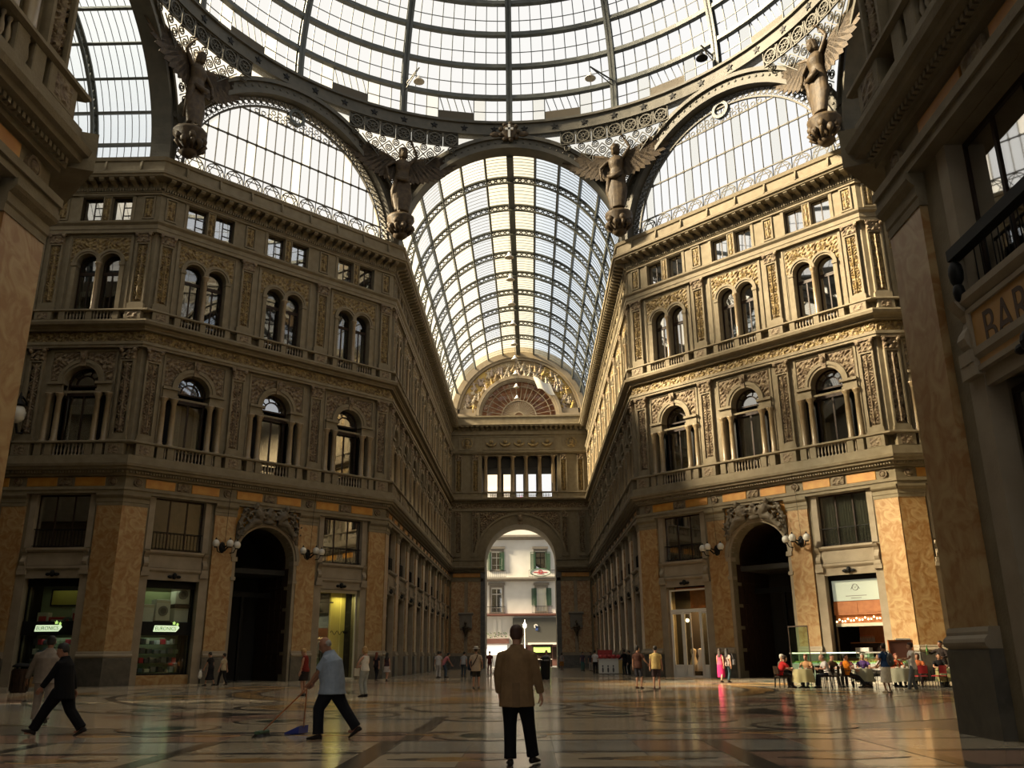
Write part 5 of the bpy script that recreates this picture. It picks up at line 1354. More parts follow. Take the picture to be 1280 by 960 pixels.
            if style == 'long':
                loft(q, [(HP(0, -.085, -.36), hrt * .05 * k * hs, hfw * .025 * k * hs), (HP(0, -.085, -.25), hrt * .09 * k * hs, hfw * .045 * k * hs), (HP(0, -.06, -.1), hrt * .092 * k * hs, hfw * .06 * k * hs), (HP(0, -.03, .02), hrt * .09 * k * hs, hfw * .08 * k * hs)], 12)
        shell('hair', hf, hm, min(vox, .016))
    if extra and 'hat' in extra:
        part(None, 'hat', lambda q: (loft(q, [(HP(0, -.01, .06), hrt * .15 * k * hs, hfw * .17 * k * hs), (HP(0, -.01, .072), hrt * .15 * k * hs, hfw * .17 * k * hs), (HP(0, -.01, .08), hrt * .092 * k * hs, hfw * .108 * k * hs), (HP(0, -.012, .14), hrt * .085 * k * hs, hfw * .1 * k * hs), (HP(0, -.012, .155), hrt * .05 * k * hs, hfw * .06 * k * hs)], 16)), cloth(extra['hat']), root)
        part(None, 'hat_band', lambda q: loft(q, [(HP(0, -.01, .082), hrt * .095 * k * hs, hfw * .111 * k * hs), (HP(0, -.011, .1), hrt * .093 * k * hs, hfw * .109 * k * hs)], 16), cloth((.03, .025, .02)), root)
    # ---- upper garment
    if top:
        g = top.get('g', .02)
        hem = top.get('hem', -.06)
        slv = top.get('sleeve', 'short')
        def tf(q):
            rs = [r for r in TOR if r[0] > max(hem, -.06) + .02 and r[0] < .53]
            fl_ = top.get('flare', .0)
            low = [(hem, .172 + fl_, .125 + fl_, -.01), ((hem + .03) / 2, .172 + fl_ * .6, .124 + fl_ * .6, -.01)] if hem < .02 else [(hem, .15, .105, 0)]
            rs = low + [r for r in rs if r[0] > low[-1][0] + .02]
            box = top.get('box', 0.0)
            rs = [(z, max(rx, .165 * box if z < .45 else rx), max(ry, .118 * box if z < .45 else ry), y) for z, rx, ry, y in rs]
            neck = [(.528, .088, .074, -.014), (.548, .066, .064, -.014)] if not top.get('low') else []
            loft(q, [ring(z, rx, ry, y, g) for z, rx, ry, y in rs + neck], 16)
            if top.get('collar'): loft(q, [ring(.53, .075, .07, -.014, min(g, .02)), ring(.585, .06, .062, -.02, min(g, .016))], 12)
            if slv != 'none':
                for s in (-1, 1):
                    ce = {'short': .62, 'half': .9}.get(slv, 1)
                    pts = [sh[s] - V((s * .09, 0, .055)) * k, sh[s] - V((s * .03, 0, .026)) * k, sh[s].lerp(el[s], .12), sh[s].lerp(el[s], .4 if ce == 1 else ce * .6)]
                    rr_ = [.04, .055, .062, .06]
                    if ce < 1: pts.append(sh[s].lerp(el[s], ce)); rr_.append(.064)
                    else:
                        pts += [el[s], el[s].lerp(wr[s], .5), el[s].lerp(wr[s], .95)]; rr_ += [.054, .05, .043]
                    q.tube(pts, [(r + (g - .014) * .5 + .002) * k * (1.0 + .12 * (wide - 1) * 5) for r in rr_], 10)
        shell(top.get('name', 'shirt'), tf, cloth(top['c']))
    # ---- lower garment
    if bottom:
        kind = bottom.get('kind', 'trousers')
        def bf(q):
            if kind == 'skirt':
                L = bottom.get('len', .5)
                mid = (an[-1] + an[1]) / 2
                c1 = (kn[-1] + kn[1]) / 2
                pts = [ring(.12, .155, .108, 0, .01), ring(.0, .175, .125, -.012, .014)]
                ax = V((1, 0, 0)) * ((bottom.get('w', .2)) * k)
                low = pel.lerp(c1, min(1, L / .425)) if L <= .425 else c1.lerp(mid, (L - .425) / .42)
                dx = abs(kn[1].x - kn[-1].x) / 2
                pts += [(pel.lerp(low, .5) + V((0, 0, -.02)) * k, V((1, 0, 0)) * (bottom.get('mid', .19) + dx * .3) * k, V((0, 1, 0)) * bottom.get('mid', .19) * .8 * k), (low, ax + V((dx * .5, 0, 0)), V((0, 1, 0)) * (bottom.get('w', .2) * .85) * k)]
                loft(q, pts[::-1], 14)
                return
            loft(q, [ring(-.1, .11, .09, -.01, .008), ring(-.04, .155, .115, -.012, .012), ring(.03, .166, .117, -.012, .008), ring(.1, .15, .1, 0, .002)], 14)
            fr_ = bottom.get('frac', .97)
            for s in (-1, 1):
                w = bottom.get('w', 1.0)
                if kind == 'shorts':
                    q.tube([hip[s] + V((0, 0, .05)) * k, hip[s].lerp(kn[s], .25), hip[s].lerp(kn[s], .6), hip[s].lerp(kn[s], bottom.get('frac', .95))], [.092 * k, .1 * k * w, .095 * k * w, .092 * k * w], 10)
                else:
                    q.tube([hip[s] + V((0, 0, .05)) * k, hip[s].lerp(kn[s], .2), hip[s].lerp(kn[s], .6), kn[s], kn[s].lerp(an[s], .4), kn[s].lerp(an[s], .8), kn[s].lerp(an[s], fr_)], [.09 * k, .098 * k * w, .086 * k * w, .072 * k * w, .068 * k * w, .066 * k * w, .07 * k * w], 10)
        shell(bottom.get('name', kind), bf, cloth(bottom['c']))
    if shoe:
        for s in (-1, 1):
            fy = rad(P['footyaw'][0 if s < 0 else 1]); f = V((-sin(fy), cos(fy), 0)); rt = V((cos(fy), sin(fy), 0))
            tilt = P.get('toe', {}).get(s, 0)
            f2 = (f * cos(rad(tilt)) - V((0, 0, sin(rad(tilt))))); u2 = rt.cross(f2)
            def SP(x, y, z): return an[s] + (rt * x + f2 * y + u2 * z) * k
            part(None, 'shoe', lambda q: (loft(q, [(SP(0, -.075, -.05), rt * .024 * k, u2 * .024 * k), (SP(0, -.06, -.035), rt * .038 * k, u2 * .04 * k), (SP(0, -.01, -.025), rt * .042 * k, u2 * .05 * k), (SP(0, .06, -.04), rt * .045 * k, u2 * .036 * k), (SP(0, .13, -.05), rt * .048 * k, u2 * .026 * k), (SP(0, .18, -.055), rt * .034 * k, u2 * .02 * k), (SP(0, .195, -.058), rt * .015 * k, u2 * .012 * k)], 10),
                 ), cloth(shoe, .5) if not stat else stat, root, smooth=True)
    root_info = dict(root=root, sh=sh, wr=wr, el=el, hip=hip, kn=kn, an=an, T=T, HP=HP, k=k, pel=pel, ring=ring, hrt=hrt, hfw=hfw)
    return root_info
TEXTS = []
def finish_figures():
    for o, v, ex in JOBS:
        r = o.modifiers.new('u', 'REMESH'); r.mode = 'VOXEL'; r.voxel_size = v; r.use_smooth_shade = True
        sm = o.modifiers.new('s', 'SMOOTH'); sm.factor = .5; sm.iterations = 3
    bpy.context.view_layer.update()
    dg = bpy.context.evaluated_depsgraph_get()
    for o, v, ex in JOBS:
        me = bpy.data.meshes.new_from_object(o.evaluated_get(dg))
        me.name = o.name
        o.modifiers.clear()
        if ex is not None:
            n = len(me.vertices)
            vs = [tuple(q.co) for q in me.vertices] + ex.v
            fs = [tuple(p.vertices) for p in me.polygons] + [tuple(i + n for i in f) for f in ex.f]
            m2 = bpy.data.meshes.new(o.name); m2.from_pydata(vs, [], fs)
            for q in me.materials: m2.materials.append(q)
            bpy.data.meshes.remove(me); me = m2
        me.polygons.foreach_set('use_smooth', [True] * len(me.polygons))
        o.data = me
    for o in TEXTS:
        me = bpy.data.meshes.new_from_object(o.evaluated_get(dg))
        n = bpy.data.objects.new(o.name, me); COL.objects.link(n)
        n.parent = o.parent; n.location = o.location; n.rotation_euler = o.rotation_euler; n.scale = o.scale
        bpy.data.objects.remove(o)

# ------------------------------------------------------------------ winged statues on the corners
def wing(b, s, k, root, spread, lift):
    """feathered wing: layered blades fanned from the shoulder"""
    for row, (n, L0, L1, w) in enumerate(((13, .80, .50, .085), (11, .52, .36, .08), (8, .3, .22, .075))):
        for i in range(n):
            t = i / (n - 1)
            base = root + V((s * (.06 + .62 * (1 - t)) * spread, .03 - .015 * row, (.02 + .30 * (1 - t)) * lift)) * k
            ang = rad(12 + 62 * t)
            d = V((s * cos(ang) * (1 - .15 * t), 0, -sin(ang) + (.45 * lift * (1 - t)))).normalized()
            L = (L0 + (L1 - L0) * t) * k
            sd = V((0, 1, 0)).cross(d).normalized()
            y = V((0, .012 * k * (row + 1), 0))
            p0, p1, p2, p3 = base, base + d * L * .45, base + d * L * .85, base + d * L
            wv = sd * w * k
            vs = [p0 - wv * .6 + y, p0 + wv * .6 + y, p1 - wv + y, p1 + wv + y, p2 - wv * .8 + y, p2 + wv * .8 + y, p3 + y]
            n_ = len(vs)
            vs += [q - V((0, .02 * k, 0)) for q in vs]
            b.add(vs, [(0, 1, 3, 2), (2, 3, 5, 4), (4, 5, 6), (n_ + 1, n_, n_ + 2, n_ + 3), (n_ + 3, n_ + 2, n_ + 4, n_ + 5), (n_ + 5, n_ + 4, n_ + 6), (0, 2, n_ + 2, n_), (2, 4, n_ + 4, n_ + 2), (4, 6, n_ + 6, n_ + 4), (3, 1, n_ + 1, n_ + 3), (5, 3, n_ + 3, n_ + 5), (6, 5, n_ + 5, n_ + 6)])
    b.tube([root + V((s * .04, -.05, 0)) * k, root + V((s * .3 * spread, .01, .16 * lift)) * k, root + V((s * .72 * spread, .01, .34 * lift)) * k], [.06 * k, .055 * k, .03 * k], 7)
M['statue_metal'] = mat('statue_metal', (0.032, 0.021, 0.011), 0.6, (0.065, 0.044, 0.022), 3, .3, 9, k=1, spec=.25)
STAT = ['arm raised toward the dome, between the far arch and the shaded lunette', 'arm raised, between the far arch and the sunlit lunette', 'standing at the outer end of the shaded lunette', 'standing at the outer end of the sunlit lunette']
def angel(corner_ang, label, armside):
    c = V((sin(corner_ang), cos(corner_ang), 0))
    pos = c * (23.06 - 1.85)
    k = 3.35
    r = person(label, (pos.x, pos.y), pi - corner_ang, dict(pel=(0, -.02, .93), fl=(-.09, -.02, .075), fr=(.09, .1, .075), lean=2, hl=((-.22, .02, 1.86) if armside < 0 else (-.34, .06, .98)), hr=((.22, .02, 1.86) if armside > 0 else (.34, .06, .98)), head=(8, 10 * armside), elb={-1: (-1, -.2, -.1), 1: (1, -.2, -.1)}),
               H=1.75 * k, hair=('brown', 'bob'), top=dict(c=(.1, .08, .05), f=True, sleeve='none', hem=.02, low=True), bottom=dict(kind='skirt', c=(.1, .08, .05), len=.80, w=.12, mid=.15), shoe=None, vox=.055, name='angel_statue', z0=32.75, cat='statue', stat='statue_metal')
    root = r['root']
    for s in (-1, 1):
        part(None, 'wing', lambda b: wing(b, s, k, r['T'](0, -.1, .44)[0], 1.0, 1.0), 'statue_metal', root)
    part('drape', 'drapery', lambda b: (b.tube([V((-.16, .12, .95)) * k, V((0, .17, .86)) * k, V((.17, .1, .92)) * k], [.05 * k, .06 * k, .05 * k], 7), b.tube([V((.16, .08, .9)) * k, V((.2, .02, .6)) * k, V((.17, -.05, .25)) * k], [.05 * k, .07 * k, .03 * k], 7)), 'statue_metal', root, smooth=True)
    def bracket(b):
        b.lathe([(.25, -1.75), (.55, -1.5), (.5, -1.2), (.85, -.75), (.8, -.55), (1.05, -.2), (1.0, 0.02), (.3, .04)], 0, -.1, 12)
        for i in range(7):
            t = -pi * .1 + pi * 1.2 * i / 6
            b.ball((.8 * cos(t), .75 * sin(t), -.6 - .35 * (i % 2)), .26, .2, .28, 8, 5)
            b.tube([(.5 * cos(t), .5 * sin(t), -1.4), (.95 * cos(t), .9 * sin(t), -1.0), (.7 * cos(t), .7 * sin(t), -.7)], [.1, .14, .08], 6)
    part('abracket', 'bracket', bracket, 'statue_metal', root, smooth=True)
angel(-pi / 8, 'dark winged statue with an arm raised between the far arch and the shaded lunette', -1)
angel(pi / 8, 'dark winged statue with an arm raised between the far arch and the sunlit lunette', -1)
angel(-3 * pi / 8, 'black silhouetted winged statue at the outer end of the shaded lunette', 1)
angel(3 * pi / 8, 'sunlit golden brown winged statue at the outer end of the bright lunette', -1)

# sculpture over the two portals: reclining figures and a cartouche
def portal_group(wall):
    b = MB()
    for s in (-1, 1):
        # torso, head, legs and arm of a reclining figure leaning on the arch
        b.tube([(s * .55, -.3, 9.45), (s * .85, -.42, 9.75), (s * 1.0, -.45, 9.98)], [.26, .3, .2], 8)
        b.ball((s * 1.02, -.5, 10.22), .15, .16, .19, 8, 6)
        b.tube([(s * .55, -.3, 9.4), (s * 1.15, -.42, 9.25), (s * 1.62, -.36, 8.7), (s * 1.75, -.3, 8.35)], [.24, .2, .15, .1], 8)
        b.tube([(s * .6, -.2, 9.35), (s * 1.2, -.25, 9.0), (s * 1.85, -.25, 8.55), (s * 2.0, -.22, 8.1)], [.2, .18, .13, .09], 8)
        b.tube([(s * .9, -.45, 9.9), (s * .6, -.5, 9.8), (s * .4, -.42, 10.0)], [.1, .09, .07], 6)
        b.tube([(s * 1.1, -.42, 9.9), (s * 1.5, -.35, 9.75), (s * 1.8, -.28, 10.02)], [.1, .08, .05], 6)
        b.tube([(s * 1.45, -.2, 10.05), (s * 1.75, -.24, 9.6), (s * 1.95, -.2, 9.0), (s * 2.05, -.15, 8.2)], [.14, .12, .16, .08], 7)
        b.ball((s * 1.6, -.2, 9.85), .2, .15, .22, 8, 5)
    b.ring(0, 9.75, .0, .34, -.42, -.1, 0, 2 * pi, 16)
    b.ball((0, -.36, 9.75), .26, .16, .32, 10, 6); b.ball((0, -.3, 10.12), .2, .14, .12); b.tube([(-.4, -.2, 9.35), (0, -.4, 9.28), (.4, -.2, 9.35)], [.1, .13, .1], 7)
    g = random.Random(4)
    for i in range(240):      # drapery folds, foliage and trophies packed round the figures
        s = g.choice((-1, 1)); t = g.uniform(rad(18), rad(88)); r = g.uniform(2.35, 3.3)
        x, z = s * r * cos(t), 7.1 + r * sin(t)
        if abs(x) > 2.05 or z > 10.1: continue
        a_ = g.uniform(0, 6.28); L_ = g.uniform(.12, .3); y = -g.uniform(.15, .52)
        b.tube([(x, y, z), (x + L_ * .5 * cos(a_), y - .08, z + L_ * .5 * sin(a_)), (x + L_ * cos(a_ + .5), y, z + L_ * sin(a_ + .5))], [.035, .075, .03], 5)
    b.v = [(max(-2.14, min(2.14, x)), y, z) for x, y, z in b.v]
    o = part(None, 'sculpture_group', lambda q: q.add(b.v, b.f), 'sculpt', wall, (S, 0, 0))
    JOBS.append((o, .04, None))
    part('portalring', 'arch_surround', lambda q: (q.ring(0, 7.1, 1.95, 2.08, -.1, .3, 0, pi, 28), q.ring(0, 7.1, 2.08, 2.3, -.2, .1, 0, pi, 28)), 'stone2', wall, (S, 0, 0))
    for s in (-1, 1):
        def jb(q, s=s):
            def bx(a, b_, y0, y1, z0, z1): q.box(min(s * a, s * b_), max(s * a, s * b_), y0, y1, z0, z1)
            bx(1.95, 2.16, -.1, .3, 0, 5.75); bx(1.9, 2.2, -.2, .35, 5.75, 5.95); bx(1.95, 2.18, -.13, .35, 5.95, 6.85); bx(1.88, 2.24, -.22, .35, 6.85, 7.1)
        part('portjamb%d' % s, 'jamb_strip', jb, 'stone2', wall, (S, 0, 0))
    part('portfield', 'spandrel_field', lambda q: q.archpanel(-2.2, 2.2, 7.1, 10.12, 0, 2.12, -.04, .05, 24), 'orange', wall, (S, 0, 0))
    # barrel lined passage; its brown, and that of its reliefs, paints in the darkness
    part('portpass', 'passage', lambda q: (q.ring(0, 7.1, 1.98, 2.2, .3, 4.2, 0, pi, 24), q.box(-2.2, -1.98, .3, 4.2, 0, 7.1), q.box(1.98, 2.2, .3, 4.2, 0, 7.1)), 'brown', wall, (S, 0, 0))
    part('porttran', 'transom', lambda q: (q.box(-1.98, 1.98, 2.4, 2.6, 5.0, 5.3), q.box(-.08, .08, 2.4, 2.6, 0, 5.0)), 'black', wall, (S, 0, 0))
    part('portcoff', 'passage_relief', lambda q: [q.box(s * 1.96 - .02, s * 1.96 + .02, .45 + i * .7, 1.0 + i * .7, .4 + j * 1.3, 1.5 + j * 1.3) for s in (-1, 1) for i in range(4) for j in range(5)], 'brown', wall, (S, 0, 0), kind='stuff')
portal_group(wall_R); portal_group(wall_L)
# cross emblem on the keystone of the far arch
def emblem():
    r = empty('cross_emblem', (0, A - .55, 40.7), label='pale cross on a dark ornate shield above the crown of the far arch', category='emblem')
    part(None, 'shield', lambda b: (b.ball((0, .1, .1), .62, .2, .72, 12, 8), [b.ball((.7 * cos(t), .1, .1 + .75 * sin(t)), .2, .16, .2, 8, 5) for t in [2 * pi * i / 9 for i in range(9)]], b.ball((-1.1, .15, -.1), .45, .15, .25), b.ball((1.1, .15, -.1), .45, .15, .25)), 'statue_metal', r, smooth=True)
    part(None, 'cross', lambda b: (b.box(-.09, .09, -.2, -.1, -.55, .62), b.box(-.32, .32, -.2, -.1, .12, .3)), 'white', r)
emblem()
M.update(
    room2=mat('dusky_curtain', (0.13, 0.14, 0.12), 0.9, k=1), room3=mat('grey_net_curtain', (0.26, 0.25, 0.22), 0.9, k=1),
    limewall=mat('lime_lit_wall', (0.34, 0.38, 0.22), 0.9, k=.8), dimyellow=mat('dim_yellow_panel', (0.3, 0.23, 0.03), 0.7, k=1), yellow=mat('yellow_wall', (0.62, 0.50, 0.13), 0.9, k=.9),  # lime wall colour carries the greenish light of the display
    goods_dk=mat('dark_goods', (0.05, 0.05, 0.055), 0.5, k=1), redgoods=mat('red_goods', (0.5, 0.03, 0.04), 0.5, k=1),
    wood=mat('warm_wood', (0.30, 0.10, 0.03), 0.5, (0.38, 0.14, 0.045), 4, k=1), shelfglass=glass('shelf_glass', (0.8, 0.95, 0.85), 0.1),
    steelp=mat('brushed_steel', (0.17, 0.17, 0.16), 0.45, metal=.4, k=1), cream=mat('cream_paint', (0.58, 0.54, 0.42), 0.6, k=.9),
    sign_lit=glow('lit_pale_sign', (0.80, 1.0, 0.62), .9), star_lit=glow('lit_star', (0.62, 1.0, 0.25), 1.0), sign_dk=mat('sign_letter_green', (0.02, 0.10, 0.03), .6, k=1),
    menu_lit=glow('backlit_menu', (0.36, 0.40, 0.33), .5), bulb=glow('warm_bulb', (1.0, 0.72, 0.35), 9.0), spot=glow('white_spot', (1.0, 0.9, 0.65), 5.0), tube_lit=glow('lit_tube', (1.0, 0.88, 0.62), 1.6), tube_cool=glow('cool_tube', (0.6, 1.0, 0.85), 1.1),
)
# ------------------------------------------------------------------ curtains
def pleats(b, x0, x1, y, z0, z1, n=None):
    n = n or int((x1 - x0) / .05)
    b.grid(lambda u, v: (x0 + (x1 - x0) * u, y + .03 * sin(u * n * 2.2), z0 + (z1 - z0) * v), n, 1)
def curt(key, x0, x1, y, z0, z1, m='curtain', nm='curtain'):
    w = WINS.get(key)
    if w: part(None, nm, lambda b: pleats(b, x0, x1, y, z0, z1), m, w)
for k_, xs_ in ((('wall_right_front', 14.4, 'mezz'), (-1.4, 1.4)), (('wall_right_front', 3.3, 'mezz'), (-1.4, 1.4))):
    curt(k_, *xs_, .40, 7.2, 10.05, 'curtain' if k_[1] > 10 else 'room2')
for sx in (0, 1): curt(('wall_left_front', 14.4, 'f2%d' % sx), -.55, .55, .56, 20.5, 23.6)
curt(('wall_left_front', 3.3, 'f1'), -.9, -.3, .7, 12.3, 15.9); curt(('wall_left_front', 3.3, 'f1'), .5, .9, .7, 12.3, 15.9)
curt(('wall_left', 14.3, 'f1'), -.85, .85, .7, 12.3, 15.5)
curt(('wall_right_front', 8.8, 'f1'), -.85, .85, .7, 12.3, 15.9, 'room3'); curt(('wall_right_front', 3.3, 'f1'), -.85, .85, .7, 12.3, 15.5, 'room2')
curt(('wall_left', 14.3, 'f20'), -.5, .1, .6, 20.5, 22.6); curt(('wall_left', 14.3, 'f21'), .1, .5, .6, 20.5, 22.6)
w_ = WINS.get(('wall_left_front', 3.3, 'mezz'))
if w_: part(None, 'painting_panel', lambda b: b.box(-1.4, 1.4, .5, .54, 7.2, 10.0), mat('murky_painting', (0.03, 0.02, 0.015), 0.5, (0.12, 0.06, 0.035), 1.6, dist=1.5, k=1), w_)
for k_ in (('wall_left_front', 3.3, 'f1'), ('wall_left_front', 8.8, 'f1')):
    w_ = WINS.get(k_)
    if w_: part(None, 'fanlight_disc', lambda b: b.disc(0, 16.6, .5, .62, 14, 0, pi), mat('fanlight_' + str(k_[1]), (0.35, 0.16, 0.09) if k_[1] < 5 else (.35, .33, .28), .5, k=1), w_)  # plain coloured disc behind the fanlight glass

# ------------------------------------------------------------------ lamps
def at(mw, u, y=0, z=0): return mw @ MX.Translation((u, y, z))
def tagp(root, label, cat, group=None):
    root['label'] = label; root['category'] = cat
    if group: root['group'] = group
    return root
M['globe'] = mat('milky_globe', (0.62, 0.60, 0.54), 0.25, k=.8)
M['lampwhite'] = mat('white_lamp_enamel', (0.75, 0.72, 0.66), 0.4, k=.9)
def wall_lamp(mw, u, label):
    r = empty('wall_lamp'); r.matrix_world = at(mw, u, -.15, 7.6); tagp(r, label, 'lamp')
    part('wl_b', 'bracket', lambda b: (b.ball((0, 0, 0), .2, .1, .34, 10, 6), b.tube([(0, 0, -.1), (0, -.35, -.22), (0, -.7, -.05), (0, -.95, .02)], .05, 6), b.tube([(0, -.25, 0), (-.3, -.5, .18), (-.62, -.55, .0)], .04, 6), b.tube([(0, -.25, 0), (.3, -.5, .18), (.62, -.55, .0)], .04, 6),
         b.tube([(-.62, -.55, 0), (-.5, -.5, -.3), (-.3, -.4, -.35)], .03, 5), b.tube([(.62, -.55, 0), (.5, -.5, -.3), (.3, -.4, -.35)], .03, 5)), 'black', r, smooth=True)
    part('wl_w', 'cable', lambda b: b.tube([(.1, -.1, .2), (.1, -.25, 2.6), (.1, -.5, 4.1)], .012, 4), 'black', r)
    for x, y in ((-.66, -.55), (.66, -.55), (0, -.98)):
        g = part('wl_g', 'globe', lambda b: b.ball((0, 0, .14), .21, .21, .23, 12, 8), 'globe', r, (x, y, 0), smooth=True)
        part('wl_c', 'globe_cup', lambda b: b.lathe([(.1, -.1), (.12, -.04), (.1, 0)], n=8), 'black', g); part('wl_d', 'globe_cap', lambda b: b.lathe([(.08, .35), (.05, .4), (.015, .48)], n=8), 'black', g)
wall_lamp(MW_L, 5.95, 'three-globe wall lamp on the marble pier beside the shaded portal, shop window side')
wall_lamp(MW_L, W8 - 5.95, 'three-globe wall lamp on the pier between the shaded portal and the yellow lit shop')
wall_lamp(MW_R, 5.95, 'three-globe wall lamp on the pier between the white glass door and the sunlit portal')
wall_lamp(MW_R, W8 - 5.95, 'three-globe wall lamp on the pier between the sunlit portal and the café')
r = empty('wall_lantern'); r.matrix_world = at(MW_LL, 11.42, -.3, 14.5); tagp(r, 'large ornate wall lantern half hidden behind the near shaded pier', 'lamp')
part(None, 'lantern_glass', lambda b: b.lathe([(.1, -.5), (.36, -.25), (.42, .1), (.3, .45), (.1, .55)], 0, -.6, 12), 'globe', r, smooth=True)
part(None, 'bracket', lambda b: b.tube([(0, .1, -.9), (0, -.4, -1.0), (0, -.6, -.5)], .07, 6), 'black', r); part(None, 'lantern_cap', lambda b: b.lathe([(.35, .45), (.4, .55), (.1, .9), (.03, 1.3)], 0, -.6, 10), 'black', r); part(None, 'upper_arm', lambda b: b.tube([(0, .1, .9), (0, -.4, 1.1), (0, -.6, .8)], .06, 6), 'black', r)
for i, y in enumerate((26.5, 30.9, 36.5, 41.7, 47.4, 52.2, 57.6, 62.7, 67.6)):
    ord_ = ('first', 'second', 'third', 'fourth', 'fifth', 'sixth', 'seventh', 'eighth', 'ninth')[i]
    r = empty('pendant_lamp', (-.2, y, 32.6)); tagp(r, 'white bell-shaped pendant lamp, the %s counted from the dome along the arm' % ord_, 'lamp', 'pendant lamps along the arm')
    part('pend_s', 'shade', lambda b: b.lathe([(.06, .5), (.12, .42), (.2, .2), (.38, .02), (.36, 0), (.1, .12)], n=14), 'lampwhite', r, smooth=True)
    L = 31 + sqrt(8.4 ** 2 - .04) - 32.6
    part('pend_c', 'cord', lambda b: b.tube([(0, 0, .45), (0, 0, L)], .012, 4), 'black', r)
def floodlight(p, tip, label, white=True):
    r = empty('floodlight', p); tagp(r, label, 'lamp')
    d = V(tip) - V(p)
    part(None, 'arm', lambda b: (b.beam((0, 0, 0), d, .09), b.beam((0, 0, -.5), d, .06), [b.beam(d * t, (d * (t + .2)) * .8 + V((0, 0, -.3)) * (1 - t), .04) for t in (.1, .35, .6)]), 'iron', r)
    part(None, 'lamp_shade', lambda b: b.lathe([(.1, .15), (.16, 0), (.45, -.35), (.42, -.38), (.1, -.1)], d.x, d.y, 12), 'lampwhite' if white else 'black', r, smooth=True)
p_ = dpt(4.2, rad(112.5), 21.6); floodlight(p_, dpt(7.2, rad(110.2), 20.4), 'white floodlight on a short arm on the dome rib above the shaded lunette')
p_ = dpt(4.4, rad(67.5), 21.6); floodlight(p_, dpt(6.8, rad(71.5), 20.3), 'white bell floodlight on a trussed arm near the middle of the dome')
p_ = dpt(.6, rad(45.5), 21.6); floodlight(p_, dpt(2.8, rad(46.8), 20.8), 'small black floodlight on the dome rib above the sunlit lunette', False)

# ------------------------------------------------------------------ shops
def lamp_in(mw, u, y, z, e, col, sz=1.2):
    d = bpy.data.lights.new('shop_light', 'AREA'); d.energy = e; d.color = col; d.size = sz
    o = bpy.data.objects.new('shop_light', d); COL.objects.link(o); o.matrix_world = at(mw, u, y, z)
def text(s, size, m, parent, mw_loc, rot=(pi / 2, 0, 0), ext=.01, sx=1.0, name='lettering'):
    c = bpy.data.curves.new(name, 'FONT'); c.body = s; c.size = size; c.extrude = ext; c.align_x = 'CENTER'; c.align_y = 'CENTER'
    c.materials.append(M[m] if isinstance(m, str) else m)
    o = bpy.data.objects.new(name, c); COL.objects.link(o); o.parent = parent; o.location = mw_loc; o.rotation_euler = rot; o.scale = (sx, 1, 1); TEXTS.append(o)
    return o
def shop_window(mw, u, fn):
    w = window(at(mw, u)); fn(w); return w
RG = random.Random(11)
def goods(mw, u, x, y, z, w, d, h, m, label, cat, name, grp=None):
    r = empty(name); r.matrix_world = at(mw, u + x, y, z); tagp(r, label, cat, grp)
    part(None, 'carton', lambda b: b.bevbox(-w / 2, w / 2, 0, d, 0, h, .015), m, r)
    part(None, 'print', lambda b: b.box(-w * .35, w * .35, -.006, 0, h * .25, h * .75), 'cream' if m != 'cream' else 'redgoods', r)
    return r
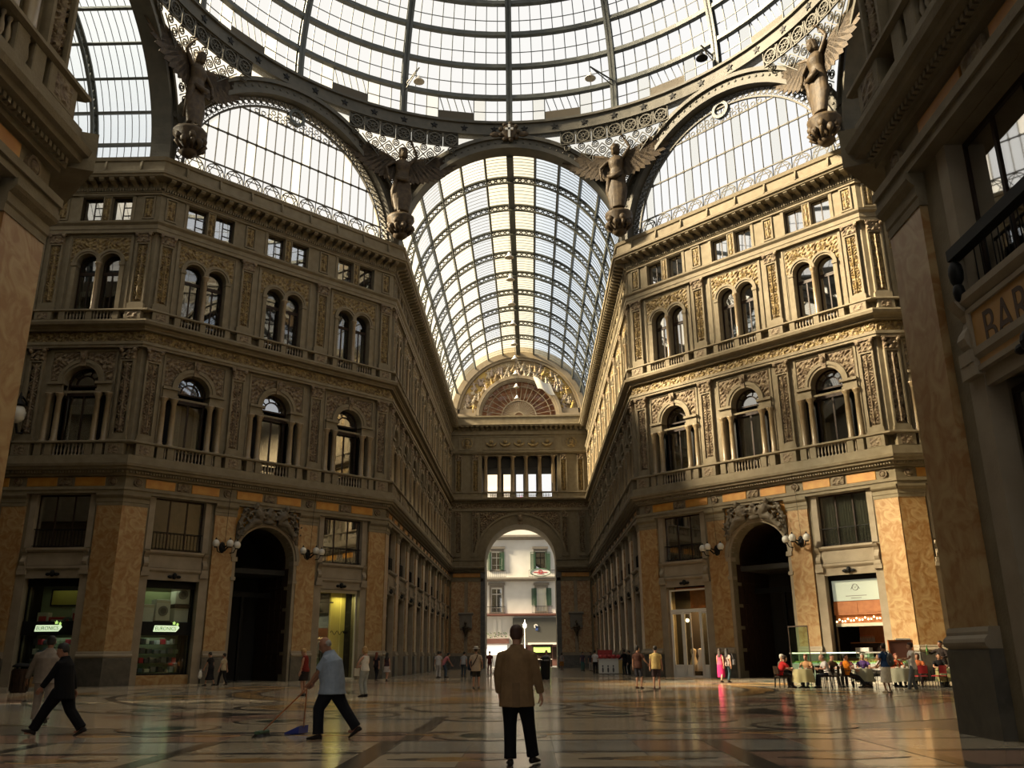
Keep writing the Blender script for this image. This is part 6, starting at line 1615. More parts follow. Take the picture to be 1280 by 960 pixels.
def electro_shop(mw, u, which, red):
    def fit(w):
        part('el_f', 'frame', lambda b: (b.frame(-1.5, 1.5, .5, 5.5, .45, .55, .08), b.box(-1.5, 1.5, .4, .6, 5.15, 5.55)), 'black', w)
        part('el_sb', 'sign_band', lambda b: b.box(-1.45, 1.45, .3, .6, 2.6, 3.32), 'black', w)
        part('el_p1', 'pane', lambda b: b.box(-1.42, 1.42, .49, .51, 3.32, 5.15), 'shopglass', w)
        part('el_p2', 'pane', lambda b: b.box(-1.42, 1.42, .49, .51, .58, 2.6), 'shopglass', w)
        part('el_st', 'plinth', lambda b: b.box(-1.52, 1.52, .2, .9, 0, .5), 'marble', w)
        part('el_bk', 'display_back', lambda b: (b.box(-1.5, 1.5, 2.0, 2.1, .5, 5.5), b.box(-1.5, 1.5, .9, 2.1, 2.9, 3.0), b.box(-1.5, 1.5, .9, 2.1, .45, .5)), 'limewall' if which == 'machines' else 'goods_dk', w)
    shop_window(mw, u, fit)
    r = empty('lit_sign'); r.matrix_world = at(mw, u, .28, 2.95); tagp(r, 'pale green lit shop name sign with two stars %s' % ('under the washing machines' if which == 'machines' else 'under the red appliance display'), 'sign')
    part('eu_pan', 'sign_panel', lambda b: b.extrude([(-.72, -.16), (.56, -.16), (.74, .06), (.66, .17), (-.66, .17)], -.03, .0), 'sign_lit', r)
    t = text('EURONICS', .27, 'sign_dk', r, (-.03, -.035, 0), ext=.004, sx=.92)
    for x, z, q in ((.42, .3, .11), (.62, .24, .09)):
        part(None, 'star', lambda b: b.extrude([(x + (q if i % 2 == 0 else q * .42) * sin(2 * pi * i / 10), z + (q if i % 2 == 0 else q * .42) * cos(2 * pi * i / 10)) for i in range(10)], -.04, 0), 'star_lit', r)
    lamp_in(mw, u, 1.4, 5.05, 11 if which == 'machines' else 5, (.9, 1.0, .66), 1.6); lamp_in(mw, u, 1.3, 2.5, 5, (.85, 1.0, .9), 1.4)
    grp = 'goods on the lower shelves of the %s shop window' % ('washing machine' if which == 'machines' else 'red appliance')
    q = empty('display_shelf'); q.matrix_world = at(mw, u, 1.2, .5); tagp(q, 'glass display shelves full of small goods under the %s' % ('washing machines' if which == 'machines' else 'red appliance display'), 'shelf')
    for j in range(4): part(None, 'shelf_board', lambda b: b.box(-1.35, 1.35, 0, .5, .1 + j * .5, .13 + j * .5), 'shelfglass', q)
    part(None, 'upright', lambda b: b.box(-1.38, -1.34, 0, .5, 0, 2.1), 'black', q); part(None, 'upright', lambda b: b.box(1.34, 1.38, 0, .5, 0, 2.1), 'black', q)
    for j in range(4):
        x = -1.25; ng = 0
        while x < 1.1:
            wd = RG.uniform(.16, .34); h = RG.uniform(.18, .38)
            me_ = part_mesh('goods%d' % RG.randrange(6), wd, h); cn = {'goods_dk': 'dark', 'cream': 'cream', 'white': 'white', 'redgoods': 'red', 'limewall': 'lime', 'steelp': 'grey', 'coolgrey': 'blue-grey'}.get(MNAME.get(me_.name, ''), 'small')
            ng += 1
            g = link('boxed_goods', me_, None, mw=at(mw, u + x + wd / 2, 1.25, .63 + j * .5), label='%s package, %s on the %s shelf under the %s' % (cn, ORD[ng - 1], ('lowest', 'second', 'third', 'top')[j], 'washing machines' if which == 'machines' else 'red appliance'), category='box', group=grp)
            x += wd + RG.uniform(.03, .12)
MNAME = {}
ORD = ('first', 'second', 'third', 'fourth', 'fifth', 'sixth', 'seventh', 'eighth', 'ninth', 'tenth', 'eleventh')
def part_mesh(key, w, h):
    k2 = key + '_%.1f_%.1f' % (w, h)
    if k2 not in CACHE:
        b = MB(); b.bevbox(-w / 2, w / 2, 0, .3, 0, h, .02)
        mm = RG.choice(('goods_dk', 'goods_dk', 'cream', 'white', 'redgoods', 'limewall', 'steelp', 'coolgrey'))
        CACHE[k2] = b.mesh('boxed_goods', mm); MNAME[CACHE[k2].name] = mm
    return CACHE[k2]
electro_shop(MW_L, 3.3, 'machines', False)
electro_shop(MW_LL, LS - 3.3, 'shelves', True)
def washer(mw, u, x, z, label, door=True):
    r = empty('washing_machine' if door else 'white_appliance'); r.matrix_world = at(mw, u + x, .72, z) @ MX.Scale(1.3, 4); tagp(r, label, 'appliance')
    part('wm_b', 'body', lambda b: b.bevbox(-.32, .32, 0, .55, 0, .9, .03), 'white', r)
    part('wm_p', 'control_panel', lambda b: b.box(-.3, .3, -.015, 0, .76, .88), 'cream', r)
    if door:
        d = part('wm_d', 'door', lambda b: b.ring(0, .42, .13, .21, -.04, .01, 0, 2 * pi, 20), 'steelp', r)
        part('wm_g', 'door_glass', lambda b: b.disc(0, .42, .14, -.02, 18), 'goods_dk', d)
    part('wm_k', 'plinth', lambda b: b.box(-.36, .36, -.05, .6, -.17, 0), 'brown', r)
washer(MW_L, 3.3, -.1, 3.38, 'white washing machine in the centre of the green lit shop window')
washer(MW_L, 3.3, .98, 4.32, 'white washing machine stacked on the ribbed white appliance')
washer(MW_L, 3.3, .98, 3.0, 'ribbed white appliance under the stacked washing machine', False)
washer(MW_L, 3.3, -1.0, 3.1, 'grey-white low appliance at the pier end of the green lit shop window', False)
goods(MW_LL, LS - 3.3, -.9, 1.2, 3.02, .6, .4, .8, 'cream', 'cream carton stack beside the red appliance, pier side', 'box', 'carton')
goods(MW_LL, LS - 3.3, -.05, 1.1, 3.02, .9, .4, .55, 'redgoods', 'red boxed appliance above the lit sign', 'box', 'red_carton')
goods(MW_LL, LS - 3.3, .95, 1.2, 3.02, .55, .4, 1.0, 'cream', 'cream carton stack beside the grey ring appliance', 'box', 'carton')
r = empty('ring_appliance'); r.matrix_world = at(MW_LL, LS - 3.3 + .55, 1.1, 3.02); tagp(r, 'grey ring-shaped appliance next to the red box', 'appliance')
part(None, 'ring', lambda b: b.ring(0, .28, .16, .28, -.05, .1, 0, 2 * pi, 18), 'steelp', r)
r = empty('yellow_screen'); r.matrix_world = at(MW_LL, LS - 3.3, 1.9, 4.25); tagp(r, 'dim yellow panel high in the corner shop window', 'screen')
part(None, 'screen', lambda b: b.box(-.9, .6, 0, .06, 0, .8), 'dimyellow', r); part(None, 'bezel', lambda b: b.frame(-.96, .66, -.06, .86, -.02, .06, .07), 'black', r)

def yellow_shop(mw, u):
    def fit(w):
        part(None, 'frame', lambda b: (b.frame(-1.5, 1.5, .02, 5.5, .3, .42, .09), b.box(-1.5, 1.5, .28, .44, 5.35, 5.55)), 'cream', w)
        part(None, 'pane', lambda b: b.box(-1.4, .3, .35, .37, .1, 5.35), 'shopglass', w)
        part(None, 'pane', lambda b: b.box(.36, 1.4, .35, .37, .1, 5.35), 'shopglass', w)
        part(None, 'interior', lambda b: (b.box(.35, 1.5, 1.6, 1.75, 0, 5.6)), 'yellow', w)
        part(None, 'ceiling_panel', lambda b: b.box(-1.5, 1.5, .9, 4.4, 5.5, 5.6), 'yellow', w)
        part(None, 'rear_wall', lambda b: b.box(-1.5, 1.5, 4.2, 4.35, 0, 5.5), 'yellow', w)
        part(None, 'sill', lambda b: b.box(-1.5, 1.5, .2, 2, 0, .12), 'cream', w)
        part(None, 'light_track', lambda b: (b.box(-1.4, .3, 1.2, 1.26, 4.75, 4.85), b.box(-1.4, .3, 2.2, 2.26, 4.2, 4.3)), 'black', w)
    shop_window(mw, u, fit)
    for i, (x, y, z) in enumerate(((-1.0, 1.2, 4.95), (-.3, 2.2, 3.95))):
        r = empty('ceiling_spot'); r.matrix_world = at(mw, u + x, y, z); tagp(r, ('upper' if i == 0 else 'lower') + ' ceiling spotlight inside the yellow lit shop', 'lamp', 'spotlights in the yellow shop')
        part('spot_b', 'bulb', lambda b: b.ball((0, 0, 0), .09, .09, .07), 'spot', r); part('spot_c', 'casing', lambda b: b.lathe([(.1, .02), (.1, .16), (.03, .2)], n=10), 'white', r)
    lamp_in(mw, u + .9, 1.0, 5.2, 34, (1.0, .86, .38), .8); lamp_in(mw, u - .4, 2.6, 5.2, 30, (1.0, .8, .4), 1.2)
    r = empty('scroll_lamp'); r.matrix_world = at(mw, u + 1.1, 1.55, 2.9); tagp(r, 'black scrolled wall fitting on the yellow panel of the lit shop', 'lamp')
    part(None, 'scroll', lambda b: b.tube([(-.75 + .05 * i, -.06, .12 * sin(i * .75)) for i in range(22)], .022, 5), 'black', r)
    part(None, 'shade', lambda b: b.ball((.35, -.15, .05), .16, .14, .12), 'black', r)
    for i, x in enumerate((-1.2, -.75, .1)):
        r = empty('shop_lamp'); r.matrix_world = at(mw, u + x, 1.9, 0); tagp(r, ('tall lit floor lamp nearest the portal', 'small lit lamp in the middle', 'small lit lamp behind the dark suit')[i] + ' in the yellow shop', 'lamp')
        part(None, 'shade', lambda b: b.lathe([(.12, 1.75), (.16, 2.15), (.14, 2.16)], n=10), 'tube_lit', r); part(None, 'pole', lambda b: b.lathe([(.16, 0), (.16, .04), (.025, .08), (.025, 1.76)], n=8), 'black', r)
    for i in range(5):
        r = empty('display_rail_item'); r.matrix_world = at(mw, u - 1.2 + i * .3, 2.4, 2.5); tagp(r, 'dark garment, %s from the portal side on the yellow shop rail' % ORD[i], 'garment', 'garments on the back rail')
        part('garm', 'garment', lambda b: (b.extrude([(-.12, 0), (.12, 0), (.14, -.9), (-.14, -.9)], -.03, .03)), 'goods_dk', r); part('garmh', 'hanger', lambda b: b.beam((0, 0, 0), (0, 0, .15), .02), 'steelp', r)
    r = empty('clothes_rail'); r.matrix_world = at(mw, u - .6, 2.4, 2.63); tagp(r, 'steel clothes rail across the yellow shop interior', 'rail')
    part(None, 'rail', lambda b: (b.beam((-.85, 0, 0), (.9, 0, 0), .03), b.beam((-.85, 0, -2.63), (-.85, 0, 0), .03), b.beam((.9, 0, -2.63), (.9, 0, 0), .03)), 'steelp', r)
yellow_shop(MW_L, W8 - 3.3)

def door_shop(mw, u):
    d = empty('door_1', kind='structure'); d.matrix_world = at(mw, u)
    part(None, 'frame', lambda b: (b.frame(-1.45, 1.45, 0, 5.4, .2, .32, .1), b.box(-1.45, 1.45, .18, .34, 3.95, 4.15), b.box(-.55, -.45, .2, .32, 0, 3.95), b.box(.75, .85, .2, .32, 0, 3.95)), 'white', d)
    part(None, 'transom_pane', lambda b: b.box(-1.35, 1.35, .25, .27, 4.15, 5.3), 'shopglass', d)
    for x0, x1 in ((-1.35, -.55), (-.45, .1), (.85, 1.35)):
        lf = part(None, 'door_leaf', lambda b: (b.frame(x0, x1, .02, 3.93, .21, .29, .08), b.box(x0, x1, .21, .29, .08, .75)), 'white', d)
        part(None, 'pane', lambda b: b.box(x0 + .07, x1 - .07, .24, .26, .75, 3.85), 'shopglass', lf)
        part(None, 'kick_panel', lambda b: b.frame(x0 + .1, x1 - .1, .15, .68, .195, .215, .03), 'white', lf)
    part(None, 'handle', lambda b: b.beam((.08, .17, 1.4), (.08, .17, 2.4), .03), 'black', d)
    w = window(at(mw, u))
    part(None, 'interior', lambda b: (b.box(-1.5, 1.5, 4.2, 4.4, 0, 5.5), b.box(-1.5, 1.5, 1, 4.4, 5.45, 5.55)), 'wood', w)
    part(None, 'transom_board', lambda b: b.box(-.1, 1.35, .6, .65, 4.2, 5.3), 'wood', w)
    for i, (x, y, z) in enumerate(((-1.0, 1.4, 3.5), (.15, 2.4, 3.7), (.95, 1.6, 3.45))):
        r = empty('globe_lamp'); r.matrix_world = at(mw, u + x, y, z); tagp(r, 'warm glowing globe lamp inside the white glass door, %s' % ('leaf side', 'above the open doorway', 'by the narrow leaf')[i], 'lamp', 'globe lamps behind the white door')
        part('glb', 'bulb', lambda b: b.ball((0, 0, 0), .12), 'bulb', r, smooth=True); part('glc', 'cord', lambda b: b.tube([(0, 0, .07), (0, 0, 1.7)], .012, 4), 'black', r)
    r = empty('chandelier'); r.matrix_world = at(mw, u + .4, 3.0, 3.0); tagp(r, 'dark ring chandelier with warm bulbs seen through the open door', 'lamp')
    part(None, 'ring', lambda b: (b.tube([(.42 * cos(t), .42 * sin(t), 0) for t in [2 * pi * i / 16 for i in range(16)]], .04, 5, True), b.tube([(0, 0, .1), (0, 0, 2.4)], .015, 4)), 'black', r)
    for i in range(6): part('chb', 'bulb', lambda b: b.ball((.42, 0, .1), .075), 'bulb', r, rz=i * pi / 3)
    lamp_in(mw, u + .3, 2.2, 4.9, 330, (1.0, .55, .2), 1.0)
    for i, (x, y, m, lab) in enumerate(((-.55, 1.2, 'cream', 'pale cream dress on a stand behind the glass door leaf'), (.2, .9, 'white', 'long white dress on a stand in the open doorway'))):
        r = empty('dress_stand'); r.matrix_world = at(mw, u + x, y, 0); tagp(r, lab, 'dress')
        part(None, 'dress', lambda b: b.lathe([(.3, .35), (.26, .8), (.16, 1.15), (.13, 1.25), (.19, 1.55), (.16, 1.68), (.05, 1.74)], n=14), m, r, smooth=True); part(None, 'stand', lambda b: b.lathe([(.2, 0), (.2, .04), (.03, .06), (.03, 1.78)], n=8), 'black', r)
door_shop(MW_R, 3.3)

def cafe_front(mw, u, label):
    def fit(w):
        part('cf_f', 'frame', lambda b: (b.frame(-1.5, 1.5, 0, 5.5, .4, .5, .1), b.box(-1.5, 1.5, .38, .52, 5.3, 5.55)), 'black', w)
        part('cf_w', 'wood_fascia', lambda b: (b.box(-1.4, 1.4, .45, .6, 3.4, 4.15), b.box(-1.45, -.02, .43, .46, 3.5, 4.05), b.box(.02, 1.45, .43, .46, 3.5, 4.05)), 'wood', w)
        part('cf_b', 'bar_back', lambda b: (b.box(-1.5, 1.5, 3.5, 3.6, 0, 5.5),), 'wood', w)
        part('cf_s', 'shelf_beam', lambda b: b.box(-1.42, 1.42, .5, .75, 2.78, 2.95), 'cream', w)
        part('cf_r', 'red_band', lambda b: b.box(-1.42, 1.42, .62, .66, 2.95, 3.4), 'wood', w)
    shop_window(mw, u, fit)
    lamp_in(mw, u, 1.6, 3.35, 12, (1.0, .55, .25), 1.0)
def cafe():
    cafe_front(MW_R, W8 - 3.3, ''); cafe_front(MW_RR, 3.3, '')
    r = empty('lit_menu_board'); r.matrix_world = at(MW_R, W8 - 3.3, .42, 4.16); tagp(r, 'pale backlit café panel with a faint emblem above the wooden fascia', 'sign')
    part(None, 'panel', lambda b: b.box(-1.35, 1.4, 0, .06, 0, 1.12), 'menu_lit', r)
    part(None, 'emblem', lambda b: (b.ring(0, .72, .16, .18, -.02, 0, 0, 2 * pi, 16), b.tube([(-.25, -.01, .62), (-.12, -.01, .85), (0, -.01, .66), (.12, -.01, .85), (.25, -.01, .62)], .014, 4)), 'greytrim', r)
    part(None, 'caption', lambda b: (b.box(-.6, .6, -.01, 0, .24, .27), b.box(-.3, .3, -.01, 0, .12, .15)), 'greytrim', r)
    r = empty('bulb_string'); r.matrix_world = at(MW_R, W8 - 3.3, .52, 3.05); tagp(r, 'row of small warm bulbs over the café bar', 'lights')
    part(None, 'cable', lambda b: b.tube([(-1.4, 0, .05), (1.4, 0, .12)], .015, 4), 'black', r)
    for i in range(17): part('bulbs', 'bulb', lambda b: b.ball((0, -.04, 0), .045, .045, .05, 8, 5), 'bulb', r, (-1.32 + i * .165, 0, (.1 if i % 3 == 1 else 0) + i * .008))
    r = empty('bulb_string'); r.matrix_world = at(MW_RR, 2.4, .52, 3.05); tagp(r, 'short row of warm bulbs glimpsed beyond the corner pier', 'lights')
    part(None, 'cable', lambda b: b.tube([(-.6, 0, .05), (1.4, 0, .12)], .015, 4), 'black', r)
    for i in range(9): part('bulbs', 'bulb', None, 'bulb', r, (-.55 + i * .2, 0, (.12 if i % 3 == 1 else 0)))
    for i in range(9):
        r = empty('bottle'); r.matrix_world = at(MW_R, W8 - 3.3 - .9 + i * .1, 2.2, 1.95); tagp(r, '%s small bottle from the portal side in the row on the café back bar' % ORD[i], 'bottle', 'bottles on the back bar')
        part('bot', 'glass', lambda b: b.lathe([(.035, 0), (.035, .2), (.013, .26), (.013, .34)], n=8), 'steelp', r); part('botc', 'cap', lambda b: b.lathe([(.016, .34), (.016, .37)], n=6), 'redgoods', r)
    r = empty('back_bar'); r.matrix_world = at(MW_R, W8 - 3.3, 2.15, 0); tagp(r, 'dark wooden back bar inside the café', 'counter')
    part(None, 'body', lambda b: b.box(-1.4, 1.4, 0, .6, 0, 1.9), 'brown', r); part(None, 'top', lambda b: b.box(-1.45, 1.45, -.05, .65, 1.9, 1.95), 'wood', r)
    r = empty('coffee_machine'); r.matrix_world = at(MW_R, W8 - 3.3 - .45, 1.3, 1.15); tagp(r, 'pale boxy coffee machine on the café counter', 'machine')
    part(None, 'body', lambda b: b.bevbox(-.4, .4, 0, .45, 0, .5, .04), 'white', r); part(None, 'grille', lambda b: b.box(-.3, .3, -.02, 0, .1, .3), 'steelp', r)
    r = empty('bar_counter'); r.matrix_world = at(MW_R, W8 - 3.3, 1.1, 0); tagp(r, 'inner café counter carrying the coffee machine', 'counter')
    part(None, 'body', lambda b: b.box(-1.4, 1.4, .05, .7, 0, 1.1), 'wood', r); part(None, 'top', lambda b: b.box(-1.45, 1.45, 0, .75, 1.1, 1.15), 'steelp', r)
    # glass display counters in front of the café
    for i, (u, lab, tub) in enumerate(((W8 - 5.4, 'glass display counter with a warm lit strip before the portal pier', 'tube_lit'), (W8 - 3.4, 'glass display counter with bright tube lights in front of the café bar', 'tube_cool'), (W8 - 1.1, 'glass display counter before the sunlit corner pier', None))):
        r = empty('display_counter'); r.matrix_world = at(MW_R, u, -1.9, 0); tagp(r, lab, 'counter', 'café display counters')
        part('dc_b', 'base', lambda b: b.bevbox(-.95, .95, 0, .8, 0, .85, .02), 'steelp', r)
        part('dc_g', 'glass_case', lambda b: (b.box(-.95, .95, 0, .02, .85, 1.35), b.box(-.95, -.93, .02, .8, .85, 1.35), b.box(.93, .95, .02, .8, .85, 1.35)), 'shelfglass', r)
        part('dc_t', 'top_shelf', lambda b: b.box(-1.0, 1.0, -.03, .85, 1.35, 1.42), 'steelp', r)
        if tub: part(None, 'light_tube', lambda b: b.box(-.8, .8, -.06, -.03, 1.36, 1.41), tub, r)
        for j in range(5):
            t = empty('food_tray'); t.matrix_world = at(MW_R, u - .72 + j * .36, -1.75, .85); tagp(t, '%s food tray inside the ' % ORD[j] + ('case with the warm lit strip', 'case with the bright tubes', 'case before the corner pier')[i], 'tray', 'trays in the display counters')
            part('tray', 'tray', lambda b: b.box(-.15, .15, 0, .5, 0, .04), 'white', t); part('trayf', 'pastries', lambda b: [b.ball((x, y, .08), .06, .06, .05, 6, 4) for x in (-.07, .07) for y in (.1, .25, .4)], 'fresco2', t, kind='stuff')
    r = empty('glass_screen'); r.matrix_world = at(MW_R, W8 - 5.55, -2.3, 0); tagp(r, 'tall clear glass wind screen with a dark top rail before the portal pier', 'screen')
    part(None, 'glass_sheet', lambda b: b.box(-.55, .55, 0, .02, .1, 2.75), 'shelfglass', r); part(None, 'frame', lambda b: (b.box(-.58, .58, -.02, .04, 2.75, 2.82), b.box(-.58, -.55, -.02, .04, 0, 2.8), b.box(.55, .58, -.02, .04, 0, 2.8), b.box(-.58, .58, -.02, .04, .04, .1)), 'brown', r)
cafe()
# arm shop fronts: dark wooden frames with glass panes
for wl, mw, bays in ((wall_AL, MW_AL, AB), (wall_AR, MW_AR, ABr)):
    for i, (u, _) in enumerate(bays):
        w = window(at(mw, u))
        part('armf', 'frame', lambda b: (b.frame(-1.5, 1.5, 0, 5.5, .35, .45, .1), b.box(-.05, .05, .35, .45, 0, 4.2), b.box(-1.5, 1.5, .35, .45, 4.1, 4.25)), 'brown', w)
        part('armp', 'pane', lambda b: b.box(-1.4, -.05, .39, .41, .1, 4.1), 'winglass', w); part('armq', 'pane', lambda b: b.box(.05, 1.4, .39, .41, .1, 4.1), 'winglass', w); part('armt', 'pane', lambda b: b.box(-1.4, 1.4, .39, .41, 4.25, 5.4), 'winglass', w)
for mw, us in ((MW_RR, (8.7, 14.1)), (MW_LL, (LS - 8.7, LS - 14.1)), (MW_NR, (3.85, 9.26, 14.67)), (MW_NL, (LS - 3.3, LS - 8.7, LS - 14.1))):
    for u in us:
        w = window(at(mw, u))
        part('armf', 'frame', None, 'brown', w); part('armp', 'pane', None, 'winglass', w); part('armq', 'pane', None, 'winglass', w); part('armt', 'pane', None, 'winglass', w)

# sign over the near shop
r = empty('shop_sign'); r.matrix_world = at(MW_NR, 3.85, -.08, 5.86); tagp(r, 'ochre framed shop sign with worn dark capitals on the near pier wall', 'sign')
part(None, 'sign_panel', lambda b: b.box(-1.5, 1.5, -.02, .02, .02, .98), mat('ochre_sign', (0.38, 0.20, 0.05), .6, (0.46, 0.26, .08), 2.5, k=.8), r)
part(None, 'frame', lambda b: b.frame(-1.58, 1.58, -.06, 1.06, -.07, .03, .09), 'stone2', r)
text('BARDX', .92, mat('worn_letter', (0.05, 0.025, 0.012), .7, k=1), r, (.05, -.025, .5), ext=.004, sx=.82)
# heavy rail and shutter of the near mezzanine window
r = empty('balcony_rail'); r.matrix_world = at(MW_NR, 3.85, -.2, 7.95); tagp(r, 'heavy black iron window rail with scrolled ends above the ochre sign', 'railing')
part(None, 'top_rail', lambda b: b.box(-1.62, 1.62, -.08, .12, -.1, .1), 'black', r); part(None, 'scroll_end', lambda b: (b.ball((-1.55, 0, -.35), .16, .12, .25), b.ball((-1.55, 0, -.7), .12, .1, .18)), 'black', r, smooth=True)

# ------------------------------------------------------------------ bins, stall, café furniture
def bin_(x, y, h, rr_, label, wood=False):
    r = empty('litter_bin', (x, y, 0)); tagp(r, label, 'bin')
    part(None, 'body', lambda b: b.lathe([(rr_ * .9, 0), (rr_ * .92, .05), (rr_, h * .8), (rr_ * .9, h * .82), (rr_ * .7, h * .82)], n=16), 'brown' if wood else 'black', r)
    part(None, 'lid', lambda b: b.lathe([(rr_ * 1.04, h * .88), (rr_ * 1.02, h * .93), (rr_ * .6, h), (.02, h * 1.02)], n=16), 'black', r, smooth=True)
    part(None, 'lid_post', lambda b: [b.beam((rr_ * .85 * cos(t), rr_ * .85 * sin(t), h * .8), (rr_ * .85 * cos(t), rr_ * .85 * sin(t), h * .9), .03) for t in (0, 2.1, 4.2)], 'black', r)
    if wood:
        for i in range(14):
            t = 2 * pi * i / 14
            part('bslat', 'slat', lambda b: b.box(-.05, .05, -.02, .02, .08, .9), 'brown', r, (rr_ * .99 * cos(t), rr_ * .99 * sin(t), 0), rz=t + pi / 2)
bin_(-20.9, .6, 1.2, .36, 'round dark slatted litter bin near the shaded near pier', True)
bin_(2.03, 17.0, 1.3, .3, 'black litter bin standing in the middle of the far arm mouth')
def stall():
    r = empty('vendor_stall', (7.05, 31, 0)); tagp(r, 'small vendor stall with white front panels and a yellow end beside the sunlit arm wall', 'stall')
    part(None, 'front_panel', lambda b: b.box(-.75, .75, -.05, 0, .05, 1.05), 'white', r); part(None, 'end_panel', lambda b: b.box(.75, 1.25, -.05, .0, .05, 1.0), 'fresco2', r)
    part(None, 'counter_top', lambda b: b.box(-.8, 1.3, -.1, .8, 1.05, 1.1), 'white', r); part(None, 'body', lambda b: b.box(-.74, 1.24, 0, .7, 0, 1.05), 'greytrim', r)
    for x in (-.45, -.05, .35): part('stfig', 'dark_print', lambda b: (b.ball((0, -.06, .3), .07, .01, .2, 8, 5), b.ball((0, -.06, .58), .06, .01, .07, 8, 5)), 'goods_dk', r, (x, 0, 0))
    part(None, 'upright', lambda b: (b.beam((-.75, .6, 1.1), (-.75, .6, 1.9), .04), b.beam((1.2, .6, 1.1), (1.2, .6, 1.9), .04)), 'black', r)
    part(None, 'red_board', lambda b: b.box(-.75, .35, .55, .6, 1.15, 1.75), 'red', r)
    for i in range(6):
        g = empty('souvenir_bag', (6.5 + i * .33, 31.1, 1.1)); tagp(g, '%s bundle on the vendor stall, %s along the counter' % ('red' if i < 3 else 'white', ORD[i]), 'bag', 'bundles on the vendor stall')
        part('sbag', 'bag', lambda b: b.ball((0, 0, .16), .17, .15, .16, 8, 6), 'red' if i < 3 else 'white', g, smooth=True); part('sbagh', 'handle', lambda b: b.ring(0, .3, .06, .08, -.02, .02, 0, pi, 8), 'black', g)
stall()
def chair(x, y, rz, label, red=False, first={}):
    key = red
    if key not in first:
        r = empty('cafe_chair', (x, y, 0), rz)
        m = 'redgoods' if red else 'brown'
        part(None, 'seat', lambda b: b.bevbox(-.21, .21, -.21, .21, .43, .47, .015), m, r)
        for sx in (-1, 1):
            part(None, 'leg', lambda b: b.tube([(sx * .2, .2, 0), (sx * .19, .19, .44)], .015, 6), 'black', r)
            part(None, 'leg', lambda b: b.tube([(sx * .2, -.23, 0), (sx * .19, -.2, .45), (sx * .19, -.24, .86)], .015, 6), 'black', r)
            part(None, 'armrest', lambda b: b.tube([(sx * .19, -.22, .66), (sx * .24, 0, .67), (sx * .22, .2, .64), (sx * .2, .19, .46)], .014, 6), 'black', r)
        part(None, 'backrest', lambda b: b.grid(lambda u, v: (-.19 + .38 * u, -.225 - .03 * sin(pi * u) - .03 * v, .55 + .31 * v), 6, 3), m, r)
        first[key] = r
    else:
        r = copy_tree(first[key]); r.location = (x, y, 0); r.rotation_euler = (0, 0, rz)
    r['label'] = label; r['category'] = 'chair'; r['group'] = 'café chairs'
    return r
def table(x, y, label, clab, m):
    r = empty('cafe_table', (x, y, 0)); tagp(r, label, 'table', 'café tables')
    part('ct_t', 'tabletop', lambda b: b.lathe([(.02, .70), (.38, .70), (.38, .73), (.02, .73)], n=20), 'brown', r)
    part('ct_p', 'pedestal', lambda b: b.lathe([(.24, 0), (.24, .03), (.04, .07), (.035, .7)], n=12), 'black', r)
    def clothm(b):
        n = 40; vs = [(0, 0, .74)]
        for r0, z in ((.37, .74), (.395, .72), (.42, .45), (.44, .24)):
            for i in range(n):
                t = 2 * pi * i / n
                k = 1 + (0 if z > .7 else .11 * (.74 - z) / .5 * cos(8 * t))
                c, s_ = cos(t), sin(t)
                q = 1 / max(abs(cos(t)), abs(sin(t))) if z < .7 else 1
                dz = -.1 * (q - 1) if z < .3 else 0
                vs.append((r0 * k * c, r0 * k * s_, z + dz))
        fs = [(0, 1 + i, 1 + (i + 1) % n) for i in range(n)]
        for j in range(3): fs += [(1 + j * n + i, 1 + (j + 1) * n + i, 1 + (j + 1) * n + (i + 1) % n, 1 + j * n + (i + 1) % n) for i in range(n)]
        b.add(vs, fs)
    key = 'cloth_' + m
    if key not in CACHE:
        b = MB(); clothm(b); CACHE[key] = b.mesh('tablecloth', m, True)
    link('tablecloth', CACHE[key], None, (x, y, 0), label=clab, category='tablecloth', group='café tablecloths')
M['tcloth'] = mat('yellowish_tablecloth', (0.42, 0.38, 0.20), .9, k=.9); M['tcloth2'] = mat('grey_green_tablecloth', (0.30, 0.30, 0.22), .9, k=.9)
M['tcloth3'] = mat('plaid_tablecloth', (0.38, 0.34, 0.14), .9, (0.12, 0.13, 0.07), 7, lo=.48, hi=.52, k=.9)
TABLES = [(12.4, -.45, 'tcloth', 'yellowish cloth'), (14.95, -.2, 'tcloth2', 'grey-green cloth behind the orange top'), (16.35, -.5, 'tcloth2', 'grey-green cloth between the two standing people'), (17.15, .5, 'tcloth2', 'grey-green cloth in the back row'), (18.2, -.6, 'tcloth3', 'checked cloth by the near pier')]
for x, y, m, t in TABLES:
    table(x, y, 'round café table under the ' + t, t + ' draped over a café table', m)
    for i in range(3):
        g = empty('cup', (x - .15 + .14 * i, y + (.12 if i % 2 else -.1), .742)); tagp(g, 'small white cup, %s of three, on the ' % ORD[i] + t, 'cup', 'cups on the ' + t)
        part('cupb', 'bowl', lambda b: b.lathe([(.02, 0), (.035, .05), (.033, .05), (.018, .01)], n=10), 'white', g); part('cups', 'saucer', lambda b: b.lathe([(.03, -.0), (.06, .008), (.06, .012)], n=12), 'white', g)
    g = empty('water_bottle', (x + .05, y + .2, .742)); tagp(g, 'water bottle on the café table with the ' + t, 'bottle')
    part('wbot', 'bottle', lambda b: b.lathe([(.035, 0), (.035, .16), (.014, .22), (.014, .26)], n=10), 'shelfglass', g); part('wcap', 'cap', lambda b: b.lathe([(.016, .26), (.016, .28)], n=8), 'coolgrey', g)
r = empty('menu_stand', (17.35, 1.5, 0)); tagp(r, 'reddish brown menu board on a stand behind the person in the white shirt', 'sign')
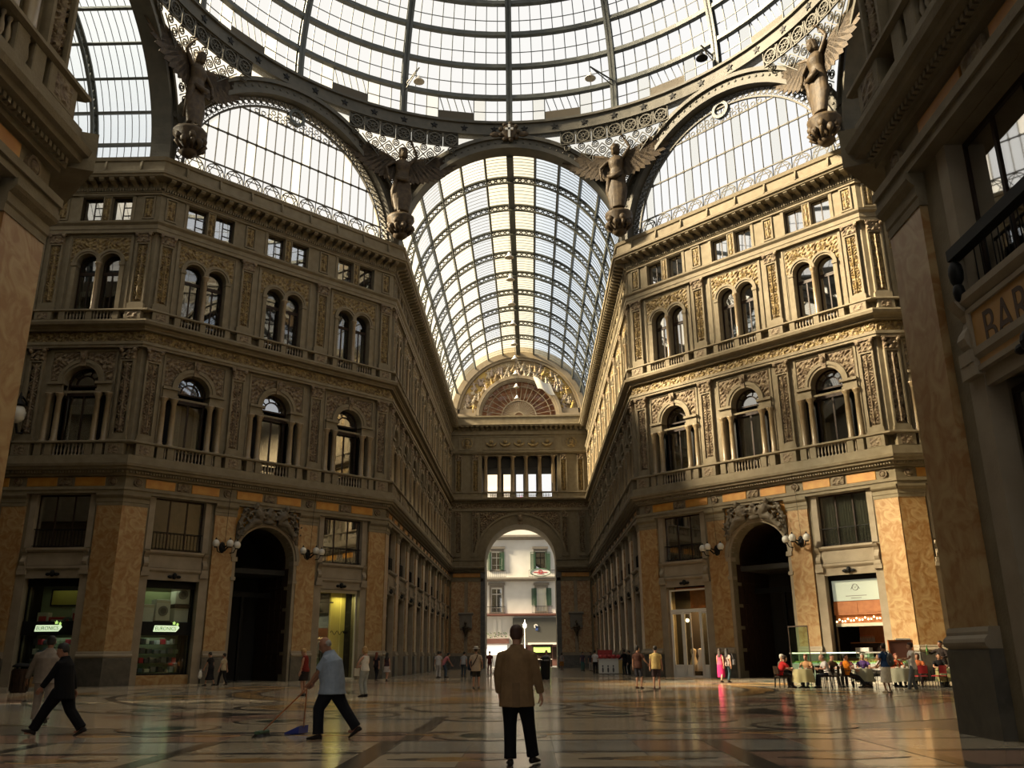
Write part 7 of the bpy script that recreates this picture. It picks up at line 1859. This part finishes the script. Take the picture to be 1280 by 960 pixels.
part(None, 'board', lambda b: b.box(-.5, .5, 0, .05, 1.15, 1.85), 'rust', r); part(None, 'frame', lambda b: b.frame(-.54, .54, 1.1, 1.9, -.02, .05, .05), 'wood', r); part(None, 'post', lambda b: (b.beam((-.4, .03, 0), (-.4, .03, 1.15), .04), b.beam((.4, .03, 0), (.4, .03, 1.15), .04), b.box(-.5, -.3, -.2, .25, 0, .04), b.box(.3, .5, -.2, .25, 0, .04)), 'black', r)
part(None, 'paper', lambda b: b.box(-.2, .45, -.02, 0, 1.86, 1.96), 'white', r)
# ------------------------------------------------------------------ people
def seat(**kw):
    d = dict(pel=(0, -.04, .55), fl=(-.12, .40, .075), fr=(.12, .42, .075), lean=8, hl=(-.17, .38, .78), hr=(.17, .38, .78), elb={-1: (-.6, -.3, -.6), 1: (.6, -.3, -.6)})
    d.update(kw); return d
R_ = rad
# the standing man in the tan jacket
man = person('person in a tan jacket and black trousers standing with the back turned, largest figure', (1.02, -26.5), R_(-2),
    dict(pel=(-.03, 0, .92), fl=(-.12, -.03, .075), fr=(.17, .16, .075), hl=(-.27, .12, .88), hr=(.30, .06, .80), head=(4, -8), footyaw=(8, -22), curl=.6, elb={-1: (-1, -.7, 0), 1: (.6, -1, 0)}),
    H=1.73, hair=('auburn', 'short'), top=dict(c=(.195, .122, .062), sleeve='long', hem=-.20, flare=.03, box=1.08, g=.028, collar=True, name='jacket'),
    bottom=dict(c=(.007, .007, .008), w=1.22), vox=.011, wide=1.05)
k = man['k']
part(None, 'vent_flap', lambda b: b.grid(lambda u, v: tuple(man['ring'](-.2 + .3 * v, 0, .165 + .02 * (1 - v), -.012)[0] - man['ring'](-.2 + .3 * v, 0, .168 + .03 * (1 - v), -.012)[2] + V((.10 * (u - .5), 0, 0))), 3, 6), cloth((.15, .095, .05)), man['root'])
# the sweeper
sw = person('person in a light blue shirt and dark trousers pushing a broom', (-2.42, -22.5), R_(92),
    dict(pel=(0, -.10, .885), fl=(-.1, .08, .075), fr=(.1, -.56, .15), lean=13, hl=(-.06, .36, .80), hr=(.14, .30, .86), head=(20, 8), toe={1: 32}, curl=1.25, palm={-1: (.3, .6, -.6), 1: (-.5, .5, -.3)}, elb={-1: (-.4, -1, .1), 1: (.4, -1, .1)}),
    H=1.74, skin='skin_dk', hair=('grey', 'bald'), top=dict(c=(.25, .30, .38), sleeve='half', hem=-.15, flare=.05, box=1.3, g=.03, collar=True), bottom=dict(c=(.010, .011, .015), w=1.4), vox=.011, wide=1.2)
def world(info, p):
    return info['root'].matrix_basis @ (V(p) * info['k'])
hl_, hr_ = world(sw, (-.06, .40, .76)), world(sw, (.14, .36, .82))
def broom():
    head = V((-3.62, -22.05, 0))
    r = empty('broom', head, R_(80), label='long wooden broom with a green-black head in the hands of the sweeper', category='broom')
    inv = MX.Rotation(-R_(80), 4, 'Z')
    def L(p): return inv @ (V(p) - head)
    top = L(hr_ + (hr_ - (head + V((.1, 0, .1)))) * .12)
    part(None, 'handle', lambda b: b.tube([(0, 0, .09), top], .014, 8), 'wood', r, smooth=True)
    part(None, 'head_block', lambda b: b.bevbox(-.2, .2, -.05, .05, .06, .11, .015), 'shutter', r)
    part(None, 'bristles', lambda b: [b.tube([(x, y, .07), (x * 1.25, y * 1.9, .0)], .006, 3) for x in [q * .025 - .19 for q in range(16)] for y in (-.035, -.01, .015, .04)], 'goods_dk', r, kind='stuff')
broom()
def dustpan():
    base = V((-3.02, -21.5, 0))
    r = empty('dustpan', base, R_(70), label='blue dustpan with a long upright handle beside the sweeper', category='dustpan')
    inv = MX.Rotation(-R_(70), 4, 'Z')
    top = inv @ (hr_ + V((-.02, .06, -.02)) - base)
    part(None, 'pan', lambda b: b.add([(-.16, .3, .005), (.16, .3, .005), (.15, 0, .02), (-.15, 0, .02), (-.15, 0, .15), (.15, 0, .15), (.16, .3, .03), (-.16, .3, .03), (-.14, .02, .03), (.14, .02, .03)], [(0, 1, 2, 3), (3, 2, 5, 4), (0, 3, 4, 7), (1, 6, 5, 2), (7, 8, 9, 6), (8, 4, 5, 9)]), mat('blue_plastic', (0.015, 0.03, 0.22), .5, k=1), r)
    part(None, 'handle', lambda b: b.tube([(0, .0, .13), top], .012, 8), 'wood', r, smooth=True)
dustpan()
person('person in a black suit striding past the shaded shop windows', (-7.55, -21.6), R_(94),
    dict(pel=(0, -.02, .86), fl=(-.1, .42, .09), fr=(.1, -.42, .12), lean=9, hl=(-.2, .34, .82), hr=(.26, -.12, .80), head=(14, 5), toe={-1: -18, 1: 25}, elb={-1: (-.4, -1, 0), 1: (.5, -1, 0)}),
    H=1.7, skin='skin_dk', hair=('black', 'short'), top=dict(c=(.005, .005, .006), sleeve='long', hem=-.2, flare=.04, box=1.12, g=.03, collar=True, name='jacket'), bottom=dict(c=(.005, .005, .006), w=1.4), vox=.012, wide=1.04)
wm = person('person in a pale checked shirt and grey trousers behind the black suit', (-9.6, -18.4), R_(25),
    dict(pel=(0, 0, .91), fl=(-.12, .14, .075), fr=(.1, -.14, .09), hl=(-.36, .12, .86), hr=(.32, .25, .92), head=(10, 0), elb={-1: (-1, -.5, 0), 1: (1, -.6, 0)}),
    H=1.86, skin='skin_dk', hair=('black', 'short'), top=dict(c=(.26, .22, .19), sleeve='long', hem=-.12, flare=.04, box=1.2, g=.03, collar=True), bottom=dict(c=(.36, .32, .30), w=1.15), vox=.013, wide=1.08)
h_ = world(wm, (.32, .3, .9))
r = empty('pink_parcel', h_ - V((0, 0, .08)), R_(25)); tagp(r, 'pink and white parcel held by the person in the pale checked shirt', 'parcel')
part(None, 'wrap', lambda b: b.bevbox(-.14, .14, -.04, .06, -.06, .1, .01), mat('pale_pink', (.6, .25, .27), .7, k=1), r); part(None, 'label', lambda b: b.box(-.1, .1, -.045, -.04, .0, .08), 'white', r)

def quick(label, pos, rz, top, bottom, hair, H=1.7, pose=None, **kw):
    kw.setdefault('vox', .019)
    return person(label, pos, R_(rz), pose, H=H, hair=hair, top=top, bottom=bottom, **kw)
T_ = lambda c, **k: dict(c=c, **k)
walk = dict(pel=(0, 0, .9), fl=(-.1, .2, .075), fr=(.1, -.22, .09), hl=(-.25, .12, .82), hr=(.25, -.1, .82))
quick('blond person in a dark red top looking down behind the sweeper', (-7.2, -4.8), 80, T_((.16, .02, .015), f=True, sleeve='none', hem=-.05), dict(kind='skirt', c=(.02, .015, .015), len=.36, w=.2), ('blond', 'short'), 1.7, dict(lean=6, head=(25, 0), hl=(-.2, .12, .86), hr=(.2, .22, .9)))
quick('red-blond person in a white sleeveless top before the yellow lit shop', (-4.8, -5.8), 62, T_((.62, .58, .52), f=True, sleeve='none', hem=-.03, low=True), dict(c=(.30, .31, .29), w=1.15), ('blond', 'bob'), 1.72, dict(head=(18, 10), hl=(-.2, .22, 1.05), hr=(.16, .27, 1.08), elb={-1: (-1, -.6, 0), 1: (1, -.6, 0)}))
bg = empty('shoulder_bag', (-5.1, -5.75, .95)); tagp(bg, 'pale shoulder bag at the side of the red-blond person', 'bag')
part(None, 'pouch', lambda b: b.bevbox(-.09, .09, -.05, .05, -.25, .02, .02), 'cream', bg); part(None, 'strap', lambda b: b.tube([(-.05, 0, 0), (.1, .0, .46), (.14, 0, .48)], .012, 5), 'goods_dk', bg)
quick('person in a black dress walking past the shaded pier by the portal', (-15.5, 8.7), 75, T_((.02, .018, .018), f=True, sleeve='short', hem=-.05), dict(kind='skirt', c=(.012, .012, .014), len=.62, w=.26), ('black', 'short'), 1.7, dict(lean=10, head=(15, 0), hl=(-.24, .3, .8), hr=(.22, .0, .8), **{k_: walk[k_] for k_ in ('pel', 'fl', 'fr')}))
quick('person in a cream top and black trousers right behind the black dress at the portal', (-14.95, 9.0), 75, T_((.42, .34, .22), f=True, hem=-.1), dict(c=(.014, .014, .016)), ('black', 'short'), 1.62, walk)
bg = empty('white_bag', (-16.0, 8.6, .35)); tagp(bg, 'long white bag hanging from the hand of the person in the black dress', 'bag')
part(None, 'bag', lambda b: b.lathe([(.05, 0), (.11, .1), (.09, .3), (.04, .42)], n=8), 'white', bg); part(None, 'handle', lambda b: b.ring(0, .42, .05, .065, -.01, .01, 0, pi, 8), 'white', bg)
quick('person in dark clothes with reddish hair walking by the shaded arm corner', (-8.15, 16.3), -20, T_((.018, .014, .02), f=True, hem=-.1), dict(c=(.014, .014, .018)), ('red', 'long'), 1.66, walk)
quick('person in a white skirt with long black hair walking by the shaded arm corner', (-7.5, 16.2), -15, T_((.05, .025, .03), f=True, hem=-.03, sleeve='none'), dict(kind='skirt', c=(.48, .44, .42), len=.38, w=.21), ('black', 'long'), 1.62, walk)
# cluster near the end of the shaded arm wall
quick('person in a grey shirt and white trousers leaning toward the pink shirt', (-5.15, 23.5), -50, T_((.16, .16, .17), hem=-.12), dict(c=(.42, .40, .38)), ('black', 'short'), 1.7, dict(lean=16))
quick('person in a pink shirt and jeans bending over at the shaded arm group', (-4.6, 23.0), -70, T_((.42, .14, .15), hem=-.08), dict(c=(.06, .08, .11)), ('black', 'short'), 1.72, dict(pel=(0, -.15, .9), lean=48, hl=(-.18, .5, .8), hr=(.2, .45, .75), head=(-10, 0)))
quick('person in a white vest and light trousers standing between the striped and the pink shirt', (-5.0, 22.0), 0, T_((.45, .43, .42), hem=-.1), dict(c=(.45, .42, .40)), ('black', 'short'), 1.7)
quick('person in a grey shirt turned away at the inner side of the shaded arm group', (-3.6, 25.5), -20, T_((.30, .30, .30), hem=-.08), dict(c=(.05, .06, .07)), ('black', 'short'), 1.7, dict(lean=20))
quick('person in black standing near the far shaded end of the arm', (-2.9, 30.0), 30, T_((.014, .014, .017), sleeve='long', hem=-.12), dict(c=(.02, .025, .03)), ('black', 'short'), 1.74)
quick('person in a maroon shirt and rosy trousers beside the one in black', (-2.0, 31.0), 10, T_((.13, .03, .025), hem=-.1), dict(c=(.30, .18, .15)), ('black', 'short'), 1.74)
quick('crouching person in dark blue clothes low beside the shaded arm group', (-3.2, 27.6), -30, T_((.02, .025, .035), hem=-.06), dict(c=(.02, .025, .035)), ('black', 'short'), 1.7, dict(pel=(0, -.1, .5), lean=30, fl=(-.14, .2, .075), fr=(.14, .16, .075), hl=(-.15, .5, .5), hr=(.15, .5, .5)))
hat = quick('person in a white sun hat, beige shirt and shorts walking away down the arm', (-1.25, 1.6), -5, T_((.46, .36, .26), hem=-.18, flare=.03, box=1.1), dict(kind='shorts', c=(.05, .045, .035)), ('brown', 'short'), 1.74, dict(pel=(0, 0, .91), fl=(-.1, -.12, .075), fr=(.1, .1, .075), hl=(-.27, .08, .95), hr=(.27, .1, .95)), extra=dict(hat=(.62, .58, .5)), shoe=(.1, .09, .08))
part(None, 'bag_strap', lambda b: b.tube([hat['ring'](.5, 0, 0)[0] + V((.09, -.1, .02)), hat['ring'](.35, 0, .13)[0] + V((.03, -.16, 0)), hat['ring'](.1, 0, .13)[0] + V((-.12, -.14, 0)), hat['ring'](.0, 0, .1)[0] + V((-.2, -.02, 0))], .02, 5), cloth((.05, .03, .02)), hat['root'])
quick('person in a red top partly hidden behind the tan jacket', (-.9, 27.5), 170, T_((.40, .06, .045), hem=-.1), dict(c=(.03, .03, .04)), ('brown', 'short'), 1.72)
quick('person in dark clothes walking out toward the street, just past the tan jacket', (1.2, 44.0), 10, T_((.02, .02, .025), sleeve='long', hem=-.15), dict(c=(.02, .02, .025)), ('auburn', 'short'), 1.72, walk)
quick('person in a grey top with a black bag behind the black litter bin', (2.15, 19.6), 180, T_((.18, .17, .17), sleeve='long', hem=-.12), dict(c=(.02, .02, .025)), ('grey', 'short'), 1.7)
quick('person in a striped orange skirt near the lit street kiosk', (4.2, 52.0), 20, T_((.3, .26, .25), f=True, hem=-.05), dict(kind='skirt', c=(.28, .12, .03), len=.5, w=.22), ('brown', 'bob'), 1.66)
quick('person in teal trousers at the far sunlit end of the arm', (5.9, 46.0), -150, T_((.10, .08, .12), hem=-.1), dict(c=(.05, .14, .14)), ('black', 'short'), 1.7, dict(lean=12))
quick('person in pale trousers leaning at the far sunlit end of the arm', (6.6, 44.5), 160, T_((.05, .05, .06), hem=-.1), dict(c=(.36, .32, .27)), ('black', 'long'), 1.66, dict(lean=18))
quick('person in a white shirt and black trousers standing by the vendor stall', (6.05, 31.2), -20, T_((.55, .53, .52), hem=-.03), dict(c=(.012, .012, .015)), ('black', 'short'), 1.74)
quick('person in a black jacket browsing at the vendor stall end', (8.0, 28.3), 30, T_((.012, .012, .014), sleeve='long', hem=-.14), dict(c=(.02, .03, .035)), ('black', 'short'), 1.76, dict(hl=(-.3, .3, 1.1), hr=(.3, .15, .9)))
quick('person in dark clothes beside the vendor stall, nearer the arm wall', (8.2, 27.0), 60, T_((.02, .02, .022), sleeve='long', hem=-.14), dict(c=(.02, .035, .035)), ('black', 'short'), 1.68)
short_ = dict(hl=(-.28, .05, .86), hr=(.33, .25, 1.0))
quick('person in a dark brown shirt and dark knee shorts with one arm out', (5.7, .2), -35, T_((.065, .028, .02), hem=-.1), dict(kind='shorts', c=(.04, .04, .05), frac=1.0), ('black', 'short'), 1.74, short_, shoe=(.06, .03, .025))
quick('person in a yellow shirt and brown knee shorts seen from behind', (6.42, 0), -5, T_((.52, .38, .15), hem=-.12, box=1.1, flare=.02), dict(kind='shorts', c=(.06, .04, .045), frac=.98), ('black', 'short'), 1.72, shoe=(.1, .04, .03))
quick('person in a pink top and bright pink skirt walking by the sunlit portal pier', (10.8, 8.1), -40, T_((.46, .07, .13), f=True, hem=-.03, sleeve='none'), dict(kind='skirt', c=(.55, .025, .13), len=.66, w=.17), ('brown', 'long'), 1.66, walk)
quick('person in a grey top and jeans with a black shoulder bag beside the pink skirt', (11.15, 8.05), -40, T_((.36, .30, .28), f=True, hem=-.08), dict(c=(.03, .06, .075)), ('black', 'long'), 1.66, walk)
bg = empty('black_shoulder_bag', (11.42, 7.85, .98)); tagp(bg, 'black bag on the shoulder of the person in jeans by the portal', 'bag')
part(None, 'pouch', lambda b: b.bevbox(-.06, .06, -.13, .13, -.14, .12, .03), 'goods_dk', bg); part(None, 'strap', lambda b: b.tube([(0, -.1, .1), (-.1, -.02, .46), (0, .1, .1)], .012, 5), 'goods_dk', bg)
quick('dark dressed person in the open doorway of the white glass door', (12.55, 18.0), 160, T_((.012, .012, .013), sleeve='long', hem=-.14), dict(c=(.012, .012, .013)), ('black', 'long'), 1.72)
quick('person in a dark suit standing inside the yellow lit shop', (-11.75, 19.1), 200, T_((.012, .013, .016), sleeve='long', hem=-.16), dict(c=(.014, .016, .02)), ('grey', 'short'), 1.78)
# the café
blue = quick('person in a blue shirt and white shorts standing with a backpack', (13.88, -5.5), 25, T_((.035, .085, .22), hem=-.02), dict(kind='skirt', c=(.85, .80, .68), len=.56, w=.19), ('brown', 'short'), 1.68, dict(hr=(.3, .12, .8), hl=(-.22, .2, .95)), shoe=(.5, .42, .3))  # white of the shorts lifted in place of missing sunlight
part(None, 'legs_gap', lambda b: b.box(0, 0, 0, 0, 0, 0), 'goods_dk', blue['root']) if False else None
bp = empty('backpack', (13.98, -5.71, 1.02), R_(25)); tagp(bp, 'dark backpack worn over the blue shirt', 'backpack')
part(None, 'pack', lambda b: b.ball((0, -.03, .1), .15, .09, .23, 12, 8), 'goods_dk', bp, smooth=True); part(None, 'pocket', lambda b: b.ball((0, -.1, .0), .1, .05, .1, 10, 6), 'goods_dk', bp, smooth=True)
for s_ in (-1, 1): part(None, 'strap', lambda b: b.tube([(s_ * .1, .02, .28), (s_ * .12, .14, .4), (s_ * .12, .3, .25)], .018, 5), 'goods_dk', bp)
quick('person in a white shirt and grey jeans standing in profile by the café tables', (15.05, -5.0), 72, T_((.85, .82, .78), hem=-.12), dict(c=(.17, .19, .21), w=1.08), ('auburn', 'short'), 1.72, dict(pel=(0, 0, .91), fl=(-.11, .22, .075), fr=(.1, -.06, .075), hl=(-.15, .28, 1.16), hr=(.15, .3, 1.1), elb={-1: (-1, -.6, -.2), 1: (1, -.6, -.2)}), shoe=(.55, .52, .44))  # shirt whitened to stand in for sun that misses this spot
SEATS = [
 ((11.55, -.3), -75, (.42, .02, .02), (.03, .025, .025), ('brown', 'short'), 'person in a red shirt leaning over the outermost café table', seat(lean=32, hl=(-.15, .5, .76), hr=(.15, .5, .76)), False),
 ((11.85, .75), -130, (.10, .08, .06), (.02, .02, .02), ('white', 'short'), 'white-haired person in a brown top at the outermost café table', seat(lean=14), False),
 ((12.95, .7), 140, (.36, .20, .10), (.03, .03, .035), ('red', 'short'), 'person in an ochre shirt facing the white-haired one across the table', seat(lean=14), False),
 ((13.35, -.55), 90, (.55, .52, .52), (.012, .013, .02), ('grey', 'bald'), 'bald person in a white shirt at the outermost café table', seat(lean=22, head=(5, 0)), False),
 ((13.95, .6), -150, (.10, .06, .035), (.03, .025, .02), ('brown', 'short'), 'person in a brown shirt on the chair beside the orange top', seat(lean=12), False),
 ((14.25, -.55), -95, (.62, .19, .015), (.012, .013, .018), ('black', 'short'), 'person in an orange top with legs stretched out at the café', seat(lean=-6, fl=(-.1, .72, .16), fr=(.1, .62, .09), hl=(-.15, .35, .7), hr=(.2, .3, .72)), False),
 ((14.65, .8), 170, (.16, .04, .05), (.03, .02, .03), ('auburn', 'bob'), 'person in a wine-red top behind the grey-green cloth', seat(), False),
 ((15.35, .75), 160, (.10, .05, .20), (.03, .03, .04), ('grey', 'short'), 'person in a purple top behind the grey-green cloth', seat(), False),
 ((15.65, -.3), 80, (.50, .45, .42), (.28, .26, .24), ('brown', 'short'), 'person in a pale shirt leaning back with crossed legs beside the blue shirt', seat(lean=4, fl=(-.1, .6, .35), fr=(.12, .42, .075)), False),
 ((17.0, 1.35), 180, (.35, .07, .03), (.02, .02, .02), ('red', 'bob'), 'red-haired person in a red top in the back row of the café', seat(), True),
 ((17.55, .45), 150, (.42, .12, .04), (.03, .02, .02), ('auburn', 'bob'), 'person in an orange-red top beside the checked cloth', seat(lean=12), True),
 ((18.35, .25), 170, (.015, .014, .016), (.02, .02, .02), ('black', 'long'), 'person in black with long hair beside the checked cloth', seat(lean=8), True),
 ((16.35, .35), 190, (.45, .08, .03), (.03, .03, .03), ('brown', 'short'), 'person in a scarlet shirt half hidden between the two standing people', seat(), True),
]
for (x, y), rz, c, c2, hair, lab, pose, red in SEATS:
    quick(lab, (x, y), rz, T_(c, hem=-.04), dict(c=c2), hair, 1.7, pose)
    chair(x, y, R_(rz), 'café chair under the ' + ' '.join(lab.split()[:9]), red)
for i, (x, y, rz) in enumerate(((13.55, .55, 200), (13.6, -.55, 60), (17.0, -1.0, 0), (17.75, -.95, 20), (18.35, -.1, 120))):
    chair(x, y, R_(rz), 'empty dark café chair, %s' % ('behind the bald person', 'in front of the brown shirt', 'before the white shirt and grey jeans', 'before the checked cloth', 'at the near pier end of the café')[i] if i < 2 or i == 4 else 'empty red café chair %s' % ('before the person in grey jeans', 'before the checked cloth')[i - 2], i in (2, 3))
wa = quick('waiter in dark clothes raising a green bottle beside the near sunlit pier', (18.75, .8), 120, T_((.03, .022, .02), sleeve='long', hem=-.1), dict(c=(.012, .012, .014)), ('black', 'short'), 1.84, dict(hr=(.3, .42, 1.3), hl=(-.25, .3, 1.1)), skin='skin_dk')
h_ = world(wa, (.3, .46, 1.3))
r = empty('green_bottle', h_); tagp(r, 'green bottle held up by the waiter', 'bottle')
part(None, 'bottle', lambda b: b.lathe([(.045, -.1), (.045, .12), (.016, .22), (.016, .3)], n=10), mat('green_glass', (.06, .22, .05), .3, k=1), r, smooth=True); part(None, 'cap', lambda b: b.lathe([(.018, .3), (.018, .33)], n=8), 'white', r)
finish_figures()
